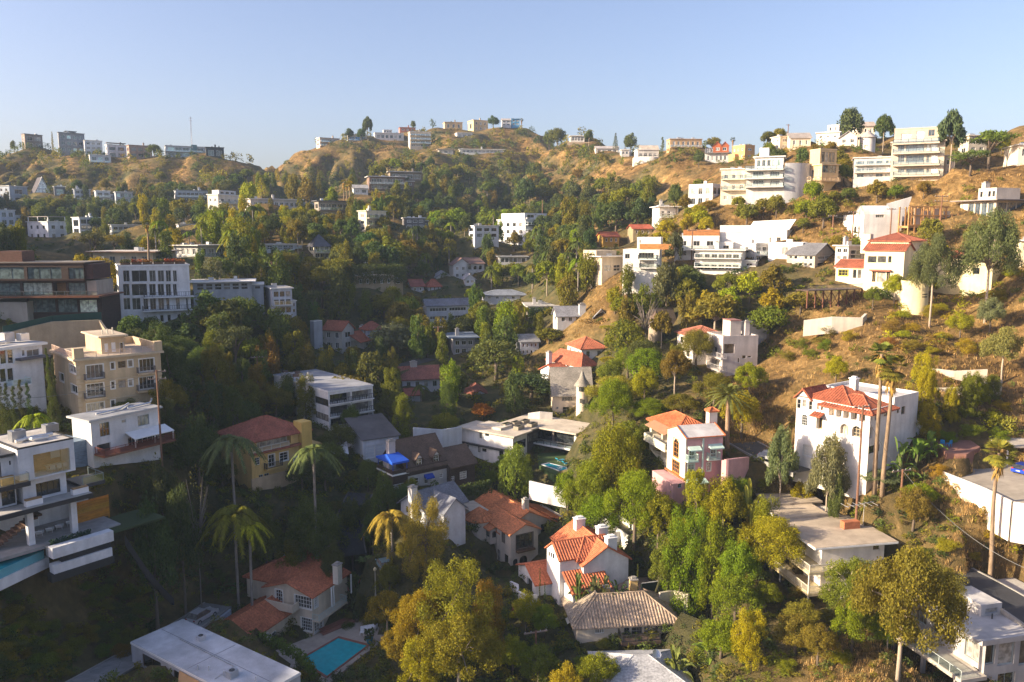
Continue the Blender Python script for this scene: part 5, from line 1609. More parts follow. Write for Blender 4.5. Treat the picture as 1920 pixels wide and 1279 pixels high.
def red_gables():
 H=House('red_gable_house','red twin-gabled house over a white lower storey on the saddle',1322,305,288,375,4,xr=1366,wl=8,c=(0.66,0.65,0.64))
 H.m.grid('R',5,1,fu=.55,fv=.6)
 A,Z=H.A,H.H
 H.box('slab',-.3,A+.3,-1.2,8,Z,Z+.25,'paint',(0.2,0.2,0.2))
 u=H.block(A*.34,A,0,8,Z+.25,Z+3.6,(0.42,0.12,0.045))
 u.grid('R',2,1,fu=.55,fv=.5)
 H.pitched(A*.34,A*.67,0,8,Z+3.6,1.8,'gable','b',c=(0.3,0.09,0.05),wallc=(0.42,0.12,0.045),bars=False,over=.25)
 H.pitched(A*.67,A,0,8,Z+3.6,1.6,'gable','b',c=(0.3,0.09,0.05),wallc=(0.42,0.12,0.045),bars=False,over=.25)
 H.block(.2,A*.34,1,8,Z+.25,Z+2.6,(0.12,0.12,0.14)).grid('R',3,1,fv=.7)
red_gables()
h=far('adobe_house','orange-tan adobe block house right of the red twin-gabled house',1372,1396,1415,272,300,365,45,(0.60,0.36,0.15),(1,2),(3,2),fu=.4,fv=.35,over=.05,edge=(0.6,0.37,0.16))
add_block(h,-2,3,h.B*.5,h.B,-4,h.H*.45,(0.6,0.36,0.15))
# ---- valley,middle distance
h=far('white_apartments','white four-level apartment block with stacked balconies in the centre of the valley',933,985,1034,412,457,320,40,(0.72,0.72,0.74),(3,3),(4,3),fu=.6,fv=.5,bal=[.2,.5,.8],edge=WHITE,cat='building',st=DG)
add_block(h,2,h.A,3,h.B,h.H+.2,h.H+2.7,(0.72,0.72,0.74),2)
far('white_house','white house with brown roof terrace left of the valley apartment block',878,890,935,424,448,310,20,(0.66,0.66,0.68),(3,2),(1,2),st=DG,fu=.7,edge=WHITE)
h=far('arcade_house','white villa with two arched balcony tiers and brown gable roof in the valley',855,875,908,494,524,290,12,(0.70,0.69,0.68),(0,0),(1,2),roof='gable',h=1.8,rc=(0.20,0.12,0.10))
h.m.grid('R',3,2,fu=.75,fv=.62,arch=True,rec=1.2,nx=1); h.pitched(-5,1,-1,7,h.H - .2,2.2,'gable','b',c=(0.2,0.12,0.1),mat='shingle'); h.block(-5,-.003,-1,7,-4,h.H - .2).grid('R',2,2,fu=.5,fv=.5)
far('garden_pavilion','white gabled pavilion with veranda left of the arched-balcony villa',None,818,849,519,533,275,8,(0.66,0.66,0.66),(4,1),roof='gable',axis='b',h=1.8,rc=(0.3,0.3,0.32),fu=.75,fv=.75,wl=9)
far('garden_pavilion','small white gabled cottage below the arched-balcony villa',None,872,891,522,534,265,8,(0.62,0.63,0.66),(2,1),roof='gable',axis='b',h=1.5,rc=(0.3,0.3,0.32),wl=7)
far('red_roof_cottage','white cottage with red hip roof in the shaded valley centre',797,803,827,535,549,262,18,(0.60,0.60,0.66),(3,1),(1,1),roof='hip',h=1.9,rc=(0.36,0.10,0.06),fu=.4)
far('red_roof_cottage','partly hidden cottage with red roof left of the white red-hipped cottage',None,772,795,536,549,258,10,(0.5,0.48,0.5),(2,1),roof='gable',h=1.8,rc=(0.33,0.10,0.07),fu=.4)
far('low_house','low white glazed house among trees below the valley apartment block',None,936,988,482,494,300,5,(0.6,0.6,0.62),(6,1),fu=.8,fv=.7,over=.8,edge=G3,st=DG)
far('low_house','white single-storey house with blue-grey roof right of valley centre',None,906,989,553,564,250,4,(0.62,0.63,0.68),(5,1),roof='hip',h=1.3,rc=(0.2,0.22,0.26),fu=.4)
h=far('white_house','white two-storey house with grey gable roof and glazed upper floor by yellow shrubs',793,800,880,572,606,238,14,(0.68,0.68,0.73),(2,2),(1,2),roof='gable',h=1.6,rc=(0.17,0.18,0.22),fu=.9,fv=.45,st=dict(fc=WHITE,nx=6))
far('low_house','flat pale-roofed house behind the clipped hedge right of valley centre',None,990,1046,574,588,222,5,(0.52,0.5,0.5),(4,1),over=.9,edge=(0.7,0.68,0.64),fu=.6,st=DG)
h=far('ranch_house','long white ranch house with grey gable roof and white chimney',1037,1045,1134,591,607,197,12,(0.68,0.66,0.64),(6,1),(1,1),roof='gable',h=2.0,rc=(0.24,0.24,0.26),fu=.5)
h.chimney(h.A*.52,.2,0,h.H+2.6,1.6,.9,c=WHITE); h.block(h.A*.72,h.A,-2.5,-.003,-3,h.H - .1).grid('R',1,1,fu=.4,fv=.5); h.pitched(h.A*.72,h.A,-2.5,4,h.H - .1,1.7,'gable','b',c=(0.26,0.26,0.28),mat='shingle')
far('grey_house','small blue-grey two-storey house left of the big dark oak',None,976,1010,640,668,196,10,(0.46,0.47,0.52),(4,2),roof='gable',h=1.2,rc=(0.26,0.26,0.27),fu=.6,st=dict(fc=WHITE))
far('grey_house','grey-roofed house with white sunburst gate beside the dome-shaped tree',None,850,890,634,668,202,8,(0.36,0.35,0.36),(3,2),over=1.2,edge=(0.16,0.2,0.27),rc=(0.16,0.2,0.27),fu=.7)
h=far('red_hip_house','white house under square red hip roof among clipped round trees',1064,1090,1136,653,676,180,22,(0.74,0.73,0.74),(2,1),(3,1),roof='hip',h=2.0,rc=(0.44,0.14,0.07),fu=.35,found=4)
h=far('red_hip_house','white house with stepped red tile roofs and white chimney above the storybook house',1027,1090,1117,684,703,176,40,(0.74,0.73,0.76),(1,1),(4,1),roof='hip',h=2.2,rc=(0.42,0.13,0.07),axis='b',fu=.5)
h.block(-4,3,h.B*.3,h.B*.8,-4,h.H - 1.8); h.pitched(-4,3,h.B*.3,h.B*.8,h.H - 1.8,1.4,'gable','a',c=(0.36,0.1,0.05)); h.chimney(-2,h.B*.75,-2,h.H+1.8,1.0,1.0,c=WHITE)
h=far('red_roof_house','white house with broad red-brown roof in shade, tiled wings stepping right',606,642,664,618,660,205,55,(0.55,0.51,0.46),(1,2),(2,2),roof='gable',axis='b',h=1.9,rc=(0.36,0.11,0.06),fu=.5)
w1=h.onR(716,648,-3)[0]
h.block(h.A+.003,w1,-3,5,-5,h.H*.42,(0.55,0.51,0.46)).grid('R',3,1,fu=.4,fv=.4); h.pitched(h.A*.7,w1,-3,5,h.H*.42,2.0,'gable','a',c=(0.38,0.115,0.06)); h.chimney(w1*.75,1,0,h.H*.42+3.2,1.1,.8,c=WHITE)
far('blue_cottage','pale blue-white cottage with red roof right of the broad red-brown roof',677,690,717,616,634,212,30,(0.45,0.52,0.64),(2,1),(1,1),roof='hip',h=1.6,rc=(0.34,0.11,0.07),fu=.35)
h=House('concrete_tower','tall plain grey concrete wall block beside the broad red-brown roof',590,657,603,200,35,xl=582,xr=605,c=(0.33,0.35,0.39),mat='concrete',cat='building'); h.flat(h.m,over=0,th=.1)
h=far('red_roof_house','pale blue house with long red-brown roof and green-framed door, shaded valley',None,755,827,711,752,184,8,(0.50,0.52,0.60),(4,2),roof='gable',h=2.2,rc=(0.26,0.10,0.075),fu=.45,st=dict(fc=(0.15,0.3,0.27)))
h.chimney(h.A*.37,4.5,h.H,h.H+3.2,1.6,.9,c=(0.5,0.45,0.42)); h.block(.3,h.A*.4,-4,-.003,-4,h.H*.45); h.pitched(.3,h.A*.4,-4,0,h.H*.45,1.0,'gable','a',c=(0.33,0.10,0.07))
h=far('white_shed','white gabled outbuilding with dark loft opening above a rust-leaved tree',None,872,928,746,764,178,6,(0.55,0.56,0.62),None,roof='gable',axis='b',h=1.7,rc=(0.25,0.09,0.06))
h.m.grid('R',1,1,.40,.74,.02,.98,.9,.95,rec=.6,fc=DARK)
h=far('thatched_house','brown storybook house with cone turret half hidden by bare branches',1216,1232,1266,604,640,182,30,(0.36,0.27,0.18),(2,2),(1,1),roof='gable',h=3.0,rc=(0.16,0.12,0.085),mat='shingle',fu=.4)
t_=h.loc(at(1228,640,180)); obj('turret',MB().lathe([(1.5,-3),(1.5,h.H)],t_.x,t_.y,12),'stucco',(0.42,0.34,0.26),h.root,True); obj('turret_roof',MB().lathe([(1.9,h.H),(.05,h.H+3.0)],t_.x,t_.y,12),'shingle',(0.16,0.11,0.08),h.root,True)
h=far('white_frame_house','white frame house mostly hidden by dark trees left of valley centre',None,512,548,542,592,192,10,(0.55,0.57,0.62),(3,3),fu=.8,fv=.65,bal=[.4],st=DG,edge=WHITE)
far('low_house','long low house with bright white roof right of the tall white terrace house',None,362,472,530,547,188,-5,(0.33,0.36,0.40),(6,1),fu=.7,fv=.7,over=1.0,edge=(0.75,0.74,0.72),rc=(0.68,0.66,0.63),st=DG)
h=far('tan_modern_house','tan modern house with thin brown roof edge above the tall white terrace house',175,288,330,473,506,212,66,(0.50,0.42,0.31),(2,1),(5,1),fu=.6,fv=.6,over=1.4,edge=(0.24,0.12,0.07),rc=(0.55,0.5,0.45),st=dict(fc=(0.6,0.57,0.5),pc=(5,5,5)))
far('low_house','flat-roofed house with glass balcony above the silver-grey tree',326,372,421,461,483,238,45,(0.45,0.44,0.42),(3,1),(4,1),fu=.7,fv=.6,over=1.2,edge=(0.6,0.56,0.5),bal=[.1])
# ---- right slope,white modern houses
h=far('white_modern_house','large white cliff house with blank lower wall and glass balconies, left of the terrace row',None,1167,1236,470,532,195,-6,(0.80,0.77,0.72),None,None,edge=WHITE,para=.3)
h.m.r([(1172,476,1181,485)],nx=2,fc=(0.4,0.4,0.4)); h.m.r([(1198,474,1226,484),(1200,489,1226,501)],nx=5,fc=(0.4,0.36,0.3)); h.m.l([(1172,475,1181,485),(1168,490,1184,500)],nx=2,fc=(0.4,0.5,0.5))
h.balR(h.m,1196,1232,486,out=1.2,rail='glass'); h.balR(h.m,1198,1232,502,out=1.2,rail='glass')
u=h.block(3,h.A,4,h.B+3,h.H,h.onR(1215,447,4)[1],(0.80,0.77,0.72)); u.r([(1199,450,1202,456)],nx=1); h.flat(u,para=.3,edge=WHITE)
h.box('fence',h.A - 5,h.A+3,2.5,2.6,h.H+.3,h.H+1.6,'wood',(0.42,0.19,0.06))
h=far('mid_century_house','cream mid-century house with flat roofs left of the white cliff house',1107,1128,1167,482,524,205,30,(0.66,0.55,0.40),(2,1),(3,1),fu=.7,fv=.3,over=1.0,edge=(0.76,0.70,0.6),st=dict(fc=(0.7,0.6,0.45)))
h.block(0,6,h.B*.5,h.B+4,h.H - 2,h.H+1.6,(0.62,0.5,0.35)).grid('L',4,1,fu=.7,fv=.6)
h=far('white_modern_house','white stepped house with wooden roof-terrace fence right of the white cliff house',None,1264,1348,445,486,205,-6,(0.80,0.77,0.72),(3,2),(2,2),fu=.5,fv=.5,edge=WHITE,para=.4,bal=[.45])
h.box('fence',2,h.A,1.0,1.15,h.H+.4,h.H+1.9,'wood',(0.36,0.15,0.05)); h.box('stair_wall',h.A,h.A+12,2,3,-4,h.H+3,'stucco',(0.8,0.77,0.72))
h=far('white_modern_house','white house with wedge-shaped side wall in the middle of the terrace row',1361,1474,1490,432,470,205,70,(0.80,0.77,0.73),(1,1),(6,1),fu=.5,fv=.35,edge=WHITE,para=.2,st=dict(fc=(0.5,0.45,0.4)))
q=[h.onL(x,y,1.2) for x,y in ((1400,433),(1478,433),(1493,411),(1413,415))]
h.poly('wedge_wall',[[(1.2,b,z) for b,z in q],[(1.8,b,z) for b,z in q],[(1.2,*q[2]),(1.2,*q[3]),(1.8,*q[3]),(1.8,*q[2])],[(1.2,*q[1]),(1.2,*q[2]),(1.8,*q[2]),(1.8,*q[1])]],'stucco',(0.8,0.78,0.75))
far('white_balcony_house','white house with long double balconies below the wedge-walled house',None,1302,1391,469,512,196,-10,(0.76,0.72,0.66),(6,2),(1,2),fu=.85,fv=.5,bal=[.3,.68],edge=(0.76,0.72,0.66),over=.9)
far('grey_modern_house','grey-white modern house with glass corner right of the double-balcony house',1393,1416,1439,458,498,196,45,(0.62,0.60,0.58),(2,2),(2,2),fu=.7,fv=.65,bal=[.5],edge=WHITE)
far('white_modern_house','plain white block house above the grey gabled townhouse row',None,1440,1505,456,484,195,-10,(0.80,0.77,0.73),(1,1),None,fu=.2,para=.2)
h=far('townhouse','grey-brown townhouses with dark gable roofs and railed balconies on right slope',1475,1527,1565,476,504,185,60,(0.50,0.43,0.34),(1,2),(5,2),fu=.8,fv=.5,roof='gable',axis='b',h=2.4,rc=(0.15,0.15,0.16))
far('concrete_modern_house','small concrete house with deep balcony left of the cream Spanish house',1566,1590,1620,462,492,178,40,(0.50,0.46,0.43),(1,1),(2,2),fu=.8,fv=.6,over=.5,edge=(0.6,0.57,0.53))
def arch_house():
 W=(0.80,0.77,0.73)
 H=House('arch_house','white house with big barrel-arched gable and slanting fin wall on right slope',1617,458,402,190,24,xl=1580,xr=1690,c=W)
 A,B,Z=H.A,H.B,H.H
 H.m.l([(1590,430,1596,445),(1601,424,1606,437),(1608,424,1613,437)],arch=True,nx=1,fc=DARK)
 H.m.l([(1583,425,1587,455)],nx=1,nz=4,fc=DARK)
 H.m.r([(1642,401,1658,408)],nx=4,fc=(0.5,0.48,0.4))
 mb=MB(); n=12; r=2.1
 P=[(2.4+r*math.cos(math.pi*i/n),Z+.02+r*math.sin(math.pi*i/n)) for i in range(n+1)]
 for i in range(n): mb.quad((0,*P[i]),(0,*P[i+1]),(A*.7,*P[i+1]),(A*.7,*P[i]))
 obj('barrel_roof',mb,'stucco',W,H.root)
 mb=MB()
 for i in range(n): mb.quad((.3,2.4,Z),(.3,*P[i]),(.3,*P[i+1]))
 obj('arch_window',mb,'glass',(1.5,1.5,1.5),H.root)
 a0,a1=H.onR(1663,400,5)[0],H.onR(1709,380,5)[0]
 zt0,zt1=H.onR(1663,382,5)[1],H.onR(1709,369,5)[1]
 H.poly('fin_wall',[[(a0,5,0),(a1 - 3,5,0),(a1,5,zt1),(a0,5,zt0)],[(a0,5.5,0),(a1 - 3,5.5,0),(a1,5.5,zt1),(a0,5.5,zt0)],[(a0,5,zt0),(a1,5,zt1),(a1,5.5,zt1),(a0,5.5,zt0)]],'stucco',W)
 H.block(-1.5,2.5,B+.003,B+4,-4,Z*.65,W)
arch_house()
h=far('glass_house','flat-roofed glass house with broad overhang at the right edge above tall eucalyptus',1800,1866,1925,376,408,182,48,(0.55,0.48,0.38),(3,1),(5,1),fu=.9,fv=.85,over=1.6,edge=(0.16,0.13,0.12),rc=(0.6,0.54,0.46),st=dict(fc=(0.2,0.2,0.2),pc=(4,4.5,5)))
h.block(2,h.A,2,h.B*.7,h.H+.3,h.H+3.0,(0.68,0.6,0.5)).grid('L',4,1,fu=.8,fv=.6); h.chimney(3,h.B*.6,h.H,h.H+4.2,1.4,1.0,c=(0.7,0.64,0.56))
# ---- upper right row
h=far('cliff_house','big white house on a tall blank plinth with three balcony tiers, curved grey side',None,1398,1470,318,377,228,-4,(0.66,0.62,0.57),None,(1,2),edge=WHITE,found=6)
for (y0,y1,yb_) in ((322,330,333),(338,346,349)):
 h.m.r([(1412,y0,1432,y1),(1444,y0,1462,y1)],nx=4,fc=(0.5,0.6,0.6)); h.balR(h.m,1396,1469,yb_,out=1.6,rail='glass',th=.35)
u=h.block(2,h.A*.95,2,h.B,h.H+.2,h.H+3.4,(0.8,0.78,0.75)); u.grid('R',5,1,fu=.7,fv=.6,pc=(2,3,3)); h.flat(u,over=.6,edge=WHITE); h.block(h.A*.3,h.A*.55,4,9,h.H+3.4,h.H+6.2,(0.8,0.78,0.75)); h.balR(h.m,1396,1469,317,out=1.6,rail='glass',th=.35)
obj('curved_wall',MB().lathe([(7.5,-8),(7.5,h.H+1.5)],h.A,7.4,20,-math.pi/2,math.pi/2),'stucco',(0.46,0.46,0.48),h.root,True)  # side turned from the sun: its shade is painted in as grey
far('cliff_house','cream three-level house with brown-railed balconies left of the big plinth house',None,1350,1400,318,384,236,0,(0.74,0.66,0.52),(3,3),(2,3),fu=.5,fv=.4,bal=[.42,.72],edge=WHITE,rcol=BROWN)
h=far('cliff_house','white-framed box house with four big windows at the left end of the upper right row',1291,1335,1353,346,388,250,62,(0.78,0.75,0.71),(2,2),(3,2),fu=.75,fv=.65,edge=WHITE,para=.3,st=dict(fc=(0.35,0.38,0.4)))
far('small_house','small white house with pergola terraces stepping down left of the upper right row',None,1236,1272,388,412,262,15,(0.68,0.64,0.58),(3,1),fu=.6,fv=.4,over=.8,edge=WHITE,bal=[.2])
far('small_house','tiny white flat-roofed studio above the pergola-terrace house',None,1237,1252,386,398,275,15,(0.7,0.67,0.62),(1,1),fu=.4,wl=5)
far('small_house','olive stucco house with a red roof strip below the upper right row',None,1187,1222,428,442,265,12,(0.33,0.26,0.15),(3,1),roof='gable',h=1.2,rc=(0.36,0.09,0.05),fu=.35)
far('small_house','orange-yellow cottage with red roof among the right valley trees',None,1131,1161,443,457,270,14,(0.55,0.33,0.08),(3,1),roof='gable',h=1.4,rc=(0.42,0.12,0.06),fu=.4)
h=far('sculptural_house','tan sculptural house on a tapering column base with glazed bay and arched buttress',1517,1540,1572,309,340,222,40,(0.66,0.49,0.27),None,(2,1),found=.2,edge=(0.66,0.5,0.3),fu=.6,fv=.6)
h.m.r([(1541,303,1568,324)],nx=4,nz=2,fc=(0.4,0.28,0.16)); h.balR(h.m,1520,1576,339,out=1.5,rail='bar',rc=(0.6,0.45,0.28))
u=h.block(0,h.A,1,h.B,h.H+.2,h.H+4.2,(0.66,0.49,0.27)); u.grid('R',4,1,.1,.9,.1,.9,.9,.85,fc=(0.45,0.32,0.2)); h.flat(u,over=.1,edge=(0.66,0.5,0.3))
obj('column_base',MB().lathe([(2.6,-9),(2.7,-5),(3.6,-1.5),(4.6,-.2)],h.A*.45,4.0,14),'stucco',(0.72,0.60,0.38),h.root,True)
pts=[(h.A+8*math.sin(t),3,h.H*.6 - 8*(1 - math.cos(t))) for t in [i*.2 for i in range(8)]]
obj('buttress_arch',MB().tube(pts,.7,6),'stucco',(0.62,0.47,0.28),h.root)
h=far('white_glass_house','pale grey and glass house between the sculptural house and the big concrete house',None,1600,1680,297,338,224,2,(0.62,0.58,0.54),(4,3),(1,3),fu=.75,fv=.5,bal=[.35,.68],edge=(0.65,0.62,0.58),st=dict(fc=(0.5,0.55,0.6),pc=(4,4.5,5)))
h=far('big_concrete_house','big beige concrete house with five curved glass balcony tiers near the tall eucalyptus',None,1668,1770,268,338,215,0,(0.56,0.49,0.40),None,None,edge=(0.6,0.53,0.44))
for (y0,y1,yb_) in ((270,283,285),(291,305,308),(316,324,328)):
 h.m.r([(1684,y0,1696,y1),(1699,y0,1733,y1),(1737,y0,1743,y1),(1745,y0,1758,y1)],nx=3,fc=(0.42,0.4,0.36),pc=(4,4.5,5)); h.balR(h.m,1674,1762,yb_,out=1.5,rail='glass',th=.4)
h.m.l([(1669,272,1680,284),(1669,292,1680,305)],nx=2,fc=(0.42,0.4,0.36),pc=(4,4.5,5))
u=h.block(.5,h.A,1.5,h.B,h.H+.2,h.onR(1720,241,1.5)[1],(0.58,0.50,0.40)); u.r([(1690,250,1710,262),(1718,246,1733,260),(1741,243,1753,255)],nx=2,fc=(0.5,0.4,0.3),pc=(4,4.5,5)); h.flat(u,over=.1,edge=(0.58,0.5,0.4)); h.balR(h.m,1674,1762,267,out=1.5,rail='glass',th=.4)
h.block(0,h.A*.75,.8,8,-7,-.2,(0.5,0.44,0.36))
# ---- right ridge top
h=far('ridge_house','cream house with glass corner at the left end of the right ridge',1446,1462,1480,256,281,290,35,(0.70,0.60,0.46),(1,2),(2,2),fu=.6,edge=(0.7,0.62,0.5))
far('ridge_house','cream gabled house beside a bare pole on the right ridge',None,1481,1520,258,277,285,10,(0.74,0.63,0.48),(3,1),roof='gable',axis='a',h=2.0,rc=(0.34,0.30,0.27),fu=.35)
h=far('ridge_house','white ridge villa with gabled wing and conical turret on the right ridge',None,1530,1574,250,276,275,-4,(0.80,0.74,0.65),(3,2),(1,1),fu=.4,fv=.35,edge=WHITE)
h.block(h.A+.003,h.A+5.5,-1.5,6,-4,h.H*.62).grid('R',2,1,fu=.5,fv=.5); h.pitched(h.A+.1,h.A+5.5,-1.5,6,h.H*.62,1.9,'gable','b',c=(0.4,0.37,0.34),mat='shingle'); h.block(h.A*.45,h.A*.95,1,7,h.H,h.H+2.6).grid('R',2,1,fu=.4)
tx=h.A+8.6
obj('turret',MB().lathe([(2.4,-4),(2.4,h.H*.55)],tx,2,12),'stucco',(0.78,0.74,0.68),h.root,True); obj('turret_roof',MB().lathe([(2.9,h.H*.55),(.05,h.H*.55+2.6)],tx,2,12),'shingle',(0.4,0.36,0.33),h.root,True)
far('ridge_house','white house glimpsed behind the two large dark ridge trees',None,1606,1640,236,258,300,10,(0.74,0.64,0.52),(3,1),roof='gable',h=1.8,rc=(0.4,0.33,0.28),fu=.4)
h=far('ridge_house','beige house with sloping dark roof behind the spreading pine, right ridge',1797,1815,1850,255,290,225,30,(0.55,0.48,0.38),(2,2),(1,2),fu=.5,edge=(0.5,0.44,0.36))
far('ridge_house','pale wall of a house cut by the right picture edge above the slope',None,1908,1945,272,300,200,20,(0.74,0.66,0.54),(2,1),fu=.3)
h=far('edge_house','cream post-and-glass house cut by the right picture edge',None,1913,1950,452,475,160,10,(0.72,0.62,0.42),(2,1),fu=.6,over=.6,edge=WHITE)
h=far('edge_house','white shed with dark roof at the right picture edge below the motor court',1858,1906,1945,938,975,106,55,(0.78,0.72,0.62),(1,1),(2,1),fu=.4,fv=.3,over=.3,rc=(0.2,0.19,0.18),edge=(0.2,0.2,0.2))
# ================================================================== terrain
SURVEY=[  # photo x,y,distance,ground cover (0 dry grass .. 1 green)
 (60,310,505,.35),(250,322,490,.3),(340,332,482,.1),(420,307,520,.3),(460,302,530,.3),(500,299,540,.3),(545,295,545,.2),(600,275,555,.1),(5,300,530,.3),(150,318,500,.5),
 (650,277,545,.3),(700,290,530,.4),(600,308,505,.45),(560,330,480,.4),(750,290,535,.4),(700,322,470,.4),(850,300,510,.5),(900,330,470,.7),(960,300,510,.6),(1005,258,560,.1),(1045,262,555,.1),(960,350,440,.7),(1000,300,515,.1),
 (1100,300,470,.1),(1060,300,480,.2),(1090,340,425,.3),(1060,380,390,.6),(1140,335,415,.0),(1200,320,398,.0),(1240,345,365,.0),(1160,385,365,.1),(1210,395,320,.2),(1280,330,345,.4),(1310,312,368,.2),(1400,308,335,.3),(1450,292,292,.3),(800,330,440,.7),
 (960,248,590,.1),(920,250,585,.3),(820,246,595,.2),(740,262,575,.2),(690,252,590,.2),(630,266,570,.1),
 (900,400,380,.9),(850,440,340,.9),(800,480,300,1),(760,455,315,.9),(850,510,280,1),(950,525,275,1),(700,500,268,1),(620,525,240,1),(710,560,232,1),(900,590,236,1),(955,625,212,1),(800,645,218,1),(700,685,192,1),(850,725,176,1),(960,735,172,1),(600,705,178,1),(480,645,180,1),(420,600,190,1),(400,690,162,.8),(345,740,142,.7),(330,800,130,.9),(400,860,125,1),
 (530,395,330,.2),(560,430,300,.2),(500,420,310,.4),(640,440,290,.6),(700,460,285,.6),(740,430,300,.7),(450,450,285,.9),(100,480,260,1),(130,440,340,.9),(300,440,330,.9),(240,395,400,.8),(330,400,395,.7),(440,330,470,.4),(520,340,450,.6),(620,350,430,.7),(280,350,455,.5),(60,400,405,.9),
 (435,960,114,1),(330,960,107,.8),(300,1060,99,.5),(330,1000,103,.4),(200,1100,92,.9),(100,1230,84,.9),(0,1200,80,.9),(50,1100,87,.9),(150,1180,91,.9),
 (400,1140,112,.5),(330,1186,104,.4),(230,1242,93,.5),(150,1287,84,.5),
 (650,1000,120,1),(640,930,130,1),(720,1110,112,1),(640,1235,103,1),(830,1275,94,1),(950,1260,96,1),(940,1150,107,1),(1100,1285,89,1),(1300,1285,85,1),(1300,1150,99,1),(1350,1000,111,1),(1150,960,124,1),(1200,900,128,1),(1250,1060,105,1),(1080,900,135,1),
 (1450,1160,95,.8),(1600,1190,89,.4),(1650,1285,79,.2),(1500,1285,81,.5),(1750,1290,75,.4),(1700,960,105,.8),(1640,930,106,.7),(1628,893,109.2,.4),(1645,888,111,.4),(1598,887,111.8,.4),(1665,880,114,.4),(1600,950,103,.8),(1760,1000,103,.3),(1800,1050,97,.5),(1860,1062,95,.4),(1850,1118,89,.5),(1920,1160,84,.5),(1905,1050,98,.4),(1650,1100,97,.6),
 (1800,805,117,.6),(1850,885,109,.2),(1755,785,122,.7),(1850,760,127,.3),(1800,705,135,.1),(1700,690,137,.2),(1600,655,147,.05),(1500,645,157,.0),(1450,705,144,.0),(1400,785,129,.4),(1550,705,138,.2),(1900,705,130,.0),(1900,610,144,.1),(1850,625,148,.1),(1750,605,154,.3),(1650,625,151,.05),(1550,605,161,.05),(1450,600,168,.5),(1390,600,176,.8),(1300,645,170,.8),(1200,705,158,1),(1250,610,183,.9),(1150,655,180,1),(1140,570,196,.0),(1190,545,197,.1),(1110,585,200,.3),(1100,520,225,.8),(1050,505,250,1),(1000,475,285,1),(1060,445,300,1),(1110,425,300,.9),
 (1260,545,184,.9),(1350,545,180,1),(1450,535,178,1),(1550,550,171,.6),(1640,592,158,.2),(1900,525,153,.3),(1885,455,168,.3),(1850,410,180,.3),(1750,425,183,.3),(1655,345,214,.3),(1800,335,203,.0),(1850,305,213,.1),(1905,300,212,.0),(1725,375,198,.0),(1550,405,208,.0),(1500,405,214,.0),(1450,405,222,.0),(1565,445,198,.05),(1400,405,228,.1),(1350,420,224,.1),(1330,402,238,.3),(1550,302,248,.2),(1500,287,278,.2),(1600,292,254,.2),(1625,272,284,.2),(1650,268,288,.2),(1780,285,235,.2),(1420,440,212,.1),
]
OFF=[(-330,400,118),(-272,250,106),(-215,165,88),(-200,120,76),(-190,60,67),(-190,0,66),(-190,-100,64),(-420,600,112),(-580,600,70),(-580,300,70),(-470,0,60),(-108,60,38),(-95,30,30),(-140,100,58),(-150,150,66),(-190,210,84),(-230,290,88),
 (140,95,50),(190,150,78),(225,200,96),(280,300,88),(200,50,60),(120,30,32),(360,450,90),(430,300,60),(380,100,60),(0,0,-6),(0,50,-2),(45,60,6),(-40,60,0),(85,60,16),(-66,45,14),(0,-100,-12),(-100,-100,20),(120,-100,20),
 (-330,720,60),(-180,720,60),(0,760,70),(150,720,65),(320,620,55),(-500,780,40),(450,600,40),(0,900,40),(300,880,30),(-300,880,30),(520,0,40),(520,400,40),(-400,-100,70)]
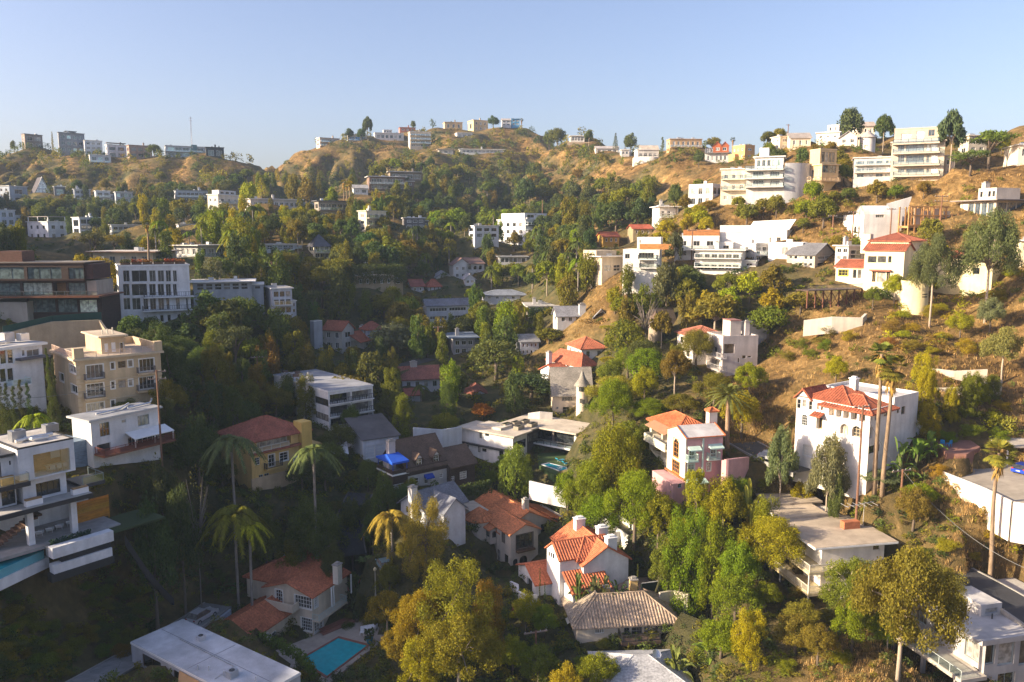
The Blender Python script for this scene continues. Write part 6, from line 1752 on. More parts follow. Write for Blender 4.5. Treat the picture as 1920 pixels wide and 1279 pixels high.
def build_terrain():
 pts=[(p.x,p.y,p.z) for p in [at(x,y,D) for (x,y,D,c) in SURVEY]]
 allp=np.array(CTRL+pts+OFF,dtype=np.float64)
 keep=[]
 for i in range(len(allp)):
  if all((allp[i,0] - allp[j,0]) ** 2+(allp[i,1] - allp[j,1]) ** 2 > 9.0 for j in keep): keep.append(i)
 P=allp[keep]
 X,Z=P[:,:2],P[:,2]
 def phi(d2): return np.sqrt(d2+64.0)
 d2=((X[:,None,:] - X[None,:,:]) ** 2).sum(-1)
 n=len(X)
 K=phi(d2) - np.eye(n)*2.2
 Q=np.c_[np.ones(n),X]
 M=np.block([[K,Q],[Q.T,np.zeros((3,3))]])
 w=np.linalg.solve(M,np.r_[Z,np.zeros(3)])
 xs=np.arange(-600,540,2.5); ys=np.arange(-110,910,2.5)
 gx,gy=np.meshgrid(xs,ys)
 G=np.c_[gx.ravel(),gy.ravel()]
 out=np.empty(len(G)); cov=np.empty(len(G))
 sp=np.array([(p[0],p[1]) for p in pts]); sc=np.array([c for (_,_,_,c) in SURVEY])
 for i in range(0,len(G),20000):
  g_=G[i:i+20000]
  dd=((g_[:,None,:] - X[None,:,:]) ** 2).sum(-1)
  out[i:i+20000]=phi(dd) @ w[:n]+w[n]+g_ @ w[n+1:]
  de=((g_[:,None,:] - sp[None,:,:]) ** 2).sum(-1)
  wt=1.0/(de+40.0) ** 2
  cov[i:i+20000]=(wt @ sc)/wt.sum(1)
 Zg=out.reshape(gx.shape)
 rs=np.random.RandomState(5)
 dist=np.hypot(gx,gy)
 for k in range(26):
  lam=rs.uniform(9,60); th=rs.uniform(0,math.pi); ph=rs.uniform(0,6.28)
  Zg += 0.010*lam*np.sin((gx*math.cos(th)+gy*math.sin(th))*2*math.pi/lam+ph+1.5*np.sin(gx/37+k))*np.clip((dist - 60)/250,.15,1.0)
 hx=np.array(CTRL)[:,:2]; dm=np.full(gx.shape,1e9)
 for c in hx: dm=np.minimum(dm,(gx - c[0]) ** 2+(gy - c[1]) ** 2)
 gm=np.clip((dist - 230)/160,0,1)*np.clip((np.sqrt(dm) - 12)/30,0,1)
 for k in range(14):   # ridged gullies running down the far slopes
  lam=rs.uniform(28,75); th=rs.uniform(-.5,.5); ph=rs.uniform(0,6.28)
  q=(gx*math.cos(th)+gy*math.sin(th)+9*np.sin(gy/31+k)+6*np.sin(gx/17+2*k))*2*math.pi/lam+ph
  Zg -= .066*lam*(1 - np.abs(np.sin(q))) ** 2*gm
 cov=cov.reshape(gx.shape)
 for k in range(10):
  lam=rs.uniform(14,45); th=rs.uniform(0,3.14)
  cov=cov+.13*np.sin((gx*math.cos(th)+gy*math.sin(th)+5*np.sin(gy/13+k))*6.283/lam+k)*np.clip((dist - 200)/100,0,1)
 cov=cov+.22*np.clip((dist - 360)/90,0,1)
 return xs,ys,Zg,np.clip(cov,0,1)
TX,TY,TZ,TC=build_terrain()
def ground(x,y):
 i=(np.asarray(x) - TX[0])/2.5; j=(np.asarray(y) - TY[0])/2.5
 i=np.clip(i,0,len(TX) - 1.001); j=np.clip(j,0,len(TY) - 1.001)
 i0=np.floor(i).astype(int); j0=np.floor(j).astype(int); fx=i - i0; fy=j - j0
 return (TZ[j0,i0]*(1-fx)*(1-fy)+TZ[j0,i0+1]*fx*(1-fy)+TZ[j0+1,i0]*(1-fx)*fy+TZ[j0+1,i0+1]*fx*fy)
_ts=np.concatenate([np.arange(40,250,.7),np.arange(250,900,1.6)])
def hit(px,py):
 """where the sight line through a photo pixel meets the ground"""
 d=ray(px,py)
 t=_ts/d.y
 x,y,z=CAM.x+d.x*t,CAM.y+d.y*t,CAM.z+d.z*t
 below=z <= ground(x,y)
 k=int(np.argmax(below))
 if not below[k]: return None
 return Vector((x[k],y[k],float(ground(x[k],y[k]))))
def terrain_mesh():
 ny,nx=TZ.shape
 gx,gy=np.meshgrid(TX,TY)
 v=np.stack([gx,gy,TZ],-1).reshape(-1,3).astype(np.float32)
 i=np.arange(nx - 1)[None,:]+nx*np.arange(ny - 1)[:,None]
 f=np.stack([i,i+1,i+nx+1,i+nx],-1).reshape(-1,4).astype(np.int32)
 me=bpy.data.meshes.new('hillside_terrain')
 me.vertices.add(len(v)); me.vertices.foreach_set('co',v.ravel())
 me.loops.add(f.size); me.loops.foreach_set('vertex_index',f.ravel())
 me.polygons.add(len(f)); me.polygons.foreach_set('loop_start',np.arange(0,f.size,4,dtype=np.int32))
 me.update(calc_edges=True)
 at_=me.attributes.new('cover','FLOAT','POINT'); at_.data.foreach_set('value',TC.ravel().astype(np.float32))
 me.polygons.foreach_set('use_smooth',[True]*len(f))
 o=obj('hillside_terrain',me,'terrain',(0.2,0.14,0.07))
 tag(o,'dry canyon hillsides and valley floor',None,kind='structure')
def onplane(px,py,z):
 d=ray(px,py); t=(z - CAM.z)/d.z
 return Vector((CAM.x+d.x*t,CAM.y+d.y*t,z))
PADS=[]        # world polygons kept free of scrub
def poly_in(P,poly):
 c=False; n=len(poly)
 for i in range(n):
  (x0,y0),(x1,y1)=poly[i],poly[(i+1) % n]
  if (y0 > P.y) != (y1 > P.y) and P.x < (x1 - x0)*(P.y - y0)/(y1 - y0)+x0: c=not c
 return c
def pad(poly,z,grow=2.0,fill=False):
 cx=sum(p[0] for p in poly)/len(poly); cy=sum(p[1] for p in poly)/len(poly)
 big=[]
 for (x,y) in poly:
  l=math.hypot(x - cx,y - cy); big.append((x+(x - cx)/l*grow,y+(y - cy)/l*grow))
 x0,x1=min(p[0] for p in big),max(p[0] for p in big); y0,y1=min(p[1] for p in big),max(p[1] for p in big)
 for j in range(max(0,int((y0 - TY[0])/2.5)),min(len(TY),int((y1 - TY[0])/2.5)+2)):
  for i in range(max(0,int((x0 - TX[0])/2.5)),min(len(TX),int((x1 - TX[0])/2.5)+2)):
   if poly_in(Vector((TX[i],TY[j],0)),big): TZ[j,i]=min(TZ[j,i],z)
 PADS.append(poly)
 if fill:
  gx,gy=np.meshgrid(TX,TY)
  m=(gx > x0 - 12) & (gx < x1+12) & (gy > y0 - 12) & (gy < y1+12)
  for j,i in zip(*np.nonzero(m)):
   d=min(seg_d(TX[i],TY[j],big[k],big[(k+1) % len(big)]) for k in range(len(big)))
   TZ[j,i]=max(TZ[j,i],z - .1 - .85*d)
def seg_d(x,y,a,b):
 dx,dy=b[0] - a[0],b[1] - a[1]; t=max(0,min(1,((x - a[0])*dx+(y - a[1])*dy)/(dx*dx+dy*dy+1e-9)))
 return math.hypot(x - a[0] - t*dx,y - a[1] - t*dy)
ROADS={'lane': ([(408,1134,113),(390,1148,111),(340,1180,105),(270,1220,97),(200,1259,89.5),(130,1298,82)],4.4),'street': ([(676,925,133),(660,955,130),(651,990,127),(652,1020,124.5),(660,1042,123)],4.4),'road': ([(1795,1072,97),(1830,1090,94.5),(1875,1114,91.5),(1930,1148,87.5),(1990,1190,83)],5.0),'driveway': ([(1395,830,131),(1430,850,125),(1475,870,119.5),(1512,884,116)],5.0),'upper_street': ([(742,690,190),(775,680,193),(805,672,197)],5.0)}
ROADQ={}
def grade(name):
 pts,w=ROADS[name]
 P=[at(x,y,D) if D else onplane(x,y,4.0) for x,y,D in pts]; Q=[]
 for a,b in zip(P[:-1],P[1:]):
  n=max(1,int((b - a).length/1.2))
  for i in range(n): Q.append(a.lerp(b,i/n))
 Q.append(P[-1])
 for _ in range(6): Q=[Q[0]]+[(Q[i-1]+Q[i]*2+Q[i+1])/4 for i in range(1,len(Q) - 1)]+[Q[-1]]
 ROADQ[name]=Q
 A=np.array([tuple(q) for q in Q]); gx,gy=np.meshgrid(TX,TY)
 m=(gx > A[:,0].min() - 14) & (gx < A[:,0].max()+14) & (gy > A[:,1].min() - 14) & (gy < A[:,1].max()+14)
 X,Y=gx[m],gy[m]
 d2=(X[:,None] - A[None,:,0]) ** 2+(Y[:,None] - A[None,:,1]) ** 2
 k=d2.argmin(1); d=np.sqrt(d2[np.arange(len(k)),k]); zr=A[k,2] - .18; o=np.maximum(0,d - w/2 - 2.2)
 TZ[m]=np.where(o < 7,np.clip(TZ[m],zr - 1.3*o,zr+1.2*o),TZ[m])
def carve():
 gx,gy=np.meshgrid(TX,TY)
 for H in HOUSES:
  x,yb=proj(H.C)
  if yb > 1330: continue
  xs_=[proj(H.wld(a,b,0))[0] for a,b in ((0,0),(H.A,0),(0,H.B))]
  v=(639.5 - (yb - 1.5))/F
  sl=(-SP+v*CP)/(CP+v*SP)
  zmax=CAM.z+sl*gy
  azx=gx/np.maximum(gy,1)*F/(CP+v*SP)*1.0+960
  k=(CP+v*SP)
  pxx=960+F*gx/np.maximum(gy,1)*k
  outd=np.maximum(0,np.maximum(min(xs_) - pxx,pxx - max(xs_)))*gy/F
  m=(gy < H.C.y - .5) & (gy > .62*H.C.y) & (outd < 7)
  lim=zmax - .3+1.6*outd
  TZ[m]=np.minimum(TZ[m],lim[m])
carve()
for k in ROADS: grade(k)
POOLZ=HP.C.z+.05
DECK=[onplane(x,y,POOLZ) for x,y in ((500,1226),(566,1200),(588,1192),(640,1166),(700,1160),(724,1196),(668,1238),(614,1284),(540,1248))]
pad([(p.x,p.y) for p in DECK],POOLZ - .5)
COURTZ=at(1850,890,109).z
COURT=[onplane(x,y,COURTZ) for x,y in ((1770,893),(1800,872),(1850,862),(1960,872),(1960,960),(1900,950),(1848,924))]
pad([(p.x,p.y) for p in COURT],COURTZ - .4,.3,True)
PATZ=at(1795,835,115).z
PATIO=[onplane(x,y,PATZ) for x,y in ((1752,828),(1775,815),(1815,822),(1838,838),(1812,852),(1775,850))]
pad([(p.x,p.y) for p in PATIO],PATZ - .4,.5,True)
_a0=HL.onR(-45,900,1.4)[0]
LT=[HL.wld(a,b,0) for a,b in ((_a0,-4.5),(HL.A+12,-4.5),(HL.A+12,6),(_a0,6))]
pad([(p.x,p.y) for p in LT],HL.C.z - 1.2,1.0)
BP=[onplane(x,y,HB.C.z - .2) for x,y in ((1262,1150),(1300,1146),(1345,1195),(1335,1222),(1290,1210))]
pad([(p.x,p.y) for p in BP],HB.C.z - .7,1.0)
CY=[onplane(x,y,at(1035,872,146).z) for x,y in ((1008,850),(1070,846),(1078,878),(1040,890),(1010,872))]
pad([(p.x,p.y) for p in CY],CY[0].z - .4,1.0)
def sink():
 gx,gy=np.meshgrid(TX,TY)
 for H in HOUSES:
  if H.D > 150: continue
  for b in H.blocks:
   lx=(gx - H.C.x)*H.c_+(gy - H.C.y)*H.s_; ly=-(gx - H.C.x)*H.s_+(gy - H.C.y)*H.c_
   m=(lx > b.a0 - 1.2) & (lx < b.a1+1.2) & (ly > b.b0 - 1.2) & (ly < b.b1+1.2)
   TZ[m]=np.minimum(TZ[m],H.C.z+max(.3,min(b.z1,H.H)*.45))
   if b is H.blocks[0] and b.z0 < 0 and proj(H.C)[1] < 1330:
    ol=np.maximum(0,b.a0 - lx); orr=np.maximum(0,b.b0 - ly)
    m=((lx < b.a0) & (lx > b.a0 - 8) & (ly > b.b0 - 8) & (ly < b.b1)) | ((ly < b.b0) & (ly > b.b0 - 8) & (lx > b.a0 - 8) & (lx < b.a1))
    TZ[m]=np.minimum(TZ[m],H.C.z+.2+.7*np.maximum(0,np.maximum(ol,orr) - 3)[m])
sink(); carve()
terrain_mesh()
def checks():
 for H in HOUSES:
  x,y=proj(H.C)
  h=hit(x,y - 3)
  gz=float(ground(H.C.x,H.C.y))
  if h is not None and h.y < H.C.y - 6 and 0 < x < 1920 and y < 1275: print('HIDDEN',round(x),round(y),round(h.y),round(H.D),H.label[:50])
  if abs(gz - H.C.z) > 2.5: print('GAP %.1f' % (gz - H.C.z),round(x),round(y),H.label[:50])
# ================================================================== trees
def norm_(a): return a/(np.linalg.norm(a,axis=-1,keepdims=True)+1e-9)
class Leaves:
 def __init__(s): s.q,s.r=[],[]
 def add(s,quads,rnd): s.q.append(quads); s.r.append(rnd)
 def blob(s,rs,c,rad,n,size,squash=(1,1,1),droop=0.0,wid=0.5,shell=0.55,outward=0.85):
  d=norm_(rs.normal(size=(n,3)))
  rr=(shell+(1 - shell)*rs.rand(n,1))*(0.85+0.3*rs.rand(n,1))
  sq=np.array(squash)
  p=np.array(c)+d*rr*rad*sq
  nn=norm_(d*outward+rs.normal(size=(n,3))*0.5)
  u=norm_(np.cross(nn,rs.normal(size=(n,3))))
  if droop: u=norm_(u*(1 - droop)+np.array([0,0,-1.0])*droop)
  v=norm_(np.cross(nn,u))
  sz=size*(0.6+0.8*rs.rand(n,1))
  s.add(np.stack([p+u*sz,p+v*sz*wid,p - u*sz,p - v*sz*wid],1),np.clip(rs.rand(n)*0.75+0.25*rs.rand(),0,1))
 def arrays(s): return np.concatenate(s.q),np.concatenate(s.r)
def quadmesh(name,Q,rnd,mat='leaf',tint=None):
 n=len(Q)
 me=bpy.data.meshes.new(name)
 me.vertices.add(n*4); me.vertices.foreach_set('co',Q.reshape(-1).astype(np.float32))
 me.loops.add(n*4); me.loops.foreach_set('vertex_index',np.arange(n*4,dtype=np.int32))
 me.polygons.add(n); me.polygons.foreach_set('loop_start',np.arange(0,n*4,4,dtype=np.int32))
 me.update(calc_edges=True)
 a=me.attributes.new('rnd','FLOAT','FACE'); a.data.foreach_set('value',rnd.astype(np.float32))
 if tint is not None:
  a=me.attributes.new('tint','FLOAT_COLOR','FACE'); a.data.foreach_set('color',np.c_[tint,np.ones(n)].astype(np.float32).ravel())
 me.materials.append(MATS[mat])
 return me
def mk_scrubmat():
 m=MATS['leaf'].copy(); m.name='scrub'
 nt=m.node_tree
 a=N(nt,'ShaderNodeAttribute',attribute_name='tint')
 oi=[n for n in nt.nodes if n.type == 'OBJECT_INFO'][0]
 for l in list(nt.links):
  if l.from_node == oi and l.from_socket.name == 'Color':
   to=l.to_socket; nt.links.remove(l); nt.links.new(a.outputs['Color'],to)
 MATS['scrub']=m
mk_scrubmat()
def trunk_mb(limbs,r0,rs,k=6,z1=.45,lean=(0,0)):
 mb=MB()
 mid=Vector((lean[0]*.5+rs.uniform(-.02,.02),lean[1]*.5,z1*.5)); top=Vector((lean[0],lean[1],z1))
 mb.tube([(0,0,-.06),mid,top],[r0,r0*.8,r0*.6],k)
 for c in limbs:
  c=Vector(c)
  m=top.lerp(c,.5)+Vector((rs.uniform(-.04,.04),rs.uniform(-.04,.04),.03))
  st=mid.lerp(top,rs.uniform(.5,1))
  mb.tube([st,m,c],[r0*.5,r0*.32,r0*.12],5)
 return mb
PROTO={}
FINE=[False]
def crown_broad(seed,hi,z0=.16,ncl=26,airy=False,tall=False):
 rs=np.random.RandomState(seed); L=Leaves(); cs=[]
 n=520 if hi else 115
 size=.0128 if hi else .031
 if hi: ncl=int(ncl*1.7)
 if airy: ncl,n,size=44,(560 if hi else 150),size*(1.15 if hi else 1.15)
 if FINE[0]: n,size=int(n*1.9),size*.66
 for i in range(ncl):
  d=norm_(rs.normal(size=3)); d[2]=abs(d[2])*1.0 - .35
  r=rs.uniform(.45,1.0) ** .6
  c=np.array([d[0]*.40*r,d[1]*.40*r,z0+(1 - z0)*(.46+d[2]*.52*r)])
  if tall:
   zz=rs.uniform(z0+.08,.94); w=.40*(1 - ((zz - .38)/.66) ** 2) ** .5 if abs(zz - .38) < .65 else .1
   t=rs.uniform(0,6.28); q=rs.uniform(.35,1)
   c=np.array([math.cos(t)*w*q,math.sin(t)*w*q,zz])
  rad=rs.uniform(.10,.19)*(.72 if airy else (.74 if hi else 1))*(.85 if tall else 1)
  c[:2] *= (.5 - rad*.8)/.42
  c[2]=min(c[2],1 - rad*.75)
  cs.append(c)
  L.blob(rs,c,rad,int(n*(rad/.15) ** 1.6),size,(1,1,.85 if not tall else 1.15),droop=.45 if airy else .1,wid=.42 if airy else .5)
 if not airy:  # inner mass
  L.blob(rs,(0,0,z0+(1 - z0)*.45),.30,int(n*1.6),size*1.5,(1,1,1.25),shell=.3)
 return cs,L,rs
def make_protos():
 def reg(kind,lod,cs,L,rs,r0,z1=.4,nl=6,k=6,tr=None):
  Q,r=L.arrays()
  cr=quadmesh('crown',Q,r)
  if tr is None:
   idx=rs.choice(len(cs),min(nl,len(cs)),replace=False)
   tr=trunk_mb([cs[i] for i in idx],r0,rs,k,z1)
  t=tr.mesh('trunk'); t.materials.append(MATS['bark'])
  t.polygons.foreach_set('use_smooth',[True]*len(t.polygons))
  PROTO.setdefault((kind,lod),[]).append((cr,t))
 FINE[0]=True
 reg('airy',2,*crown_broad(44,True,z0=.2,airy=True),.022,z1=.5,nl=14); reg('tall',2,*crown_broad(64,True,z0=.05,ncl=34,tall=True),.03,z1=.6); reg('broad',2,*crown_broad(17,True),.035)
 FINE[0]=False
 for lod in (0,1):
  hi=lod == 0
  for s in range(4): reg('broad',lod,*crown_broad(10+s,hi),.035)
  for s in range(3): reg('airy',lod,*crown_broad(40+s,hi,z0=.22,airy=True),.022,z1=.5,nl=14)
  for s in range(3): reg('tall',lod,*crown_broad(60+s,hi,z0=.05,ncl=34,tall=True),.03,z1=.6)
  for s in range(2):   # clipped/dome
   rs=np.random.RandomState(80+s); L=Leaves()
   for i in range(70):
    d=norm_(rs.normal(size=3)); d[2]=abs(d[2]) if rs.rand() < .8 else d[2]*.6
    L.blob(rs,(d[0]*.40,d[1]*.40,.50+d[2]*.40),.085,120 if hi else 36,.012 if hi else .024)
   L.blob(rs,(0,0,.5),.38,900 if hi else 300,.03,shell=.8)
   reg('dome',lod,[(0,0,.6)],L,rs,.04)
  for s in range(2):   # column cypress
   rs=np.random.RandomState(90+s); L=Leaves()
   for i in range(46):
    z=(i+.5)/46; w=.40*(1 - z) ** .55*min(1,.6+z*4)+.02
    t=rs.uniform(0,6.28)
    L.blob(rs,(math.cos(t)*w*.5,math.sin(t)*w*.5,z*.97),max(.10,w*.75),120 if hi else 34,.014 if hi else .03,(1,1,.16),droop=-.5,wid=.4)
   reg('cypress',lod,[(0,0,.5)],L,rs,.04)
  for s in range(2):   # umbrella pine
   rs=np.random.RandomState(95+s); L=Leaves(); cs=[]
   for i in range(26):
    t=rs.uniform(0,6.28); q=rs.uniform(0,1) ** .6
    c=(math.cos(t)*.38*q,math.sin(t)*.38*q,.84 - .36*q*rs.rand()); cs.append(c)
    L.blob(rs,c,.12,240 if hi else 70,.014 if hi else .03,(1,1,.55),wid=.3)
   reg('pine',lod,cs,L,rs,.03,z1=.5,nl=12)
  rs=np.random.RandomState(99); L=Leaves()      # tiered conifer
  for i in range(12):
   z=.15+.8*i/12
   w=.46*(1 - z)+.03
   for j in range(8):
    t=j*.785+rs.rand()
    L.blob(rs,(math.cos(t)*w*.6,math.sin(t)*w*.6,z),w*.45,34 if hi else 16,.02 if hi else .03,(1,1,.25),wid=.3)
  reg('conifer',lod,[(0,0,.9)],L,rs,.03,z1=.92,nl=1)
  for s in range(3):   # shrub
   rs=np.random.RandomState(120+s); L=Leaves()
   for i in range(16):
    d=norm_(rs.normal(size=3)); d[2]=abs(d[2])
    q=rs.uniform(.4,1)
    L.blob(rs,(d[0]*.34*q,d[1]*.34*q,.12+d[2]*.62*q),rs.uniform(.13,.2),420 if hi else 60,.0145 if hi else .042,(1,1,.9))
   reg('shrub',lod,[(0,0,.5)],L,rs,.03,z1=.3,nl=1)
  rs=np.random.RandomState(140); L=Leaves()    # bare crown
  for i in range(10): L.blob(rs,rs.uniform(-.3,.3,3)+np.array([0,0,.7]),.12,14,.012)
  cs=[(math.cos(t)*q,math.sin(t)*q,z) for t,q,z in zip(rs.uniform(0,6.28,34),rs.uniform(.1,.45,34),rs.uniform(.55,1,34))]
  reg('bare',lod,cs,L,rs,.02,z1=.45,nl=34)
  for s in range(2):   # fan palm: crown ball,dead skirt
   rs=np.random.RandomState(150+s); L=Leaves(); q=[]
   nf=44 if hi else 26
   for i in range(nf):
    t=rs.uniform(0,6.28); el=rs.uniform(-.75,1.2)
    dirv=np.array([math.cos(t)*math.cos(el),math.sin(t)*math.cos(el),math.sin(el)])
    c=dirv*.27+np.array([0,0,0])
    side=norm_(np.cross(dirv,[0,0,1.0])); up=np.cross(side,dirv)
    m=9
    for k in range(m):
     a=(k/(m - 1) - .5)*2.3
     dd=norm_(dirv*math.cos(a)+side*math.sin(a) - np.array([0,0,.18]))
     e=c+dd*.25; w=np.cross(dd,up)*.04
     q.append([c,c+dd*.12+w,e - np.array([0,0,.03]),c+dd*.12 - w])
   Q=np.array(q); L.add(Q,rs.rand(len(Q)))
   PROTO.setdefault(('fan_head',lod),[]).append(quadmesh('fronds',*L.arrays()))
  for s in range(2):   # skirt of dead fronds
   rs=np.random.RandomState(160+s); q=[]
   for i in range(110):
    t=rs.uniform(0,6.28); z=rs.uniform(-.75,-.05); d=np.array([math.cos(t),math.sin(t),0])
    p=d*(.10+.08*rs.rand())+np.array([0,0,z]); w=np.array([-d[1],d[0],0])*.035
    e=p+d*.07 - np.array([0,0,.22])
    q.append([p+w*.4,p+w,e,p - w])
   PROTO.setdefault(('fan_skirt',lod),[]).append(quadmesh('frond_skirt',np.array(q),rs.rand(len(q))))
  for kind,nf,ln,dr,lw in (('date',70,.5,.55,.085),('queen',26,.5,1.15,.15)):
   for s in range(2):
    rs=np.random.RandomState(170+s+len(kind)); q=[]
    for i in range(nf):
     t=i*2.4+rs.rand()*.5; el=1.35 - 1.75*(i/nf) if kind == 'date' else rs.uniform(.2,1.25)
     d=np.array([math.cos(t)*math.cos(el),math.sin(t)*math.cos(el),math.sin(el)])
     hz=np.array([math.cos(t),math.sin(t),0.0]); side=np.array([-math.sin(t),math.cos(t),0.0])
     m=22 if hi else 12
     for k in range(m):
      f=.1+.9*(k+.5)/m
      p=d*ln*f+hz*.05*f - np.array([0,0,dr*ln*f*f*.95])
      tg=norm_(d - np.array([0,0,2*dr*f*.9]))
      for sg in (-1,1):
       o_=norm_(side*sg+tg*.55 - np.array([0,0,.55 if kind == 'queen' else .12])+rs.normal(size=3)*.12)
       le=lw*(1 - abs(f - .45)*.9); w=tg*.02*(1 if hi else 2.2)
       q.append([p - w,p+o_*le*.5+w*.4,p+o_*le,p+w])
    Q=np.array(q); PROTO.setdefault((kind,lod),[]).append(quadmesh('fronds',Q,rs.rand(len(Q))*.8))
  for s in range(2):   # banana/bird of paradise clump
   rs=np.random.RandomState(190+s); q=[]
   for i in range(22):
    t=rs.uniform(0,6.28); el=rs.uniform(.35,1.4); b=np.array([rs.uniform(-.12,.12),rs.uniform(-.12,.12),rs.uniform(.0,.35)])
    d=np.array([math.cos(t)*math.cos(el),math.sin(t)*math.cos(el),math.sin(el)]); side=np.array([-math.sin(t),math.cos(t),0.0])
    pr=None
    for k in range(6):
     f=k/5; p=b+d*.62*(.25+.75*f) - np.array([0,0,.22*f*f]); w=side*.075*math.sin(math.pi*(.12+.85*f))
     cur=(p - w,p,p+w)
     if pr: q.append([pr[0],pr[1] - [0,0,.02],cur[1] - [0,0,.02],cur[0]]); q.append([pr[1] - [0,0,.02],pr[2],cur[2],cur[1] - [0,0,.02]])
     pr=cur
   Q=np.array(q); PROTO.setdefault(('banana',lod),[]).append(quadmesh('leaves',Q,rs.rand(len(Q))))
make_protos()
TREES=[]       # dict(root,x,y,w,h px,D,desc,name)
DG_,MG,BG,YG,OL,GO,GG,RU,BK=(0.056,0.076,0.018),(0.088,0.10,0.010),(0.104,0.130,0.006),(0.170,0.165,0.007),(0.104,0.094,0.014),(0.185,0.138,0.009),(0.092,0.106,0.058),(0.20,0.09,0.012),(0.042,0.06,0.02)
CN={DG_: 'dark green',MG: 'mid green',BG: 'bright green',YG: 'yellow-green',OL: 'olive green',GO: 'golden',GG: 'grey-green',RU: 'rust-orange',BK: 'very dark green'}
KN={'broad': ('broadleaf_tree','bushy tree'),'airy': ('eucalyptus_tree','airy eucalyptus'),'tall': ('evergreen_tree','upright tree'),'dome': ('dome_tree','dome-shaped tree'),'cypress': ('cypress_tree','column cypress'),'pine': ('pine_tree','spreading pine'),'conifer': ('conifer_tree','pointed conifer'),'shrub': ('shrub','low shrub'),'bare': ('bare_tree','leafless tree'),'fan': ('fan_palm','fan palm'),'date': ('date_palm','date palm'),'queen': ('queen_palm','feather palm'),'banana': ('banana_plant','broad-leaved plant clump')}
def put(me,mat_col,parent,name,loc=(0,0,0),sc=(1,1,1),rz=0):
 o=bpy.data.objects.new(name,me); o.color=(*mat_col,1); o.parent=parent; o.location=loc; o.scale=sc; o.rotation_euler=(0,0,rz)
 col.objects.link(o); return o
BARK={'airy': (0.42,0.34,0.26),'bare': (0.22,0.18,0.15)}
def tree(kind,x,yt,yb,w,c,label=None,D=None,r=None,trunkc=None,group=None,P=None,H=None):
 r=r or rng
 if P is None:
  if D is not None:
   P=at(x,yb if yb else yt,D); P=Vector((P.x,P.y,float(ground(P.x,P.y))))
  else:
   P=hit(x,yb)
   if P is None: return None
 D=P.y
 if H is None:
  H=max(1.0,at(x,yt,D).z - P.z)
 W=w*D/F/1.02 if w > 0 else -w
 lod=0 if D < 165 else 1
 nm,kn=KN[kind]
 if kind == 'broad' and c in (DG_,BK): nm='oak_tree'
 if kind == 'tall' and c in (DG_,BK,MG): nm='laurel_tree'  # no species meant: same upright form, split off by darker leaf colour
 root=empty(nm,P,r.uniform(0,6.28))
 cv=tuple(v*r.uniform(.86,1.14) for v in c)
 if kind == 'fan':
  hr=W/.98; tk=MB(); n=7
  top=Vector((r.uniform(-.02,.02)*H,r.uniform(-.02,.02)*H,H - hr*.42))
  tk.tube([Vector((0,0,-.5)).lerp(top,i/n)+Vector((.01*H*math.sin(i*.9),0,0)) for i in range(n+1)],[max(.16,.34 - .14*i/n) for i in range(n+1)],8)
  o=obj('trunk',tk,'bark',trunkc or (0.24,0.17,0.11),root,True)
  put(r.choice(PROTO[('fan_head',lod)]),cv,root,'fronds',top+Vector((.01*H*math.sin(n*.9),0,0)),(hr,hr,hr))
  put(r.choice(PROTO[('fan_skirt',lod)]),(0.24,0.15,0.055),root,'dead_fronds',top,(hr*.8,hr*.8,hr*.9))
 elif kind in ('date','queen'):
  hr=W/(.95 if kind == 'date' else .68); tk=MB(); n=6
  top=Vector((r.uniform(-.02,.02)*H,0,H - hr*(.34 if kind == 'date' else .26)))
  rr=.38 if kind == 'date' else .2
  tk.tube([Vector((0,0,-.5)).lerp(top,i/n) for i in range(n+1)],[rr*1.2]+[rr]*(n - 1)+[rr*1.25],8)
  obj('trunk',tk,'bark',trunkc or ((0.30,0.20,0.13) if kind == 'date' else (0.25,0.22,0.19)),root,True)
  put(r.choice(PROTO[(kind,lod)]),cv,root,'fronds',top,(hr,hr,hr))
 elif kind == 'banana':
  put(r.choice(PROTO[(kind,lod)]),cv,root,'leaves',(0,0,0),(W,W,H/.95))
  st=MB()
  for i in range(4): st.tube([(r.uniform(-.1,.1)*W,r.uniform(-.1,.1)*W,-.2),(r.uniform(-.1,.1)*W,r.uniform(-.1,.1)*W,H*.45)],.12,5)
  obj('stems',st,'bark',(0.12,0.13,0.05),root)
 else:
  if lod == 0 and W > 8.5 and kind in ('airy','tall','broad'): lod=2
  cr,tr=r.choice(PROTO[(kind,lod)])
  put(cr,cv,root,'crown' if kind != 'bare' else 'twigs',(0,0,0),(W,W,H))
  if kind != 'shrub': put(tr,trunkc or BARK.get(kind,(0.15,0.115,0.085)),root,'trunk',(0,0,0),(W if kind != 'cypress' else W*.5,W if kind != 'cypress' else W*.5,H))
 px,py=proj(P+Vector((0,0,H*.5)))
 d=dict(root=root,x=px,y=py,w=W*F/D,h=H*F/D,D=D,kind=kind,desc='%s %s' % (CN.get(c,'green'),kn),label=label)
 TREES.append(d)
 tag(root,label,'palm tree' if kind in ('fan','date','queen') else ('shrub' if kind in ('shrub','banana') else 'tree'),group)
 return d
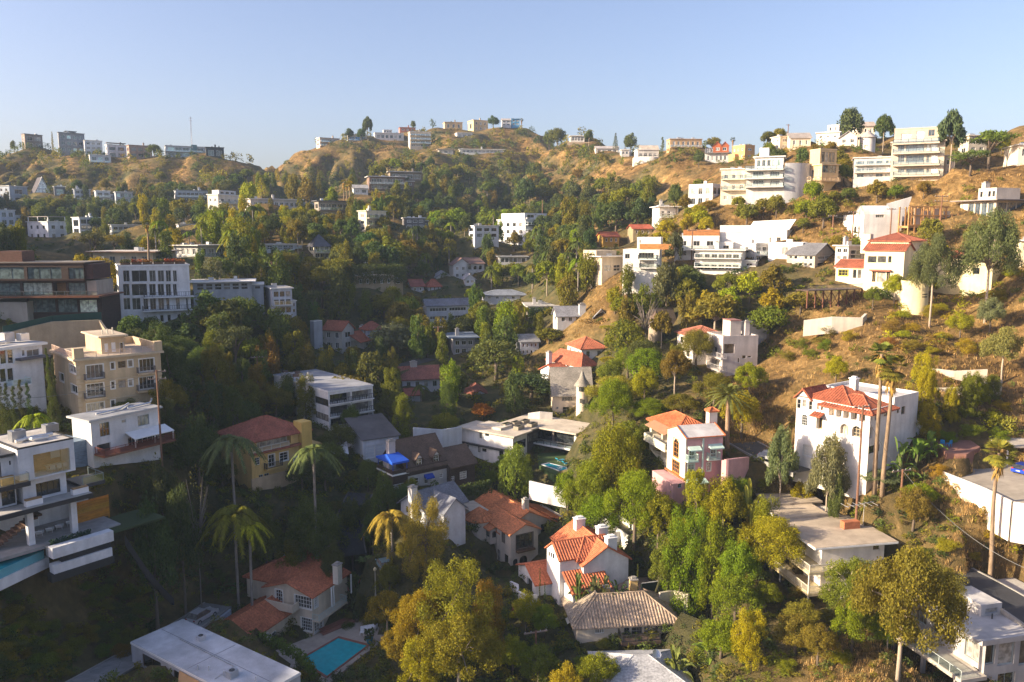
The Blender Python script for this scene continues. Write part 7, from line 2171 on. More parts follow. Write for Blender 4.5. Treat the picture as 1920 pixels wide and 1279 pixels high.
# ---- houses' sight windows,so that scattered trees leave the facades open
CLEAR=[]
for Hh in HOUSES:
 xs_,ys_=[],[]
 for b in Hh.blocks:
  for a_ in (b.a0,b.a1):
   for b_ in (b.b0,b.b1):
    for z_ in (max(b.z0,0),b.z1):
     q=proj(Hh.wld(a_,b_,z_)); xs_.append(q[0]); ys_.append(q[1])
 if xs_:
  y0,y1=min(ys_),max(ys_)
  CLEAR.append((min(xs_),y0 - 3,max(xs_),y1 - (y1 - y0)*(.24 if Hh.D < 230 else .42),Hh.C.y,Hh))
def inside_house(P,m=1.0):
 for Hh in HOUSES:
  if abs(P.x - Hh.C.x) > 40 or abs(P.y - Hh.C.y) > 40: continue
  q=Hh.loc(P)
  for b in Hh.blocks:
   if b.a0 - m < q.x < b.a1+m and b.b0 - m < q.y < b.b1+m: return True
 return False
def blocks_house(x0,y0,x1,y1,D):
 for (a,b,c,d,Dh,Hh) in CLEAR:
  if Dh > D - 2 and x0 < c and x1 > a and y0 < d and y1 > b:
   ow=min(x1,c) - max(x0,a); oh=min(y1,d) - max(y0,b)
   if ow*oh > .09*(c - a)*(d - b): return True
 return False
EXTRA_CLEAR=[]
FAR_SCATTER=[]   # small far trees,joined later
def scatter(x0,y0,x1,y1,n,kinds,hr,cols,seed,wr=(.75,1.15),sp=.42):
 r=random.Random(seed)
 placed=[(t['root'].location.x,t['root'].location.y,t['w']*t['D']/F*.5) for t in TREES]
 made=0; tries=0
 if y1 > 430: n=int(n*1.75); hr=(hr[0]*1.15,hr[1]*1.3)
 while made < n and tries < n*9:
  tries += 1
  x,y=r.uniform(x0,x1),r.uniform(y0,y1)
  P=hit(x,y)
  if P is None: continue
  k=r.choice(kinds); c=r.choice(cols); H=r.uniform(*hr)*(1.0 if k != 'cypress' else 1.3); W=H*r.uniform(*wr)
  if k == 'cypress': W=H*.22
  if k == 'shrub': H *= .35; W=H*1.6
  if k in ('tall',): W=H*r.uniform(.5,.75)
  if k in ('fan','queen'): W=r.uniform(4.0,5.5)
  if any((P.x - a) ** 2+(P.y - b) ** 2 < ((W*.5+q)*sp*1.4) ** 2 for (a,b,q) in placed): continue
  if inside_house(P,W*.25): continue
  hp=H*F/P.y; wp=W*F/P.y
  bx,by=proj(P)
  if blocks_house(bx - wp*.45,by - hp,bx+wp*.45,by,P.y): continue
  if any(bx+wp*.4 > a and bx - wp*.4 < c_ and by > b and by - hp < d_ and P.y < Dm for (a,b,c_,d_,Dm) in EXTRA_CLEAR): continue
  placed.append((P.x,P.y,W*.5)); made += 1
  if hp < 25: FAR_SCATTER.append((P,W,H,c,k))
  else: tree(k,bx,0,0,-W,c,None,P=P,H=H,r=r)
# ================================================================== named trees (photo x,top y,base y,width px)
EXTRA_CLEAR += [(1415,945,1540,1125,99.5),(1540,960,1660,1040,99),(1040,1160,1270,1212,99),(1500,730,1720,840,108),(1690,1100,1920,1279,80),(600,955,700,1050,140),(500,1190,700,1260,125),(300,1130,420,1200,140),(150,1232,300,1279,140),(1800,1070,1920,1150,110),(1780,840,1920,960,130),(0,960,245,1060,110),(5,600,205,655,170),(1250,1135,1340,1200,110),(1000,845,1070,900,150),(1510,525,1620,585,175)]
T=tree
for _n in ('lane','road','driveway'):
 for _q in ROADQ[_n][::3]:
  _x,_y=proj(_q); EXTRA_CLEAR.append((_x - 14,_y - 5,_x+14,_y+6,_q.y+3))
GD=(0.142,0.12,0.011); CN[GD]='olive-gold'
T('tall',850,1050,1300,190,GD,'big olive-gold willowy tree in the bottom centre',D=97)
T('airy',790,1085,1300,150,GO,'golden left half of the bottom centre tree group',D=98)
T('airy',860,1130,1300,210,GD,'low spreading olive-gold tree in front of the big willowy tree',D=92)
T('airy',760,1160,1290,110,GD,'olive-gold tree overhanging the pool end',D=97)
T('tall',915,1090,1300,90,GD,'olive-gold tree attached to the right side of the big golden tree',D=99)
T('airy',728,1100,1235,100,GD,'golden bush-like tree overhanging the pool terrace',D=104)
T('tall',800,930,1120,120,(0.15,0.115,0.022),'olive-gold tree behind the big golden tree',D=113)
T('tall',790,1200,1300,110,YG,'yellow-green tree at the bottom edge under the golden tree',D=92)
T('broad',1150,762,960,150,BG,'tallest bright green tree left of the pink house',D=128)
T('broad',1105,840,985,120,BG,'bright green tree in front of the flat-roofed white house courtyard',D=126)
T('broad',1190,860,1005,140,BG,'bright green tree under the pink house windows',D=117)
T('broad',1120,915,1020,110,BG,'leafy green tree behind the roof terrace of the gabled villa',D=122)
T('broad',1150,695,840,130,(0.17,0.14,0.022),'orange-tinged tree right of the storybook house',D=150)
T('broad',1215,740,850,100,BG,'bright green tree behind the pink house roof',D=140)
T('broad',1275,735,840,90,MG,'green tree behind the pink house chimney',D=138)
T('tall',1285,950,1140,130,BG,'tall bright poplar-like tree right of the roof terrace',D=107)
T('tall',1335,975,1180,110,BG,'second tall bright green tree behind the beige-tile house pool',D=105)
T('broad',1375,1070,1260,130,BG,'bright green tree at the right of the beige-tile house',D=96)
T('broad',1428,1085,1250,84,BG,'bright green tree in front of the white deck house',D=97)
T('tall',1392,1000,1120,60,YG,'yellow-green tree left of the white deck house',D=107)
T('broad',1355,882,985,105,YG,'yellow-green tree right below the pink house',D=113)
T('broad',1420,940,1050,80,YG,'yellow-green tree behind the white deck house roof corner',D=112)
T('dome',966,825,935,78,(0.10,0.135,0.016),'round-topped green tree in front of the flat-roofed white house',D=141)
T('dome',690,858,915,46,DG_,'clipped dark round tree left of the blue awning',D=135)
T('broad',590,908,1045,150,(0.05,0.075,0.018),'large dense dark green tree beside the shaded street',D=122)
T('broad',660,905,990,70,DG_,'dark green tree overhanging the shaded street bend',D=128)
T('dome',1050,630,700,62,DG_,'dark round oak above the stepped red roofs',D=195) if False else None
T('dome',930,632,760,115,(0.075,0.085,0.02),'huge dome-shaped tree in the valley centre',D=188)
T('broad',995,690,800,110,BK,'very dark rounded tree left of the storybook house',D=176)
T('broad',1030,612,690,72,MG,'round oak left of the square red hip roof',D=196)
T('dome',1110,652,695,42,BG,'clipped round bright green tree, upper of three by the red hip roofs',D=184)
T('dome',1138,632,680,36,YG,'clipped round yellow-green tree right of the square red hip roof',D=187)
T('dome',1140,668,712,38,YG,'clipped round yellow-green tree right of the stepped red roofs',D=176)
T('broad',1195,640,690,50,YG,'spreading yellow-green tree in the garden right of the clipped trees',D=180)
T('broad',860,690,790,85,DG_,'dark layered tree left of the white gabled outbuilding',D=176)
T('broad',905,752,800,60,RU,'rust-leaved tree in front of the white gabled outbuilding',D=166)
T('broad',735,590,700,100,GG,'grey-green tree right of the broad red-brown roof',D=200)
T('broad',655,690,790,110,OL,'olive tree above the white balcony block',D=165)
T('tall',735,690,800,60,MG,'narrow green tree right of the white balcony block',D=163)
T('tall',755,740,830,60,MG,'green tree behind the triple garage',D=152)
T('broad',835,765,850,75,MG,'leafy green tree left of the flat-roofed white house',D=158)
T('broad',500,935,1070,80,DG_,'dark green tree behind the pool villa, left of the street',D=120)
T('broad',545,1000,1080,80,MG,'green tree just behind the pool villa roof',D=119)
T('broad',640,785,905,85,DG_,'dark tree below the white balcony block',D=143)
T('broad',612,850,950,70,BK,'very dark tree right of the yellow house',D=133)
T('broad',700,945,1050,60,DG_,'dark tree right of the shaded street bend',D=124)
T('broad',625,1000,1090,60,DG_,'dark tree left of the shaded street, above the pool villa chimney',D=117)
T('broad',720,860,930,60,DG_,'dark shrub-like tree under the blue awning tower',D=128)
T('broad',770,1000,1110,70,OL,'olive tree under the grey gable house',D=116)
T('broad',1065,870,960,70,BG,'bright green tree below the courtyard pool',D=131)
T('broad',1235,905,1010,100,BG,'bright green tree left below the pink house plinth',D=114)
T('broad',1250,990,1100,90,MG,'green tree right of the sloping white wall',D=108)
T('broad',1330,820,900,70,MG,'green tree behind the pink garden wall',D=124)
T('broad',1120,1215,1290,110,BG,'bright green tree below the beige-tile house',D=91)
T('broad',1010,1200,1290,110,MG,'green tree at the bottom edge left of the beige-tile house',D=93)
T('broad',1060,1235,1300,90,YG,'yellow-green tree at the bottom edge',D=88)
T('broad',1350,1150,1290,120,BG,'bright green tree left of the bottom eucalyptus slope',D=90)
T('broad',1500,1120,1250,90,OL,'olive tree under the white deck house',D=92)
T('broad',692,900,990,66,DG_,'dark tree overhanging the upper end of the shaded street',D=129)
T('broad',730,1040,1115,60,MG,'green tree over the lower end of the shaded street',D=113)
T('broad',385,536,650,95,DG_,'dark tree before the bright-white-roofed low house, left one',D=177)
T('broad',462,540,650,90,DG_,'dark tree before the bright-white-roofed low house, right one',D=180)
T('broad',330,620,720,110,DG_,'big dark tree at the corner of the tall white terrace house',D=160)
T('broad',420,545,680,110,DG_,'dark tree right of the tall white terrace house',D=176)
T('pine',445,600,730,90,BK,'dark pine in the shaded left woods',D=165)
T('airy',560,400,500,44,OL,'tall eucalyptus with pale trunk left of the dark hip roof',D=262)
T('airy',568,415,505,30,YG,None,D=266)
T('broad',285,905,1010,110,BK,'dark sprawling tree right of the white cube house',D=104)
T('broad',340,880,1000,90,BK,'dark tree below the porch house deck',D=110)
T('bare',370,890,1000,80,GG,'grey leafless tree in the shaded gully on the left',D=112)
T('broad',300,830,930,100,BK,'dark tree hiding the end of the porch house deck',D=113)
T('broad',370,760,850,100,BK,'dark tree right of the porch house',D=124)
T('broad',245,742,780,90,DG_,'dense clipped tree in front of the tan apartments',D=127)
T('dome',400,480,540,52,GG,'silver-grey round tree right of the rooftop planters',D=195)
T('dome',190,478,530,80,YG,'sunlit ivy-like mound left of the tall white terrace house',D=192)
T('broad',155,470,520,40,YG,'sunlit yellow-green bush behind the dark modern house',D=195)
for i,(x,yt,yb,w) in enumerate(((98,648,800,22),(108,668,800,22))):
 T('cypress',x,yt,yb,w,BK,['tallest dark cypress between white house and tan apartments','shorter dark cypress touching the tan apartments'][i],D=116)
for i,x in enumerate((6,18,31,44,58)):
 T('cypress',x,708+6*(i % 3),812,30,BK,'dark cypress in the row along the left edge, %s from left' % ['first','second','third','fourth','fifth'][i],D=108,group='cypress row by the white house')
T('cypress',1012,1062,1185,9,BK,'slim dark cypress before the gabled villa garage, taller of the pair',D=104)
T('cypress',1021,1090,1185,8,BK,'slim dark cypress before the gabled villa garage, shorter of the pair',D=104)
T('cypress',1195,1055,1100,10,DG_,'small cone cypress beside the sloping white wall',D=108)
T('cypress',736,1040,1110,10,YG,'sunlit slim cypress under the golden feather palm',D=114)
T('cypress',913,1045,1085,5,BK,'thin cypress by the turret villa stair, left one',D=121)
T('cypress',920,1042,1085,5,BK,'thin cypress by the turret villa stair, right one',D=121)
T('cypress',99,246,272,8,OL,'pointed cypress on the left ridge beside the grey modern house',D=545)
T('queen',445,925,1080,120,MG,'large drooping feather palm left of the red-tiled pool villa',D=113)
T('queen',472,965,1130,70,YG,'smaller feather palm left of the red-tiled pool villa',D=111)
T('queen',737,940,1075,95,(0.20,0.17,0.02),'golden feather palm between the street and the turret villa',D=118)
T('queen',440,795,940,95,(0.08,0.09,0.03),'shaded feather palm left of the yellow house',D=122)
T('queen',590,818,925,80,(0.08,0.10,0.03),'feather palm in front of the yellow house right end',D=121)
T('queen',65,762,815,62,YG,'yellow-green feather palm above the white cube house roof',D=104)
T('date',1362,712,860,88,(0.11,0.115,0.03),'large date palm behind the pink house',D=128)
T('fan',1642,640,886,56,(0.10,0.12,0.022),'tall fan palm before the white Spanish house, left of the pair',D=108.5)
T('fan',1657,663,886,66,(0.12,0.13,0.022),'tall fan palm before the white Spanish house, right of the pair',D=108)
T('fan',1855,825,1062,64,(0.15,0.14,0.022),'lone tall fan palm by the motor court',D=97)
T('fan',656,485,545,20,(0.18,0.17,0.022),'sunlit golden fan palm above the low tan building',D=240)
T('fan',727,452,512,19,OL,'fan palm left of a pair in the shaded valley',D=270)
T('fan',733,455,512,18,OL,'fan palm right of a pair in the shaded valley',D=268)
T('fan',281,412,510,20,OL,'tall fan palm rising beside the tan modern house',D=205)
T('fan',644,337,385,14,OL,'left fan palm of three behind the brown-grey balcony house',D=345)
T('fan',651,340,385,14,OL,'middle fan palm of three behind the brown-grey balcony house',D=345)
T('fan',656,338,388,15,YG,'right fan palm of three behind the brown-grey balcony house',D=342)
T('fan',915,420,460,22,OL,'spiky palm left of the valley apartment block',D=318)
T('fan',978,222,240,8,DG_,'tiny palm beside the blue summit house',D=600)
T('fan',1373,257,285,11,DG_,'small palm between red gables and adobe house',D=372)
T('date',1715,500,560,42,(0.12,0.12,0.03),'date palm beside the cream house bastion',D=158)
T('queen',965,560,610,34,OL,'feather palm right of valley centre, left of the flat pale roof',D=232)
T('queen',985,568,625,34,YG,'sunlit feather palm before the flat pale-roofed house',D=222)
T('queen',790,715,760,30,DG_,'small feather palm before the pale blue shaded house',D=176)
T('queen',1000,770,800,40,OL,'feather palm left of the storybook house terrace',D=168)
T('banana',1410,850,905,60,(0.14,0.16,0.03),'broad-leaved banana clump right of the pink garden wall',D=112)
for i,x in enumerate((1690,1720,1740)): T('banana',x,790 - 6*i,870,58,(0.10,0.14,0.03),'broad-leaved clump right of the white Spanish house, %s from left' % ['first','second','third'][i],D=110+2*i)
for i,(x,y) in enumerate(((1268,1185),(1330,1180),(1385,1195))): T('banana',x,y,1275,70,(0.11,0.14,0.03),'broad-leaved clump by the bottom edge, %s from left' % ['first','second','third'][i],D=92)
for i,(x,y) in enumerate(((1085,1030),(1115,1025),(1135,1040),(1160,1050))): T('banana',x,y,1110,42,(0.06,0.085,0.03),'fan-leaved plant in front of the gabled villa pavilion, %s from left' % ['first','second','third','fourth'][i],D=105)
for i,x in enumerate((520,552,580)): T('banana',x,1020,1070,46,(0.05,0.075,0.025),'broad-leaved clump behind the pool villa roof, %s from left' % ['first','second','third'][i],D=121)
for i,(x,y) in enumerate(((665,1035),(690,1045),(660,1070))): T('banana',x,y,1110,40,(0.06,0.09,0.03),'broad-leaved plant right of the pool villa roof, %s' % ['upper','middle','lower'][i],D=118)
for i,(x,y) in enumerate(((425,1090),(450,1085),(365,1110))): T('banana',x,y,1160,36,(0.05,0.08,0.025),'broad-leaved plant by the white parked car, %s' % ['middle','right','left'][i],D=117)
T('airy',1680,985,1310,250,(0.105,0.105,0.012),'largest eucalyptus with forked pale trunk, bottom right',D=80)
T('airy',1590,1030,1250,150,(0.105,0.105,0.012),'eucalyptus covering the white deck house right side',D=90)
T('airy',1740,1040,1230,150,(0.15,0.12,0.025),'yellowish eucalyptus behind the concrete house',D=93)
T('airy',1552,792,890,92,GG,'grey-green eucalyptus in front of the white Spanish house garage',D=112.3)
T('airy',1465,780,885,74,GG,'grey-green eucalyptus left of the white Spanish house',D=117)
T('airy',1640,878,1000,100,GG,'bushy grey-green eucalyptus behind the deck house antenna',D=110)
T('broad',1720,900,985,80,BG,'bright green tree right of the deck house antenna',D=106)
T('broad',1570,870,920,40,DG_,'dark green cone-shaped small tree under the Spanish house garage',D=110)
T('airy',1500,895,960,60,YG,'yellow-green tree behind the deck house roof',D=118)
T('airy',1745,415,578,105,(0.075,0.085,0.035),'large eucalyptus in front of the cream Spanish house',D=152)
T('airy',1850,362,555,130,(0.085,0.09,0.035),'tall eucalyptus with pale leaning trunk at the right edge',D=150)
T('airy',1878,600,715,95,(0.12,0.12,0.04),'rounded eucalyptus on the dry slope at the right edge',D=131)
T('airy',1660,545,620,40,GG,None,D=152) if False else None
T('broad',1855,545,625,60,GG,'blue-grey bush-like tree below the pale yellow wing',D=146)
T('airy',1780,190,325,62,(0.06,0.07,0.035),'tall eucalyptus with pale trunk beside the big concrete house',D=208)
T('broad',1592,194,280,62,(0.06,0.07,0.03),'largest dark tree on the right ridge skyline',D=290)
T('airy',1655,203,285,42,DG_,'spiky dark tree right of the largest ridge tree',D=285)
T('pine',1855,235,300,110,(0.085,0.10,0.022),'broad spreading pine on the right ridge slope',D=205)
T('pine',1820,275,315,80,(0.07,0.09,0.02),'lower spreading pine below the broad one, right ridge',D=200)
T('conifer',1154,246,276,17,BK,'pointed conifer on the saddle skyline',D=470)
T('broad',1182,245,278,30,DG_,'rounded dark tree right of the pointed conifer on the saddle',D=470)
T('airy',1104,240,268,22,DG_,'dark tree right of the white flat summit house',D=510)
T('broad',1045,232,260,40,DG_,'dark tree clump on the skyline right of summit',D=550)
T('broad',1030,236,258,26,DG_,'dark round tree on the skyline right of summit, left of the clump',D=555)
T('airy',690,212,262,24,BK,'tallest dark tree on the central ridge skyline',D=570)
T('broad',678,236,262,20,BK,'dark tree left of the tallest central skyline tree',D=570)
T('broad',653,238,262,28,BK,'low dark tree at the left of the central skyline',D=575)
T('broad',775,222,245,12,DG_,'thin dark tree above the salmon-pink house',D=610)
T('broad',925,214,245,26,BK,'dark tree between summit blocks and white house',D=595)
T('broad',26,261,275,17,DG_,'round tree at the far left of the left ridge',D=550)
T('broad',290,266,300,34,DG_,'dark green tree mass between pink-brown and glass ridge houses',D=520)
T('broad',1268,338,385,38,DG_,'dark tree left of the white-framed cliff house',D=262)
T('broad',1310,328,365,36,MG,'green tree above the white-framed cliff house',D=262)
T('broad',1328,372,410,38,OL,'olive bush-like tree below the white-framed cliff house',D=235)
T('cypress',1241,256,310,16,DG_,'broad column tree left of the long tan saddle house',D=380)
T('broad',1250,470,530,62,(0.07,0.075,0.035),'large dull green tree right of the white cliff house',D=185)
T('airy',1265,420,480,40,(0.06,0.07,0.035),'dark airy tree above the white cliff house terrace',D=196)
T('airy',1240,575,650,56,OL,'olive tree in front of the brown storybook house',D=174)
T('bare',1210,555,640,70,OL,'pale leafless tree before the brown storybook house',D=174)
T('airy',1340,540,620,130,OL,'wide olive-green tree right of the brown storybook house',D=172)
T('broad',1440,560,640,90,MG,'rounded green tree right of the grey stacked house stair tower',D=166)
T('broad',1500,540,620,80,OL,'rounded olive tree left of the timber deck',D=168)
T('broad',1160,378,440,62,DG_,'large dark tree at the foot of the dry orange slope',D=330)
T('bare',1130,395,440,40,GG,'grey leafless tree left of the large dark valley tree',D=318)
T('broad',985,318,360,46,BK,'dark spreading tree above the white gabled hillside cottage',D=420)
T('broad',470,336,370,48,YG,'sunlit rounded pine right of the cream tower house',D=345)
T('conifer',598,312,350,22,OL,'sunlit pointed conifer on the knoll',D=395)
T('broad',550,310,365,34,OL,'tall sunlit tree on the knoll skyline',D=390)
T('broad',575,325,372,44,OL,'sunlit bushy tree on the knoll',D=380)
T('broad',620,345,375,38,BG,'bright green tree left of the three palms',D=360)
T('conifer',492,478,560,46,OL,'sunlit conical tree above the white frame house',D=215)
T('tall',545,428,470,34,BG,'bright green tree between the glass pavilion and the knoll',D=270)
T('tall',655,525,610,36,MG,'narrow upright tree before the low tan building',D=222)
T('broad',745,362,412,42,OL,'sunlit tree below the brown horizontal modern house',D=365)
# ================================================================== scattered woods
S=scatter
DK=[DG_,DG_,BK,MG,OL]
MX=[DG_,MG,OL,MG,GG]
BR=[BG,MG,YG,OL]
S(1230,960,1500,1275,44,['broad','tall','tall'],(6,10),[BG,BG,YG,MG],1)
S(960,1185,1330,1275,26,['broad','broad','shrub'],(4,6.5),[BG,MG,YG],2)
S(1050,780,1260,980,14,['broad'],(8,12),[BG,BG,MG],3)
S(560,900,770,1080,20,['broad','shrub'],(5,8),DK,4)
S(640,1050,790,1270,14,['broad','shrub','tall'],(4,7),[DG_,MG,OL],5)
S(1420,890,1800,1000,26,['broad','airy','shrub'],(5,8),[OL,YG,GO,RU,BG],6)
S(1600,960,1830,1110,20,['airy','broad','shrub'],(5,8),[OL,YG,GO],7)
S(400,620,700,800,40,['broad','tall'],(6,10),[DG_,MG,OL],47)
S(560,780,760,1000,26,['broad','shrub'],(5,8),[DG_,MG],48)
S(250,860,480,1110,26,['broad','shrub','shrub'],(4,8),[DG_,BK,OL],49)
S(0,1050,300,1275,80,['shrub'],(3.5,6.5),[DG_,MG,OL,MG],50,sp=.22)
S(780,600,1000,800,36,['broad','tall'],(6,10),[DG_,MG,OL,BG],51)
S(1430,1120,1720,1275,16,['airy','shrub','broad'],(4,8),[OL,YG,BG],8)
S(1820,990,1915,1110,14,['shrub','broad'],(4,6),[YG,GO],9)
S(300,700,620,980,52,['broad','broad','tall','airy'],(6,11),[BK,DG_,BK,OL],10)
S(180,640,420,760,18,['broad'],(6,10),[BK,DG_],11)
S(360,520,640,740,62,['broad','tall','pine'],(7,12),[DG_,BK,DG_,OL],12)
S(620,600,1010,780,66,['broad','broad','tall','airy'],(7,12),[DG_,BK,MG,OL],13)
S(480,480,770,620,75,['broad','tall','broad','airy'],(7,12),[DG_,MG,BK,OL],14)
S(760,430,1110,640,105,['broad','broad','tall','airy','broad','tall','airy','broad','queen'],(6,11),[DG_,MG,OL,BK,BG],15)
S(1000,600,1210,730,30,['broad','dome'],(6,10),[BG,YG,MG,DG_],16)
S(1120,700,1430,850,40,['broad','broad','airy'],(7,12),[BG,MG,OL,YG],17)
S(1100,480,1310,720,46,['broad','airy','tall'],(6,11),[OL,MG,YG,DG_],18)
S(1280,500,1570,650,60,['broad','airy','broad'],(6,10),[OL,YG,MG,OL,GO],19)
S(1430,610,1560,680,10,['shrub'],(4,7),[OL,MG],20)
S(1500,600,1900,780,9,['shrub','shrub','broad'],(3,6),[OL,YG,MG],21)
S(1660,590,1840,670,26,['shrub'],(5,8),[GO,(0.16,0.10,0.02),OL,YG],22)
S(1700,760,1890,830,22,['shrub','tall'],(4,7),[BG,MG,YG],23)
S(1380,380,1700,480,26,['shrub','broad'],(3.5,7),[MG,OL,BG],24)
S(1480,270,1900,400,40,['shrub','broad'],(4,8),[MG,OL,DG_],25)
S(1620,470,1920,590,30,['broad','airy','shrub'],(4,8),[MG,OL,DG_,YG],26)
S(270,430,480,520,42,['broad','tall','broad','tall','queen'],(6,11),[BG,MG,YG,DG_],27)
S(380,335,700,375,34,['broad','tall','conifer'],(7,12),[OL,YG,MG,DG_],28)
S(420,400,730,480,60,['broad','broad','shrub','tall'],(5,9),[OL,MG,DG_,YG],29)
S(0,440,300,490,50,['broad','tall','pine'],(7,11),[DG_,BK,OL,MG],30)
S(60,395,420,450,60,['broad','tall'],(6,10),[DG_,BK,MG],31)
S(0,365,420,405,75,['broad','tall'],(6,10),[DG_,BK,OL],32)
S(0,290,480,350,120,['shrub','broad'],(5,9),[DG_,OL,OL],33)
S(0,272,430,300,46,['broad','shrub'],(4,8),[DG_,BK],34)
S(590,238,1110,285,90,['broad','broad','shrub'],(5,9),[DG_,BK,OL],35)
S(780,265,970,335,80,['broad','shrub'],(5,8),[DG_,OL,MG],36)
S(700,320,1010,430,150,['broad','broad','tall','airy'],(6,10),[DG_,MG,OL,BK],37)
S(560,285,1110,345,150,['shrub','shrub','broad'],(5,9),[OL,OL,DG_],38)
S(1000,375,1220,490,80,['broad','tall','airy'],(7,11),[DG_,OL,MG,BK],39)
S(1090,265,1460,315,80,['broad','shrub'],(5,9),[DG_,MG,OL],40)
S(1000,290,1130,390,40,['shrub','broad'],(5,8),[DG_,OL],41)
S(1200,390,1330,450,24,['broad','shrub'],(4,8),[OL,MG,YG],42)
S(1440,240,1660,290,26,['broad','shrub'],(4,8),[DG_,OL],43)
S(20,1060,330,1270,30,['shrub'],(3,5),[BK,DG_,OL],44)
S(250,960,420,1120,14,['shrub','broad'],(3,6),[BK,DG_],45)
S(880,870,1060,960,14,['shrub','broad'],(3,5),[DG_,MG,BG],46)
print('trees',len(TREES),'far',len(FAR_SCATTER))
# ---- far woodland: crowns only a few pixels high,one mass
def far_woods():
 rs=np.random.RandomState(3); Qs,Rs,Ts=[],[],[]
 tmpl=[]
 for s in range(4):
  L=Leaves()
  for i in range(9):
   d=norm_(rs.normal(size=3)); d[2]=abs(d[2])*.9
   L.blob(rs,(d[0]*.32,d[1]*.32,.22+d[2]*.6),.2,13,.07)
  tmpl.append(L.arrays())
 for (P,W,H,c,k) in FAR_SCATTER:
  Q,r=tmpl[rs.randint(4)]
  t=rs.uniform(0,6.28); ca,sa=math.cos(t),math.sin(t)
  q=Q.copy(); x,y=q[...,0]*W,q[...,1]*W
  q=np.stack([x*ca - y*sa+P.x,x*sa+y*ca+P.y,q[...,2]*H+P.z - .3],-1)
  Qs.append(q); Rs.append(r); Ts.append(np.tile(np.array(c)*rs.uniform(.8,1.2),(len(Q),1)))
 o=obj('distant_woodland',quadmesh('distant_woodland',np.concatenate(Qs),np.concatenate(Rs),'scrub',np.concatenate(Ts)),None)
 tag(o,'small far trees and bushes dotting the distant slopes','trees',kind='stuff')
far_woods()
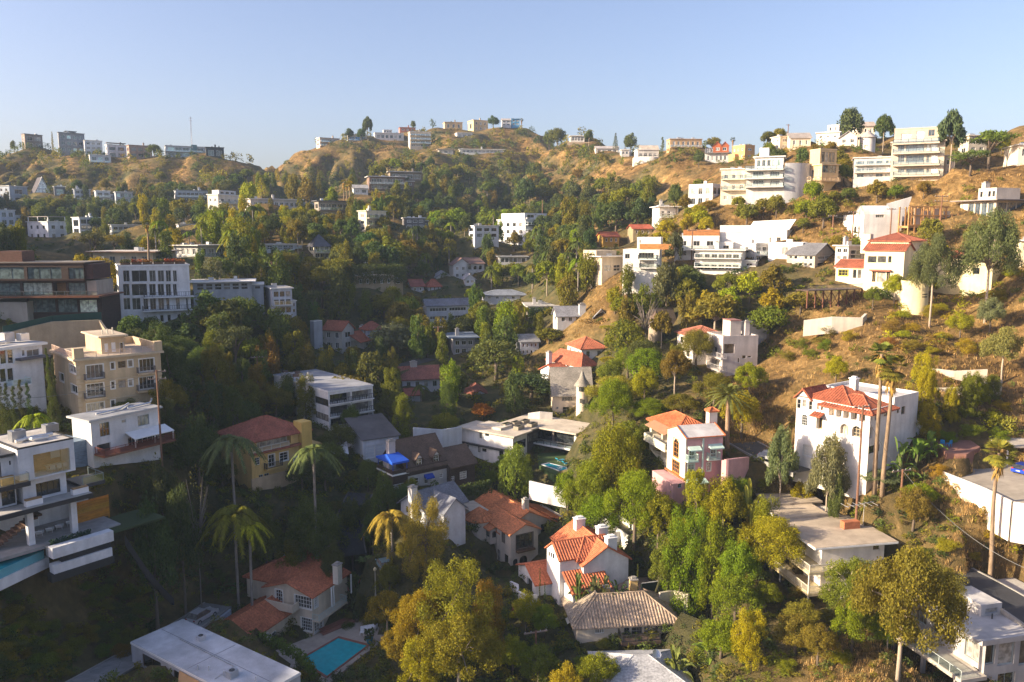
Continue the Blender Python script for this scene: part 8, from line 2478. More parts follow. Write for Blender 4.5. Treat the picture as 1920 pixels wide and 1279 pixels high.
# ---- scrub and dry grass
def hits(px,py):
 u=(px - 960)/F; v=(639.5 - py)/F
 dx,dy,dz=u,CP+v*SP,-SP+v*CP
 t=_ts[None,:]/dy[:,None]
 x,y,z=dx[:,None]*t,dy[:,None]*t,CAM.z+dz[:,None]*t
 b=z <= ground(x,y)
 k=b.argmax(1); ok=b[np.arange(len(k)),k]
 i=np.arange(len(k))
 return x[i,k],y[i,k],ok
def scrub():
 rs=np.random.RandomState(11)
 n=9000
 px=rs.uniform(-60,1980,n); py=245+(1330 - 245)*rs.rand(n) ** .95
 X,Y,ok=[],[],[]
 for i in range(0,n,2000):
  a,b,c=hits(px[i:i+2000],py[i:i+2000]); X.append(a); Y.append(b); ok.append(c)
 X,Y,ok=np.concatenate(X),np.concatenate(Y),np.concatenate(ok)
 X += rs.normal(size=n)*.6; Y += rs.normal(size=n)*2
 Z=ground(X,Y)
 ci=np.clip(((X - TX[0])/2.5).astype(int),0,len(TX) - 1); cj=np.clip(((Y - TY[0])/2.5).astype(int),0,len(TY) - 1)
 cv=TC[cj,ci]
 tm=[]
 for s in range(10):
  L=Leaves()
  for i in range(5):
   d=norm_(rs.normal(size=3)); d[2]=abs(d[2])
   L.blob(rs,(d[0]*.28,d[1]*.28,.1+d[2]*.45),.3,12 if s < 5 else 22,.11 if s < 5 else .07)
  tm.append(L.arrays())
 Qs,Rs,Ts=[],[],[]
 for i in range(n):
  if not ok[i] or (rs.rand() > .16+cv[i]*.95): continue
  P=Vector((X[i],Y[i],Z[i]))
  if inside_house(P,.3) or on_clear(P): continue
  Q,r=tm[rs.randint(5)+(5 if Y[i] < 170 else 0)]
  W=rs.uniform(.7,2.0)*(1+Y[i]/420)*(.75+.5*cv[i]); Hh=W*rs.uniform(.5,.95)
  q=np.stack([Q[...,0]*W+X[i],Q[...,1]*W+Y[i],Q[...,2]*Hh+Z[i] - .1],-1)
  pal=[DG_,OL,MG,BK] if cv[i] > .45 else [OL,(0.12,0.10,0.035),(0.17,0.115,0.04),DG_]
  c=np.array(pal[rs.randint(4)])*rs.uniform(.8,1.25)
  Qs.append(q); Rs.append(r); Ts.append(np.tile(c,(len(Q),1)))
 o=obj('hillside_scrub',quadmesh('hillside_scrub',np.concatenate(Qs),np.concatenate(Rs),'scrub',np.concatenate(Ts)),None)
 tag(o,'low chaparral scrub covering the hillsides','scrub',kind='stuff')
 n=17000
 px=rs.uniform(1000,1960,n); py=300+(1300 - 300)*rs.rand(n) ** .9
 X,Y,ok=[],[],[]
 for i in range(0,n,2000):
  a,b,c=hits(px[i:i+2000],py[i:i+2000]); X.append(a); Y.append(b); ok.append(c)
 X,Y,ok=np.concatenate(X),np.concatenate(Y),np.concatenate(ok)
 X += rs.normal(size=n)*.5; Y += rs.normal(size=n)*1.2
 Z=ground(X,Y)
 ci=np.clip(((X - TX[0])/2.5).astype(int),0,len(TX) - 1); cj=np.clip(((Y - TY[0])/2.5).astype(int),0,len(TY) - 1)
 cv=TC[cj,ci]
 m=ok & (cv < .5) & (Y < 260)
 X,Y,Z=X[m],Y[m],Z[m]; n=len(X)
 k=9
 t=rs.uniform(0,6.28,(n,k)); s=rs.uniform(.22,.5,(n,1))*(1+Y[:,None]/300)
 bx=X[:,None]+rs.normal(size=(n,k))*.3*s; by=Y[:,None]+rs.normal(size=(n,k))*.3*s; bz=np.repeat(Z[:,None],k,1) - .05
 le=rs.uniform(.25,.55,(n,k))
 w=.05*s
 dx,dy=np.cos(t),np.sin(t)
 p0=np.stack([bx - dy*w,by+dx*w,bz],-1); p1=np.stack([bx+dy*w,by - dx*w,bz],-1)
 tip=np.stack([bx+dx*le*s,by+dy*le*s,bz+s*rs.uniform(.6,1.1,(n,k))],-1)
 p2=tip+np.stack([dy*w*.35,-dx*w*.35,np.zeros((n,k))],-1); p3=tip - np.stack([dy*w*.35,-dx*w*.35,np.zeros((n,k))],-1)
 Q=np.stack([p0,p1,p2,p3],2).reshape(-1,4,3)
 base=np.array([[0.34,0.235,0.10],[0.27,0.18,0.07],[0.40,0.29,0.13],[0.22,0.15,0.06]])[rs.randint(4,size=n)]*rs.uniform(.85,1.15,(n,1))
 o=obj('dry_grass',quadmesh('dry_grass',Q,rs.rand(len(Q))*.7,'scrub',np.repeat(base,k,0)),None)
 tag(o,'tufts of straw-coloured dry grass on the right slopes','grass',kind='stuff')
def on_clear(P):
 return any(poly_in(P,q) for q in PADS)
# ================================================================== roads,walls,pools,poles,vehicles
def ribbon(name,c,label,kerb=True):
 Q=ROADQ[name]; width=ROADS[name][1]
 mb=MB(); k=5; rows=[]
 for i,p in enumerate(Q):
  d=Q[min(i+1,len(Q)-1)] - Q[max(i-1,0)]; d.z=0; d.normalize(); n=Vector((-d.y,d.x,0)); row=[]
  for j in range(k):
   q=p+n*width*(j/(k - 1) - .5)
   row.append(len(mb.v)); mb.v.append((q.x,q.y,p.z+.04*(1 - (2*j/(k - 1) - 1) ** 2)))
  rows.append((row,n))
 for (a,_),(b,_) in zip(rows[:-1],rows[1:]):
  for j in range(k - 1): mb.f.append((a[j],a[j+1],b[j+1],b[j]))
 o=obj(name,mb,'asphalt',c); tag(o,label,None,kind='structure')
 if kerb:
  for sg,j in ((-1,0),(1,k - 1)):
   m2=MB()
   for (a,n1),(b,n2) in zip(rows[:-1],rows[1:]):
    p,q=Vector(mb.v[a[j]]),Vector(mb.v[b[j]])
    u1,u2,up=n1*.22*sg,n2*.22*sg,Vector((0,0,.12)); dn=Vector((0,0,-.5))
    m2.quad(p+up,q+up,q+u2+up,p+u1+up); m2.quad(p+dn,q+dn,q+up,p+up); m2.quad(p+u1+dn,q+u2+dn,q+u2+up,p+u1+up)
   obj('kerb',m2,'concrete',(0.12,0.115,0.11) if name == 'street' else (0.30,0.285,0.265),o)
 for a,b in zip(Q[:-1:2],Q[2::2]):
  d=(b - a); d.z=0
  if d.length < .1: continue
  d.normalize(); n=Vector((-d.y,d.x,0))*(width*.5+.6)
  PADS.append([((a+n).x,(a+n).y),((b+n).x,(b+n).y),((b - n).x,(b - n).y),((a - n).x,(a - n).y)])
ribbon('lane',(0.21,0.205,0.20),'pale worn concrete lane at the lower left')
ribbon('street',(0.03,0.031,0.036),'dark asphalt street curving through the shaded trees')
ribbon('road',(0.04,0.04,0.045),'black asphalt road above the concrete house')
ribbon('driveway',(0.055,0.053,0.05),'asphalt driveway in front of the white Spanish house')
ribbon('upper_street',(0.04,0.04,0.045),'short glimpse of dark street between valley trees',False)
scrub()
def slab(name,poly,z,th,mat,c,parent=None):
 mb=MB(); n=len(poly)
 mb.quad(*[(p[0],p[1],z) for p in poly])
 for i in range(n):
  p,q=poly[i],poly[(i+1) % n]
  mb.quad((p[0],p[1],z - th),(q[0],q[1],z - th),(q[0],q[1],z),(p[0],p[1],z))
 return obj(name,mb,mat,c,parent)
def inset(poly,k):
 cx=sum(p[0] for p in poly)/len(poly); cy=sum(p[1] for p in poly)/len(poly)
 out=[]
 for (x,y) in [(p[0],p[1]) for p in poly]:
  l=math.hypot(x - cx,y - cy); out.append((x+(x - cx)/l*k,y+(y - cy)/l*k))
 return out
def pool(label,poly,z,wc,cc,name='swimming_pool'):
 """coping ring, sunk water"""
 cx=sum(p[0] for p in poly)/len(poly); cy=sum(p[1] for p in poly)/len(poly)
 r=empty(name,(cx,cy,z)); tag(r,label,'pool')
 rel=[(p[0] - cx,p[1] - cy) for p in poly]; outp=inset(rel,.55)
 mb=MB(); n=len(rel)
 for i in range(n):
  a,b,c_,d=rel[i],rel[(i+1) % n],outp[(i+1) % n],outp[i]
  mb.quad((a[0],a[1],.07),(b[0],b[1],.07),(c_[0],c_[1],.07),(d[0],d[1],.07)); mb.quad((a[0],a[1],-.4),(b[0],b[1],-.4),(b[0],b[1],.07),(a[0],a[1],.07)); mb.quad((d[0],d[1],-.1),(c_[0],c_[1],-.1),(c_[0],c_[1],.07),(d[0],d[1],.07))
 obj('coping',mb,'concrete',cc,r)
 obj('water',MB().quad(*[(p[0],p[1],.02) for p in rel]),'water',wc,r)
 return r
t=slab('pool_terrace',DECK,POOLZ,2.5,'concrete',(0.42,0.36,0.30)); tag(t,'paved terrace around the large turquoise pool',None,kind='structure')
PL=[onplane(x,y,POOLZ) for x,y in ((565,1237),(634,1197),(688,1211),(613,1268))]
pool('large turquoise pool with red brick coping below the cream villa',PL,POOLZ+.005,(0.02,0.40,0.45),(0.27,0.11,0.075))
for i,(a,b) in enumerate((((600,1186),(655,1162)),((602,1190),(664,1164)))):
 p,q=onplane(*a,POOLZ),onplane(*b,POOLZ); d=(q - p).normalized(); n=Vector((-d.y,d.x,0))*.5
 o=obj('brick_step',MB().quad(p+n,q+n,q - n,p - n).quad(p - n - Vector((0,0,.3)),q - n - Vector((0,0,.3)),q - n,p - n),'concrete',(0.27,0.11,0.075)); o.location=(0,0,.35 - .17*i); o.parent=t
def patio_table(px,py,z,label,c=(0.78,0.78,0.78)):
 P=onplane(px,py,z); r=empty('patio_table',P,.4); tag(r,label,'table')
 obj('tabletop',MB().box(-1.0,1.0,-.55,.55,.70,.75),'paint',c,r)
 for (x,y) in ((-.9,-.45),(.9,-.45),(-.9,.45),(.9,.45)): obj('leg',MB().box(x - .04,x+.04,y - .04,y+.04,0,.699),'paint',c,r)
def patio_chair(P,rz,label,c=(0.78,0.78,0.78),group=None,name='patio_chair'):
 r=empty(name,P,rz); tag(r,label,'chair',group)
 obj('seat',MB().box(-.3,.3,-.3,.3,.40,.46),'paint',c,r); obj('backrest',MB().box(-.3,.3,.26,.32,.461,1.0),'paint',c,r)
 for (x,y) in ((-.26,-.26),(.26,-.26),(-.26,.26),(.26,.26)): obj('leg',MB().box(x - .03,x+.03,y - .03,y+.03,0,.399),'paint',c,r)
patio_table(690,1184,POOLZ,'white patio table on the pool terrace')
for i,(x,y) in enumerate(((679,1190),(694,1192),(703,1182))): patio_chair(onplane(x,y,POOLZ),i*2.1,'white patio chair at the pool terrace table, %s' % ['left','front','right'][i],group='chairs at the pool table')
def lounger(P,rz,label,c,group=None):
 r=empty('sun_lounger',P,rz); tag(r,label,'sun lounger',group)
 obj('bed',MB().box(-.35,.35,-.95,.35,.28,.38),'fabric',c,r)
 mb=MB(); mb.quad((-.35,.36,.30),(.35,.36,.30),(.35,.95,.80),(-.35,.95,.80)); mb.quad((-.35,.30,.38),(.35,.30,.38),(.35,.90,.88),(-.35,.90,.88)); mb.quad((-.35,.36,.3),(-.35,.95,.8),(-.35,.9,.88),(-.35,.3,.38)); mb.quad((.35,.36,.3),(.35,.95,.8),(.35,.9,.88),(.35,.3,.38)); mb.quad((-.35,.95,.8),(.35,.95,.8),(.35,.9,.88),(-.35,.9,.88))
 obj('backrest',mb,'fabric',c,r)
 for (x,y) in ((-.3,-.85),(.3,-.85),(-.3,.25),(.3,.25)): obj('leg',MB().box(x - .03,x+.03,y - .03,y+.03,0,.279),'paint',(0.5,0.5,0.5),r)
 for i in range(3): obj('stripe',MB().box(-.36,.36,-.8+i*.4,-.66+i*.4,.381,.386),'fabric',(0.12,0.2,0.3),r)
zt=HL.C.z - .2
_h=HL.blocks[0].holes['R'][0]
r=empty('dining_table',HL.wld(_h[0]+3.4,1.6,_h[2]),HL.psi); tag(r,'pale dining table behind the picture window of the white cube house','table')
obj('tabletop',MB().box(-1.5,1.5,-.45,.45,.70,.76),'wood',(0.5,0.47,0.42),r)
for x in (-1.3,1.3): obj('leg',MB().box(x - .06,x+.06,-.35,.35,0,.699),'wood',(0.4,0.37,0.32),r)
for i in range(4): patio_chair(HL.wld(_h[0]+2.3+i*.75,.75,_h[2]),HL.psi+3.14,'grey dining chair behind the picture window, %s from left' % ['first','second','third','fourth'][i],(0.35,0.35,0.36),'dining chairs','dining_chair')
for i,(x,y) in enumerate(((75,1004),(94,998),(112,992),(132,985))):
 lounger(onplane(x,y,zt),HL.psi+2.6,'white striped sun lounger on the left terrace, %s from left' % ['first','second','third','fourth'][i],(0.72,0.74,0.76),'loungers on the left terrace')
for i,(x,y) in enumerate(((1050,866),(1062,872))): lounger(onplane(x,y,CY[0].z),2.2,'turquoise sun lounger by the courtyard pool, %s' % ['rear','front'][i],(0.02,0.28,0.40),'courtyard loungers')
r=HL.root
for nm,a0,a1,z0,z1,c in (('terrace_wall',HL.A*.25,HL.A+2.5,-1.5,-.15,(0.72,0.72,0.74)),('terrace_band',HL.A*.42,HL.A+2.2,-2.3,-1.51,(0.03,0.03,0.035)),('terrace_wall',HL.A*.25,HL.A+2.2,-3.4,-2.31,(0.70,0.70,0.72)),('terrace_footing',HL.A*.2,HL.A+2.4,-4.4,-3.41,(0.035,0.035,0.035))):
 HL.box(nm,a0,a1,-3.4+(.3 if nm == 'terrace_band' else 0),-2.2,z0,z1,'stucco',c)
HL.box('terrace_strip',HL.A*.25,HL.A+2.5,-2.19,-1.51,-1.5,-.25,'concrete',(0.3,0.29,0.28))
hp=empty('planter_hedge',HL.wld(HL.A*.3,-1.9,-.2),HL.psi); tag(hp,'low green planter hedge in front of the left terrace loungers','hedge')
leafbox(hp,0,HL.A*.75,-.3,.3,0,.6,500,(0.03,0.07,0.05),5,.18,'foliage')
def spa():
 z=HL.C.z - 1.1
 P=[onplane(x,y,z) for x,y in ((-60,1066),(44,1020),(82,1032),(-60,1097))]
 r=empty('spa_pool',P[1]); tag(r,'raised turquoise glass-sided pool at the left edge','pool')
 rel=[(p.x - P[1].x,p.y - P[1].y) for p in P]
 slab('basin',rel,0,1.0,'paint',(0.12,0.36,0.42),r); slab('water',inset(rel,-.3),.02,.01,'water',(0.01,0.25,0.30),r); slab('plinth',inset(rel,.5),-1.001,1.3,'stucco',(0.72,0.72,0.74),r)
def planks(name,label,P,Q,z0,z1,c,n,cat='fence'):
 d=Q - P; L=math.hypot(d.x,d.y)
 r=empty(name,(P.x,P.y,z0),math.atan2(d.y,d.x)); tag(r,label,cat)
 me=None
 for i in range(n):
  h=(z1 - z0)/n
  o=obj('board',MB().box(0,L,-.04,.04,i*h+.015,(i+1)*h - .015),'wood',tuple(v*rng.uniform(.85,1.15) for v in c),r)
 for u in (0,L*.5,L): obj('post',MB().box(u - .07,u+.07,.045,.18,-1,z1 - z0),'wood',c,r)
spa()
P,Q=HL.wld(HL.onR(143,970,3)[0],3,0),HL.wld(HL.onR(205,960,3)[0],3,0)
planks('wood_fence','orange cedar board fence right of the left terrace columns',P,Q,HL.C.z - .3,HL.C.z+2.6,(0.42,0.19,0.02),9)
lw=slab('lawn',[HL.wld(a,b,0) for a,b in ((HL.A+2.6,-3.2),(HL.A+9.5,-3.2),(HL.A+9.5,2.5),(HL.A+2.6,2.5))],HL.C.z - .4,.25,'fabric',(0.035,0.055,0.018)); tag(lw,'small artificial lawn patch right of the left terrace','lawn',kind='structure')
def wallpx(name,label,pts,c,th=.35,mat='stucco',cat='wall',cap=None,ext=2.0):
 r=empty(name,at(pts[0][0],pts[0][2],pts[0][3])); tag(r,label,cat)
 mb=MB(); cp=MB()
 for (x0,t0,b0,D0),(x1,t1,b1,D1) in zip(pts[:-1],pts[1:]):
  A0,A1=at(x0,t0,D0) - r.location,at(x1,t1,D1) - r.location
  B0,B1=at(x0,b0,D0) - r.location,at(x1,b1,D1) - r.location
  d=A1 - A0; n=Vector((-d.y,d.x,0)); n=n.normalized()*th
  B0=Vector((A0.x,A0.y,B0.z - ext)); B1=Vector((A1.x,A1.y,B1.z - ext))
  mb.quad(B0,B1,A1,A0); mb.quad(B0+n,B1+n,A1+n,A0+n); mb.quad(A0,A1,A1+n,A0+n); mb.quad(B0,A0,A0+n,B0+n); mb.quad(B1,A1,A1+n,B1+n)
  if cap:
   u=Vector((0,0,.1)); e=n*.15
   cp.quad(A0 - e+u,A1 - e+u,A1+n+e+u,A0+n+e+u); cp.quad(A0 - e,A1 - e,A1 - e+u,A0 - e+u)
 obj('wall_face',mb,mat,c,r)
 if cap: obj('coping',cp,mat,cap,r)
wallpx('retaining_wall','tall plain tan retaining wall below the dark modern house',[(5,627,668,138),(60,612,668,144),(100,603,668,148),(185,600,665,152),(204,628,668,149)],(0.46,0.37,0.25),.4)
wallpx('green_fence','dark green mesh fence running above the tan retaining wall',[(5,612,626,139),(98,592,604,149),(190,585,598,154)],(0.02,0.06,0.05),.06,'fabric','fence')
wallpx('garden_wall','pink stucco garden wall right of the pink house',[(1353,863,890,118),(1362,862,888,116),(1405,857,882,120)],PINK)
wallpx('garden_wall','white rail-topped garden wall below the courtyard hedge',[(992,902,916,138),(1025,910,924,135),(1061,917,932,133)],(0.70,0.69,0.68))
def court_wall():
 r=empty('court_wall',COURT[6]); tag(r,'long curving white retaining wall of the motor court','wall')
 E=[COURT[0],COURT[6],COURT[5],COURT[4]]
 for a,b in zip(E[:-1],E[1:]):
  a,b=a - r.location,b - r.location; d=(b - a).normalized(); n=Vector((d.y,-d.x,0))*.3
  if n.y > 0: n=-n
  mb=MB(); dn,up=Vector((0,0,-4.5)),Vector((0,0,.7))
  mb.quad(a+n+dn,b+n+dn,b+n+up,a+n+up); mb.quad(a+n*.1+dn,b+n*.1+dn,b+n*.1+up,a+n*.1+up); mb.quad(a+n+up,b+n+up,b+n*.1+up,a+n*.1+up)
  obj('wall_face',mb,'stucco',(0.76,0.70,0.62),r)
court_wall()
wallpx('patio_wall','curved white wall around the brick patio',[(1735,812,822,119),(1762,814,824,121),(1800,818,830,121),(1838,838,850,119)],(0.72,0.66,0.58))
wallpx('terrace_wall','pale rubble wall under the timber deck garden',[(1507,601,612,157),(1560,594,606,155),(1618,596,607,154),(1626,588,598,156)],(0.56,0.50,0.42),.5,'concrete')
wallpx('stone_wall','upper dry-stone wall crossing the grassy right slope',[(1680,662,667,141),(1707,677,682,138),(1735,689,694,136),(1790,696,701,133),(1852,693,698,131)],(0.52,0.45,0.36),.5,'concrete')
wallpx('stone_wall','lower dry-stone wall crossing the grassy right slope',[(1685,718,724,132),(1720,724,730,131),(1760,728,733,130),(1800,727,733,129),(1880,713,718,127)],(0.52,0.45,0.36),.5,'concrete')
wallpx('stepped_wall','stepped white wall in front of the gabled villa garage',[(955,1090,1130,113),(968,1096,1138,110),(969,1108,1142,109.5),(980,1114,1150,107.5),(991,1117,1155,106),(1008,1114,1140,109)],(0.66,0.67,0.70))
wallpx('stepped_wall','lower grey-white wall left of the beige-tile house',[(962,1180,1205,104),(990,1168,1195,106),(1026,1170,1195,104)],(0.55,0.53,0.52))
wallpx('black_wall','black stepped retaining wall running down the left slope',[(236,1006,1022,95),(258,1040,1054,96),(275,1065,1080,97),(300,1095,1107,100),(326,1122,1132,104)],(0.03,0.03,0.033),ext=.2)
wallpx('white_wall','white boundary wall between garage and flat-roofed house',[(775,802,832,149),(830,806,838,151),(866,800,838,155)],(0.62,0.64,0.68))
wallpx('lane_wall','blue-grey rendered wall beside the white parked car',[(430,1142,1160,111),(400,1165,1185,108),(367,1192,1215,104)],(0.36,0.40,0.47))
wallpx('terrace_wall','pale terrace wall left of the storybook house',[(990,775,785,164),(1012,772,784,163),(1036,774,786,163)],(0.6,0.56,0.52))
wallpx('pool_screen_wall','dark green fence behind the beige-tile house',[(1203,1095,1118,109),(1240,1090,1112,110),(1262,1086,1108,111)],(0.02,0.04,0.025),.1,'wood','fence',cap=(0.6,0.6,0.6))
wallpx('garden_wall','cream wall behind the beige-tile house pool',[(1238,1112,1140,106),(1262,1108,1140,107),(1290,1114,1142,105)],(0.62,0.55,0.45))
pool('narrow teal pool right of the beige-tile house',[onplane(x,y,HB.C.z - .2) for x,y in ((1271,1156),(1297,1155),(1330,1197),(1318,1203))],HB.C.z - .2,(0.01,0.16,0.18),(0.42,0.36,0.3))
t=slab('pool_surround',BP,HB.C.z - .25,2,'concrete',(0.4,0.34,0.28)); tag(t,'paved surround of the narrow teal pool',None,kind='structure')
t=slab('courtyard',CY,CY[0].z - .03,1.5,'fabric',(0.05,0.085,0.025)); tag(t,'lawn courtyard of the flat-roofed white house',None,kind='structure')
pool('small blue courtyard pool beside the flat-roofed white house',[onplane(x,y,CY[0].z) for x,y in ((1019,872),(1030,869),(1066,878),(1052,884))],CY[0].z,(0.015,0.20,0.28),(0.6,0.6,0.6))
t=slab('motor_court',COURT,COURTZ,3,'concrete',(0.40,0.345,0.275)); tag(t,'broad tan concrete motor court at the right edge',None,kind='structure')
t=slab('brick_patio',PATIO,PATZ,2,'concrete',(0.26,0.13,0.10)); tag(t,'oval red brick patio behind broad-leaved plants',None,kind='structure')
for i,(x,y) in enumerate(((1767,836),(1779,837))): patio_chair(onplane(x,y,PATZ),2.6+i,'bright blue lounge chair on the brick patio, %s' % ['left','right'][i],(0.01,0.20,0.45),'blue patio chairs','lounge_chair')
r=empty('carport',onplane(1915,868,COURTZ)); tag(r,'flat pale carport roof on thin posts at the right edge','carport')
obj('roof',MB().box(-3.2,4,-1.5,3.5,2.7,2.9),'gravel',(0.5,0.44,0.36),r)
for (x,y) in ((-3,-1.3),(-3,3.3),(3.5,-1.3)): obj('post',MB().box(x - .08,x+.08,y - .08,y+.08,0,2.699),'paint',(0.6,0.58,0.52),r)
def timber_deck():
 A,B=at(1516,545,160),at(1618,545,166)
 d=B - A; L=math.hypot(d.x,d.y)
 r=empty('timber_deck',A,math.atan2(d.y,d.x)); tag(r,'long dark timber deck on cross-braced posts left of the cream house','deck')
 for i in range(8): obj('floor_board',MB().box(0,L,i*.45,i*.45+.42,-.15,0),'wood',(0.11,0.07,0.05),r)
 n=7
 for i in range(n+1):
  x=L*i/n
  obj('post',MB().box(x - .12,x+.12,.1,.34,-3.6,-.16),'wood',(0.17,0.07,0.04),r)
  if i < n: obj('brace',MB().tube([(x,.2,-3.2),(x+L/n,.2,-.3)],.07,4).tube([(x,.2,-.3),(x+L/n,.2,-3.2)],.07,4),'wood',(0.17,0.07,0.04),r)
 mb=MB().box(0,L,0,.06,.95,1.03)
 for i in range(44): mb.box(L*i/44,L*i/44+.05,0,.05,.0,.95)
 obj('railing',mb,'paint',(0.09,0.09,0.1),r)
timber_deck()
def frames():
 A,B=at(1703,425,186),at(1795,425,188)
 d=B - A; L=math.hypot(d.x,d.y)
 r=empty('unfinished_house',A,math.atan2(d.y,d.x)); tag(r,'half-built orange timber house frame on the right slope','house frame')
 for i in range(9):
  x=L*i/8
  h=4.6 if i < 7 else 3.0
  for y in (0,3.5): obj('stud',MB().box(x - .14,x+.14,y - .14,y+.14,-2.5,h),'wood',(0.46,0.24,0.09),r)
 for z in (.2,2.4,4.4): obj('beam',MB().box(0,L*.8,-.16,.16,z,z+.28),'wood',(0.46,0.24,0.09),r)
 for i in range(4): obj('panel',MB().box(L*(.12+.2*i),L*(.25+.2*i),.3,.4,.5,4.2 - .6*(i % 2)),'stucco',(0.62,0.5,0.38),r)
 obj('deck',MB().box(0,L*.7,0,3.5,-.3,.19),'wood',(0.42,0.24,0.1),r)
frames()
# ---- hedges
def hedge(label,pts,w,h,c,n=1.0,name='hedge'):
 P=[at(x,y,D) for (x,y,D) in pts]
 P=[Vector((p.x,p.y,float(ground(p.x,p.y)))) for p in P]
 r=empty(name,P[0]); tag(r,label,'hedge')
 rs=np.random.RandomState(int(P[0].x*7) % 1000); L=Leaves()
 for a,b in zip(P[:-1],P[1:]):
  ln=(b - a).length; m=max(2,int(ln/.7))
  for i in range(m):
   q=a.lerp(b,(i+.5)/m) - P[0]
   for z in np.arange(.4,h,.7): L.blob(rs,(q.x+rs.uniform(-.15,.15),q.y+rs.uniform(-.15,.15),z+rs.uniform(-.1,.15)),.55*w,int(46*n),.2,(1,1,.9))
 Q,rr=L.arrays()
 o=bpy.data.objects.new('foliage',quadmesh('foliage',Q,rr)); o.color=(*c,1); o.parent=r; col.objects.link(o)
hedge('clipped green hedge curving around the lower left of the pool',[(470,1228,103),(520,1238,101),(560,1256,98),(590,1285,94)],1.2,1.8,(0.06,0.10,0.015))
hedge('long dark hedge in front of the shingle house',[(742,932,128),(790,922,130),(850,908,133),(920,898,137)],1.2,2.0,(0.04,0.06,0.018))
hedge('sunlit hedge behind the broad-leaved clumps and brick patio',[(1690,808,122),(1760,806,124),(1830,818,124),(1900,850,119)],1.6,3.2,(0.12,0.13,0.02))
hedge('bright hedge below the courtyard pool',[(1000,890,139),(1040,898,136),(1075,905,133)],1.4,2.2,(0.13,0.14,0.02))
hedge('clipped dark green hedge behind valley palms',[(992,605,218),(1040,602,219)],1.6,3.6,(0.045,0.07,0.018))
hedge('tall dense hedge line above the broad red-brown roof',[(560,560,232),(620,558,234),(700,556,236),(760,556,240)],2.2,5.0,(0.045,0.062,0.018))
hedge('low hedge along the lower-left lane',[(300,1178,106),(235,1216,99),(165,1256,92),(105,1291,85)],1.1,1.6,(0.03,0.045,0.015))
# ---- poles,mast,wires
WIRES=[]
def upole(px,ytop,ybase,D,label,arms=1,aw=1.3,c=(0.20,0.10,0.06),rz=0.3):
 P=at(px,ybase,D); P=Vector((P.x,P.y,float(ground(P.x,P.y)))); H=at(px,ytop,D).z - P.z
 r=empty('utility_pole',P,rz); tag(r,label,'utility pole')
 obj('pole',MB().tube([(0,0,-.5),(0,0,H)],[.19,.13],7),'wood',c,r)
 for i in range(arms):
  z=H - .35 - i*1.1
  a=obj('crossarm',MB().box(-aw,aw,.1,.24,z,z+.16),'wood',(0.3,0.22,0.17),r)
  for q in (-.9,-.4,.4,.9): obj('insulator',MB().lathe([(.05,z+.16),(.07,z+.25),(.04,z+.34)],aw*q,.17,6),'paint',(0.3,0.3,0.3),a)
 return P+Vector((0,0,H - .2))
p1=upole(299,694,790,117,'dark utility pole at the right corner of the tan apartments',2,1.3)
p2=upole(1610,760,892,108,'rust-brown utility pole in front of the white Spanish house',1,1.3)
p3=upole(1689,880,935,107,'utility pole with crossarm left of the motor court',1,1.6)
p4=upole(1762,366,432,187,'utility pole with long crossarm beside the timber house frame',2,1.9)
p5=upole(1597,396,462,192,'thin utility pole in front of the arched-gable house',1)
p6=upole(1560,403,452,198,'thin utility pole left of the arched-gable house',1)
p7=upole(1297,430,482,198,'utility pole in front of the wooden roof-terrace fence',1)
p8_=upole(511,490,540,215,'utility pole with two crossarms beside the sunlit conical tree',2)
p9_=upole(598,502,540,235,'utility pole right of the sunlit conical tree',2)
p10=upole(1017,375,402,340,'bare pole behind the valley apartment block',0)
p11=upole(822,612,640,205,'utility pole right of the grey-green valley tree',1)
p12=upole(1199,610,665,176,'utility pole before the brown storybook house',1)
p13=upole(1669,390,440,188,'utility pole right of the arched-gable house',1)
p14=upole(1477,233,262,292,'bare weathered pole on the right ridge skyline',1,.8)
p15=upole(484,668,720,165,'utility pole with transformer in the shaded left woods',1)
p16=upole(1005,1183,1230,97,'utility pole top with transformer at the bottom centre',1,1.6)
def wire(a,b,sag,label,name='power_line'):
 n=12; mid=[]
 for i in range(n+1):
  t=i/n; p=a.lerp(b,t); mid.append(p - Vector((0,0,4*sag*t*(1 - t))))
 o=Vector(a); ob=obj(name,MB().tube([p - o for p in mid],.03,3,False),'paint',(0.12,0.12,0.12)); ob.location=o; tag(ob,label,'power line')
wire(p1,at(-30,748,100),1.2,'thin cable from the tan apartments pole to the left edge')
wire(p8_,p9_,1.8,'sagging cable between the two poles by the sunlit conical tree')
wire(p9_,at(690,545,240),1.5,'cable running right from the second conical-tree pole')
wire(p2,p3,1.0,'cable between the Spanish house pole and the motor court pole')
wire(p3,at(1960,1080,88),2.0,'cable from the motor court pole toward the right edge')
wire(p4,p13,1.0,'cable between timber frame pole and arched-gable house pole')
wire(p5,p6,.8,'cable between the two thin poles by the arched-gable house')
wire(p6,p7,2.0,'long cable along the right slope above the white terrace row')
wire(p12,at(1110,660,185),.8,'cable from the brown storybook house pole to the red hip roofs')
def mast():
 P=at(360,272,520); H=at(360,219,520).z - P.z
 r=empty('radio_mast',P); tag(r,'tall thin lattice radio mast on the left ridge skyline','mast')
 mb=MB()
 for (x,y) in ((-.35,-.35),(.35,-.35),(0,.35)): mb.tube([(x,y,-2),(x*.4,y*.4,H)],.1,4)
 for i in range(12):
  z=H*i/12; k=1 - .6*i/12
  mb.tube([(-.35*k,-.35*k,z),(.35*k,-.35*k,z+H/12)],.07,3)
 obj('lattice',mb,'metal',(0.45,0.45,0.48),r)
 for i,z in enumerate((H - 1,H - 2.6)): obj('antenna',MB().box(-.9,.9,-.1,.1,z,z+.25),'metal',(0.4,0.4,0.42),r)
mast()
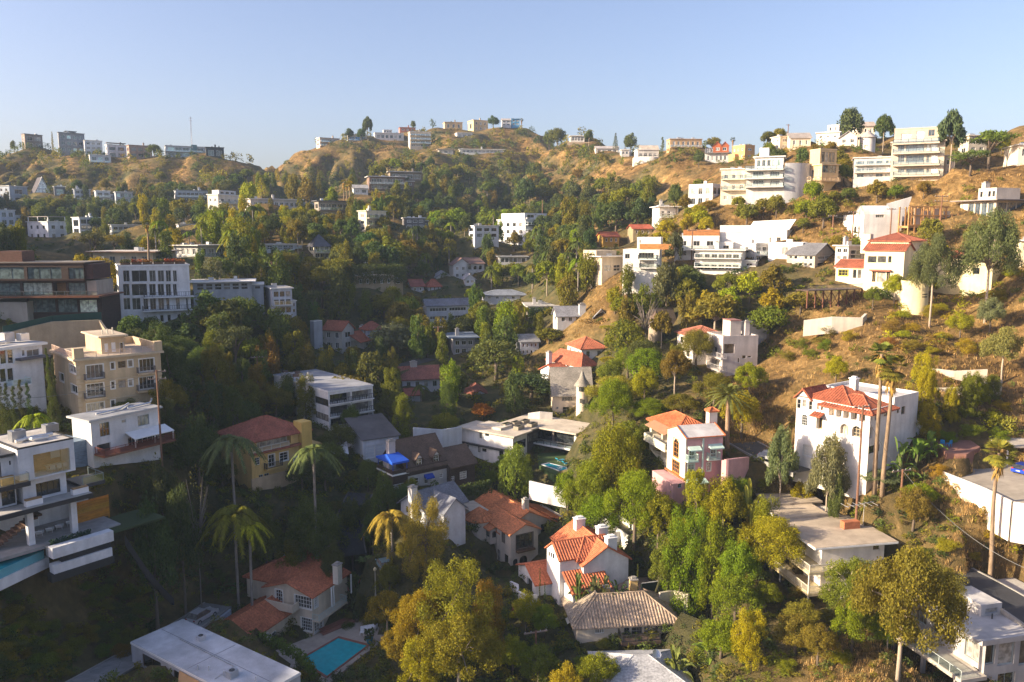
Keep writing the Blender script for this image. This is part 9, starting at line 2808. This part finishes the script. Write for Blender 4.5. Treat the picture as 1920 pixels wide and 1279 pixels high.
def lamp_post(px,py,D,h,label):
 P=at(px,py,D); P=Vector((P.x,P.y,float(ground(P.x,P.y)))); r=empty('street_lamp',P); tag(r,label,'street lamp')
 obj('post',MB().lathe([(.16,0),(.09,.5),(.07,h)],0,0,8),'concrete',(0.5,0.46,0.38),r); obj('globe',MB().lathe([(.08,h),(.24,h+.18),(.26,h+.4),(.1,h+.62),(.02,h+.66)],0,0,10),'paint',(0.72,0.6,0.36),r,True)
lamp_post(1422,862,116,3.6,'globe street lamp right of the pink garden wall')
lamp_post(702,1020,116,4.0,'slim street lamp beside the golden feather palm')
# ---- parasols
def parasol(P,rad,label,c,c2=None):
 r=empty('parasol',P); tag(r,label,'parasol')
 obj('pole',MB().tube([(0,0,0),(0,0,2.6)],.04,6),'metal',(0.6,0.6,0.6),r); obj('base',MB().lathe([(.3,0),(.3,.08),(.05,.12)],0,0,10),'concrete',(0.4,0.4,0.4),r)
 n=10
 for i in range(n):
  a,b=2*math.pi*i/n,2*math.pi*(i+1)/n
  obj('canopy_panel',MB().quad((rad*math.cos(a),rad*math.sin(a),2.15),(rad*math.cos(b),rad*math.sin(b),2.15),(0,0,2.65)),'fabric',c if i % 2 else (c2 or c),r)
def gpt(px,py,D,dz=0): p=at(px,py,D); return Vector((p.x,p.y,max(float(ground(p.x,p.y)),p.z if dz else -99)))
parasol(gpt(665,812,146),1.5,'pink and white striped parasol on the white balcony block patio',(0.7,0.7,0.75),(0.5,0.25,0.32))
parasol(gpt(724,806,147),1.6,'pink and white striped parasol above the triple garage',(0.7,0.7,0.75),(0.5,0.25,0.32))
parasol(gpt(691,488,262),2.4,'white parasol in the shaded woods above the low tan building',(0.75,0.75,0.75))
parasol(gpt(1024,780,160),1.2,'pale parasol on the storybook house terrace',(0.62,0.62,0.66))
def gazebo_sail():
 P=gpt(625,812,141); r=empty('shade_sail',P+Vector((0,0,2.6)),.3); tag(r,'white curved shade sail beside the white balcony block','shade sail')
 mb=MB(); n=6
 for i in range(n):
  for j in range(n):
   f=lambda u,v: (u*5 - 2.5,v*3.4 - 1.7,.8*(2*u - 1)*(2*v - 1) - .5*(1 - (2*u - 1) ** 2))
   mb.quad(f(i/n,j/n),f((i+1)/n,j/n),f((i+1)/n,(j+1)/n),f(i/n,(j+1)/n))
 obj('sail',mb,'fabric',(0.75,0.75,0.78),r,True)
 for (x,y) in ((-2.5,-1.7),(2.5,1.7)): obj('post',MB().tube([(x,y,-3.2),(x,y,.8)],.06,6),'metal',(0.2,0.2,0.2),r)
gazebo_sail()
# ---- vehicles
def car(P,rz,c,label,suv=True):
 r=empty('parked_car',P,rz); tag(r,label,'car')
 L,W,h1,h2=4.6,1.86,.95 if suv else .85,1.65 if suv else 1.42
 prof=[(-2.3,.35),(-2.28,.85),(-2.15,h1),(1.0,h1),(1.9,h1 - .12),(2.28,.72),(2.3,.35)]
 mb=MB(); n=len(prof)
 for sg in (-1,1): mb.quad(*[(x,sg*W/2,z) for x,z in (prof if sg > 0 else prof[::-1])])
 for i in range(n):
  (x0,z0),(x1,z1)=prof[i],prof[(i+1) % n]
  mb.quad((x0,-W/2,z0),(x1,-W/2,z1),(x1,W/2,z1),(x0,W/2,z0))
 body=obj('body',mb,'metal',c,r)
 cab=[(-2.05,h1+.005),(-1.6,h2 - .06),(-1.2,h2),(.1,h2),(1.05,h1+.005)]
 w1,w2=W/2 - .04,W/2 - .2
 def cw(z): return w1+(w2 - w1)*(z - h1)/(h2 - h1)
 mb=MB(); gl=MB()
 for i in (1,2): mb.quad((cab[i][0],-cw(cab[i][1]),cab[i][1]),(cab[i+1][0],-cw(cab[i+1][1]),cab[i+1][1]),(cab[i+1][0],cw(cab[i+1][1]),cab[i+1][1]),(cab[i][0],cw(cab[i][1]),cab[i][1]))
 obj('car_roof',mb,'metal',c,r)
 for sg in (-1,1): obj('side_window',MB().quad(*[(x,sg*cw(z),z) for x,z in cab]),'glass',(.6,.6,.6),r)
 obj('rear_window',MB().quad((cab[0][0],-w1,cab[0][1]),(cab[1][0],-cw(cab[1][1]),cab[1][1]),(cab[1][0],cw(cab[1][1]),cab[1][1]),(cab[0][0],w1,cab[0][1])),'glass',(.6,.6,.6),r)
 obj('windscreen',MB().quad((cab[4][0],-w1,cab[4][1]),(cab[3][0],-cw(cab[3][1]),cab[3][1]),(cab[3][0],cw(cab[3][1]),cab[3][1]),(cab[4][0],w1,cab[4][1])),'glass',(.6,.6,.6),r)
 for x in (-1.4,1.45):
  for sg in (-1,1):
   t=MB(); m=14
   ring=[(x+.34*math.cos(2*math.pi*i/m),.34+.34*math.sin(2*math.pi*i/m)) for i in range(m)]
   y0,y1=sg*(W/2 - .2),sg*(W/2+.02)
   for i in range(m): a,b=ring[i],ring[(i+1) % m]; t.quad((a[0],y0,a[1]),(b[0],y0,b[1]),(b[0],y1,b[1]),(a[0],y1,a[1]))
   t.quad(*[(a[0],y1,a[1]) for a in ring])
   w=obj('wheel',t,'paint',(0.02,0.02,0.02),r)
   obj('rim',MB().quad(*[(x+(a[0] - x)*.6,y1+sg*.006,.34+(a[1] - .34)*.6) for a in ring]),'metal',(0.5,0.5,0.5),w)
 for sg in (-1,1):
  obj('tail_light',MB().box(-2.305,-2.24,sg*.62,sg*.88,.80,.98),'paint',(0.35,0.02,0.02),r); obj('headlight',MB().box(2.2,2.29,sg*.6,sg*.88,.66,.80),'paint',(0.75,0.75,0.72),r); obj('mirror',MB().box(.7,.85,sg*.93,sg*1.1,.95,1.1),'paint',c,r)
 obj('number_plate',MB().box(-2.31,-2.301,-.25,.25,.55,.68),'paint',(0.7,0.7,0.7),r)
def carpx(px,py,D,rz,c,label,suv=True,P=None):
 if P is None:
  p=at(px,py,D); P=Vector((p.x,p.y,float(ground(p.x,p.y))+.16))
 car(P,rz,c,label,suv)
q=hit(380,1166); car(q+Vector((0,0,.16)),1.15,(0.72,0.72,0.74),'white SUV parked on the lane beside the blue-grey wall')
q=hit(1449,868); car(q+Vector((0,0,.16)),-.5,(0.66,0.66,0.68),'white car parked on the driveway left of the Spanish house',False)
q=hit(1500,881); car(q+Vector((0,0,.16)),-.6,(0.30,0.03,0.02),'red car parked below the Spanish house garage',False)
car(onplane(1922,886,COURTZ)+Vector((0,0,.02)),.6,(0.01,0.05,0.42),'bright blue car under the carport at the right edge',False)
q=hit(720,1090)
if q: car(q+Vector((0,0,.16)),2.0,(0.25,0.4,0.5),'pale blue car on the shaded street under the golden feather palm',False)
def pot(P,label,c,fc,s=1.0):
 r=empty('flower_pot',P); tag(r,label,'flower pot')
 obj('pot',MB().lathe([(.25*s,0),(.38*s,.5*s),(.42*s,.7*s),(.34*s,.7*s),(.05,.6*s)],0,0,12),'paint',c,r,True)
 leafbox(r,-.5*s,.5*s,-.5*s,.5*s,.65*s,1.7*s,90,fc,3,.22*s)
pot(onplane(693,1207,POOLZ),'turquoise glazed pot with a leafy plant at the pool corner',(0.02,0.16,0.22),(0.06,0.09,0.03),1.3)
pot(onplane(669,1166,POOLZ),'dark round pot on the brick steps of the pool villa',(0.1,0.08,0.06),(0.06,0.09,0.03))
for i,(x,yt,yb,w,D,lb) in enumerate(((972,1120,1160,36,106,'magenta bougainvillea on the stepped white wall'),(960,770,795,36,160,'crimson bougainvillea left of the storybook terrace'),(1650,1,1,1,0,None))):
 if lb: CN[(0.22,0.015,0.07)]='magenta'; tree('shrub',x,yt,yb,w,(0.22,0.015,0.07),lb,D=D)
# ================================================================== labels for the scattered trees
def short(lab):
 w=lab.split()[:7]
 while w and w[-1] in ('with','and','of','on','the','a','in','at','under','over','behind','by','above','beside','below','between','to','its','left','right','near','like','white-framed','red','white','dark','pale','three','two','tall','small','grey','broad','big','long','steep','blank','low','deep','several','sloping','horizontal','railed'): w.pop()
 return ' '.join(w)
def relabel():
 HS_=[]
 for H in HOUSES:
  c=[q for q in CLEAR if q[5] is H]
  if c: HS_.append(((c[0][0]+c[0][2])/2,(c[0][1]+c[0][3])/2,H))
 ordn=['nearest','second nearest','third nearest','fourth nearest','fifth nearest','sixth nearest','seventh nearest','eighth nearest','ninth nearest','tenth nearest','eleventh nearest','twelfth nearest']
 groups={}
 for t in TREES:
  if t['label']: continue
  hx,hy,H=min(HS_,key=lambda q: (q[0] - t['x']) ** 2+(q[1] - t['y']) ** 2)
  dx,dy=t['x'] - hx,t['y'] - hy
  rel=('right of' if dx > 0 else 'left of') if abs(dx) > abs(dy) else ('below' if dy > 0 else 'above')
  groups.setdefault((t['desc'],rel,short(H.label)),[]).append((dx*dx+dy*dy,t))
 for (d,rel,s),L in groups.items():
  L.sort(key=lambda q: q[0])
  for i,(_,t) in enumerate(L):
   lab=('%s ' % (ordn[i] if i < 12 else '%dth nearest' % (i+1)) if len(L) > 1 else '')+'%s %s the %s' % (d,rel,s)
   t['root']['label']=' '.join(lab.split()[:16])
   t['root']['group']='canyon trees and shrubs'
relabel()
for H in HOUSES: H.finish()
# ================================================================== haze
def haze():
 zb=float(TZ.min()) - 2.0
 o=obj('haze',MB().box(TX[0] - 6,TX[-1]+6,TY[0] - 6,TY[-1]+6,zb,195.0),None)
 tag(o,'thin warm evening haze over the canyon',None,kind='stuff')
 m,nt,out=newmat('haze_air')
 v=N(nt,'ShaderNodeVolumePrincipled')
 v.inputs['Color'].default_value=(0.58,0.76,1.0,1)
 v.inputs['Density'].default_value=0.00014
 v.inputs['Anisotropy'].default_value=0.0
 nt.links.new(v.outputs['Volume'],out.inputs['Volume'])
 o.data.materials.append(m)
haze()
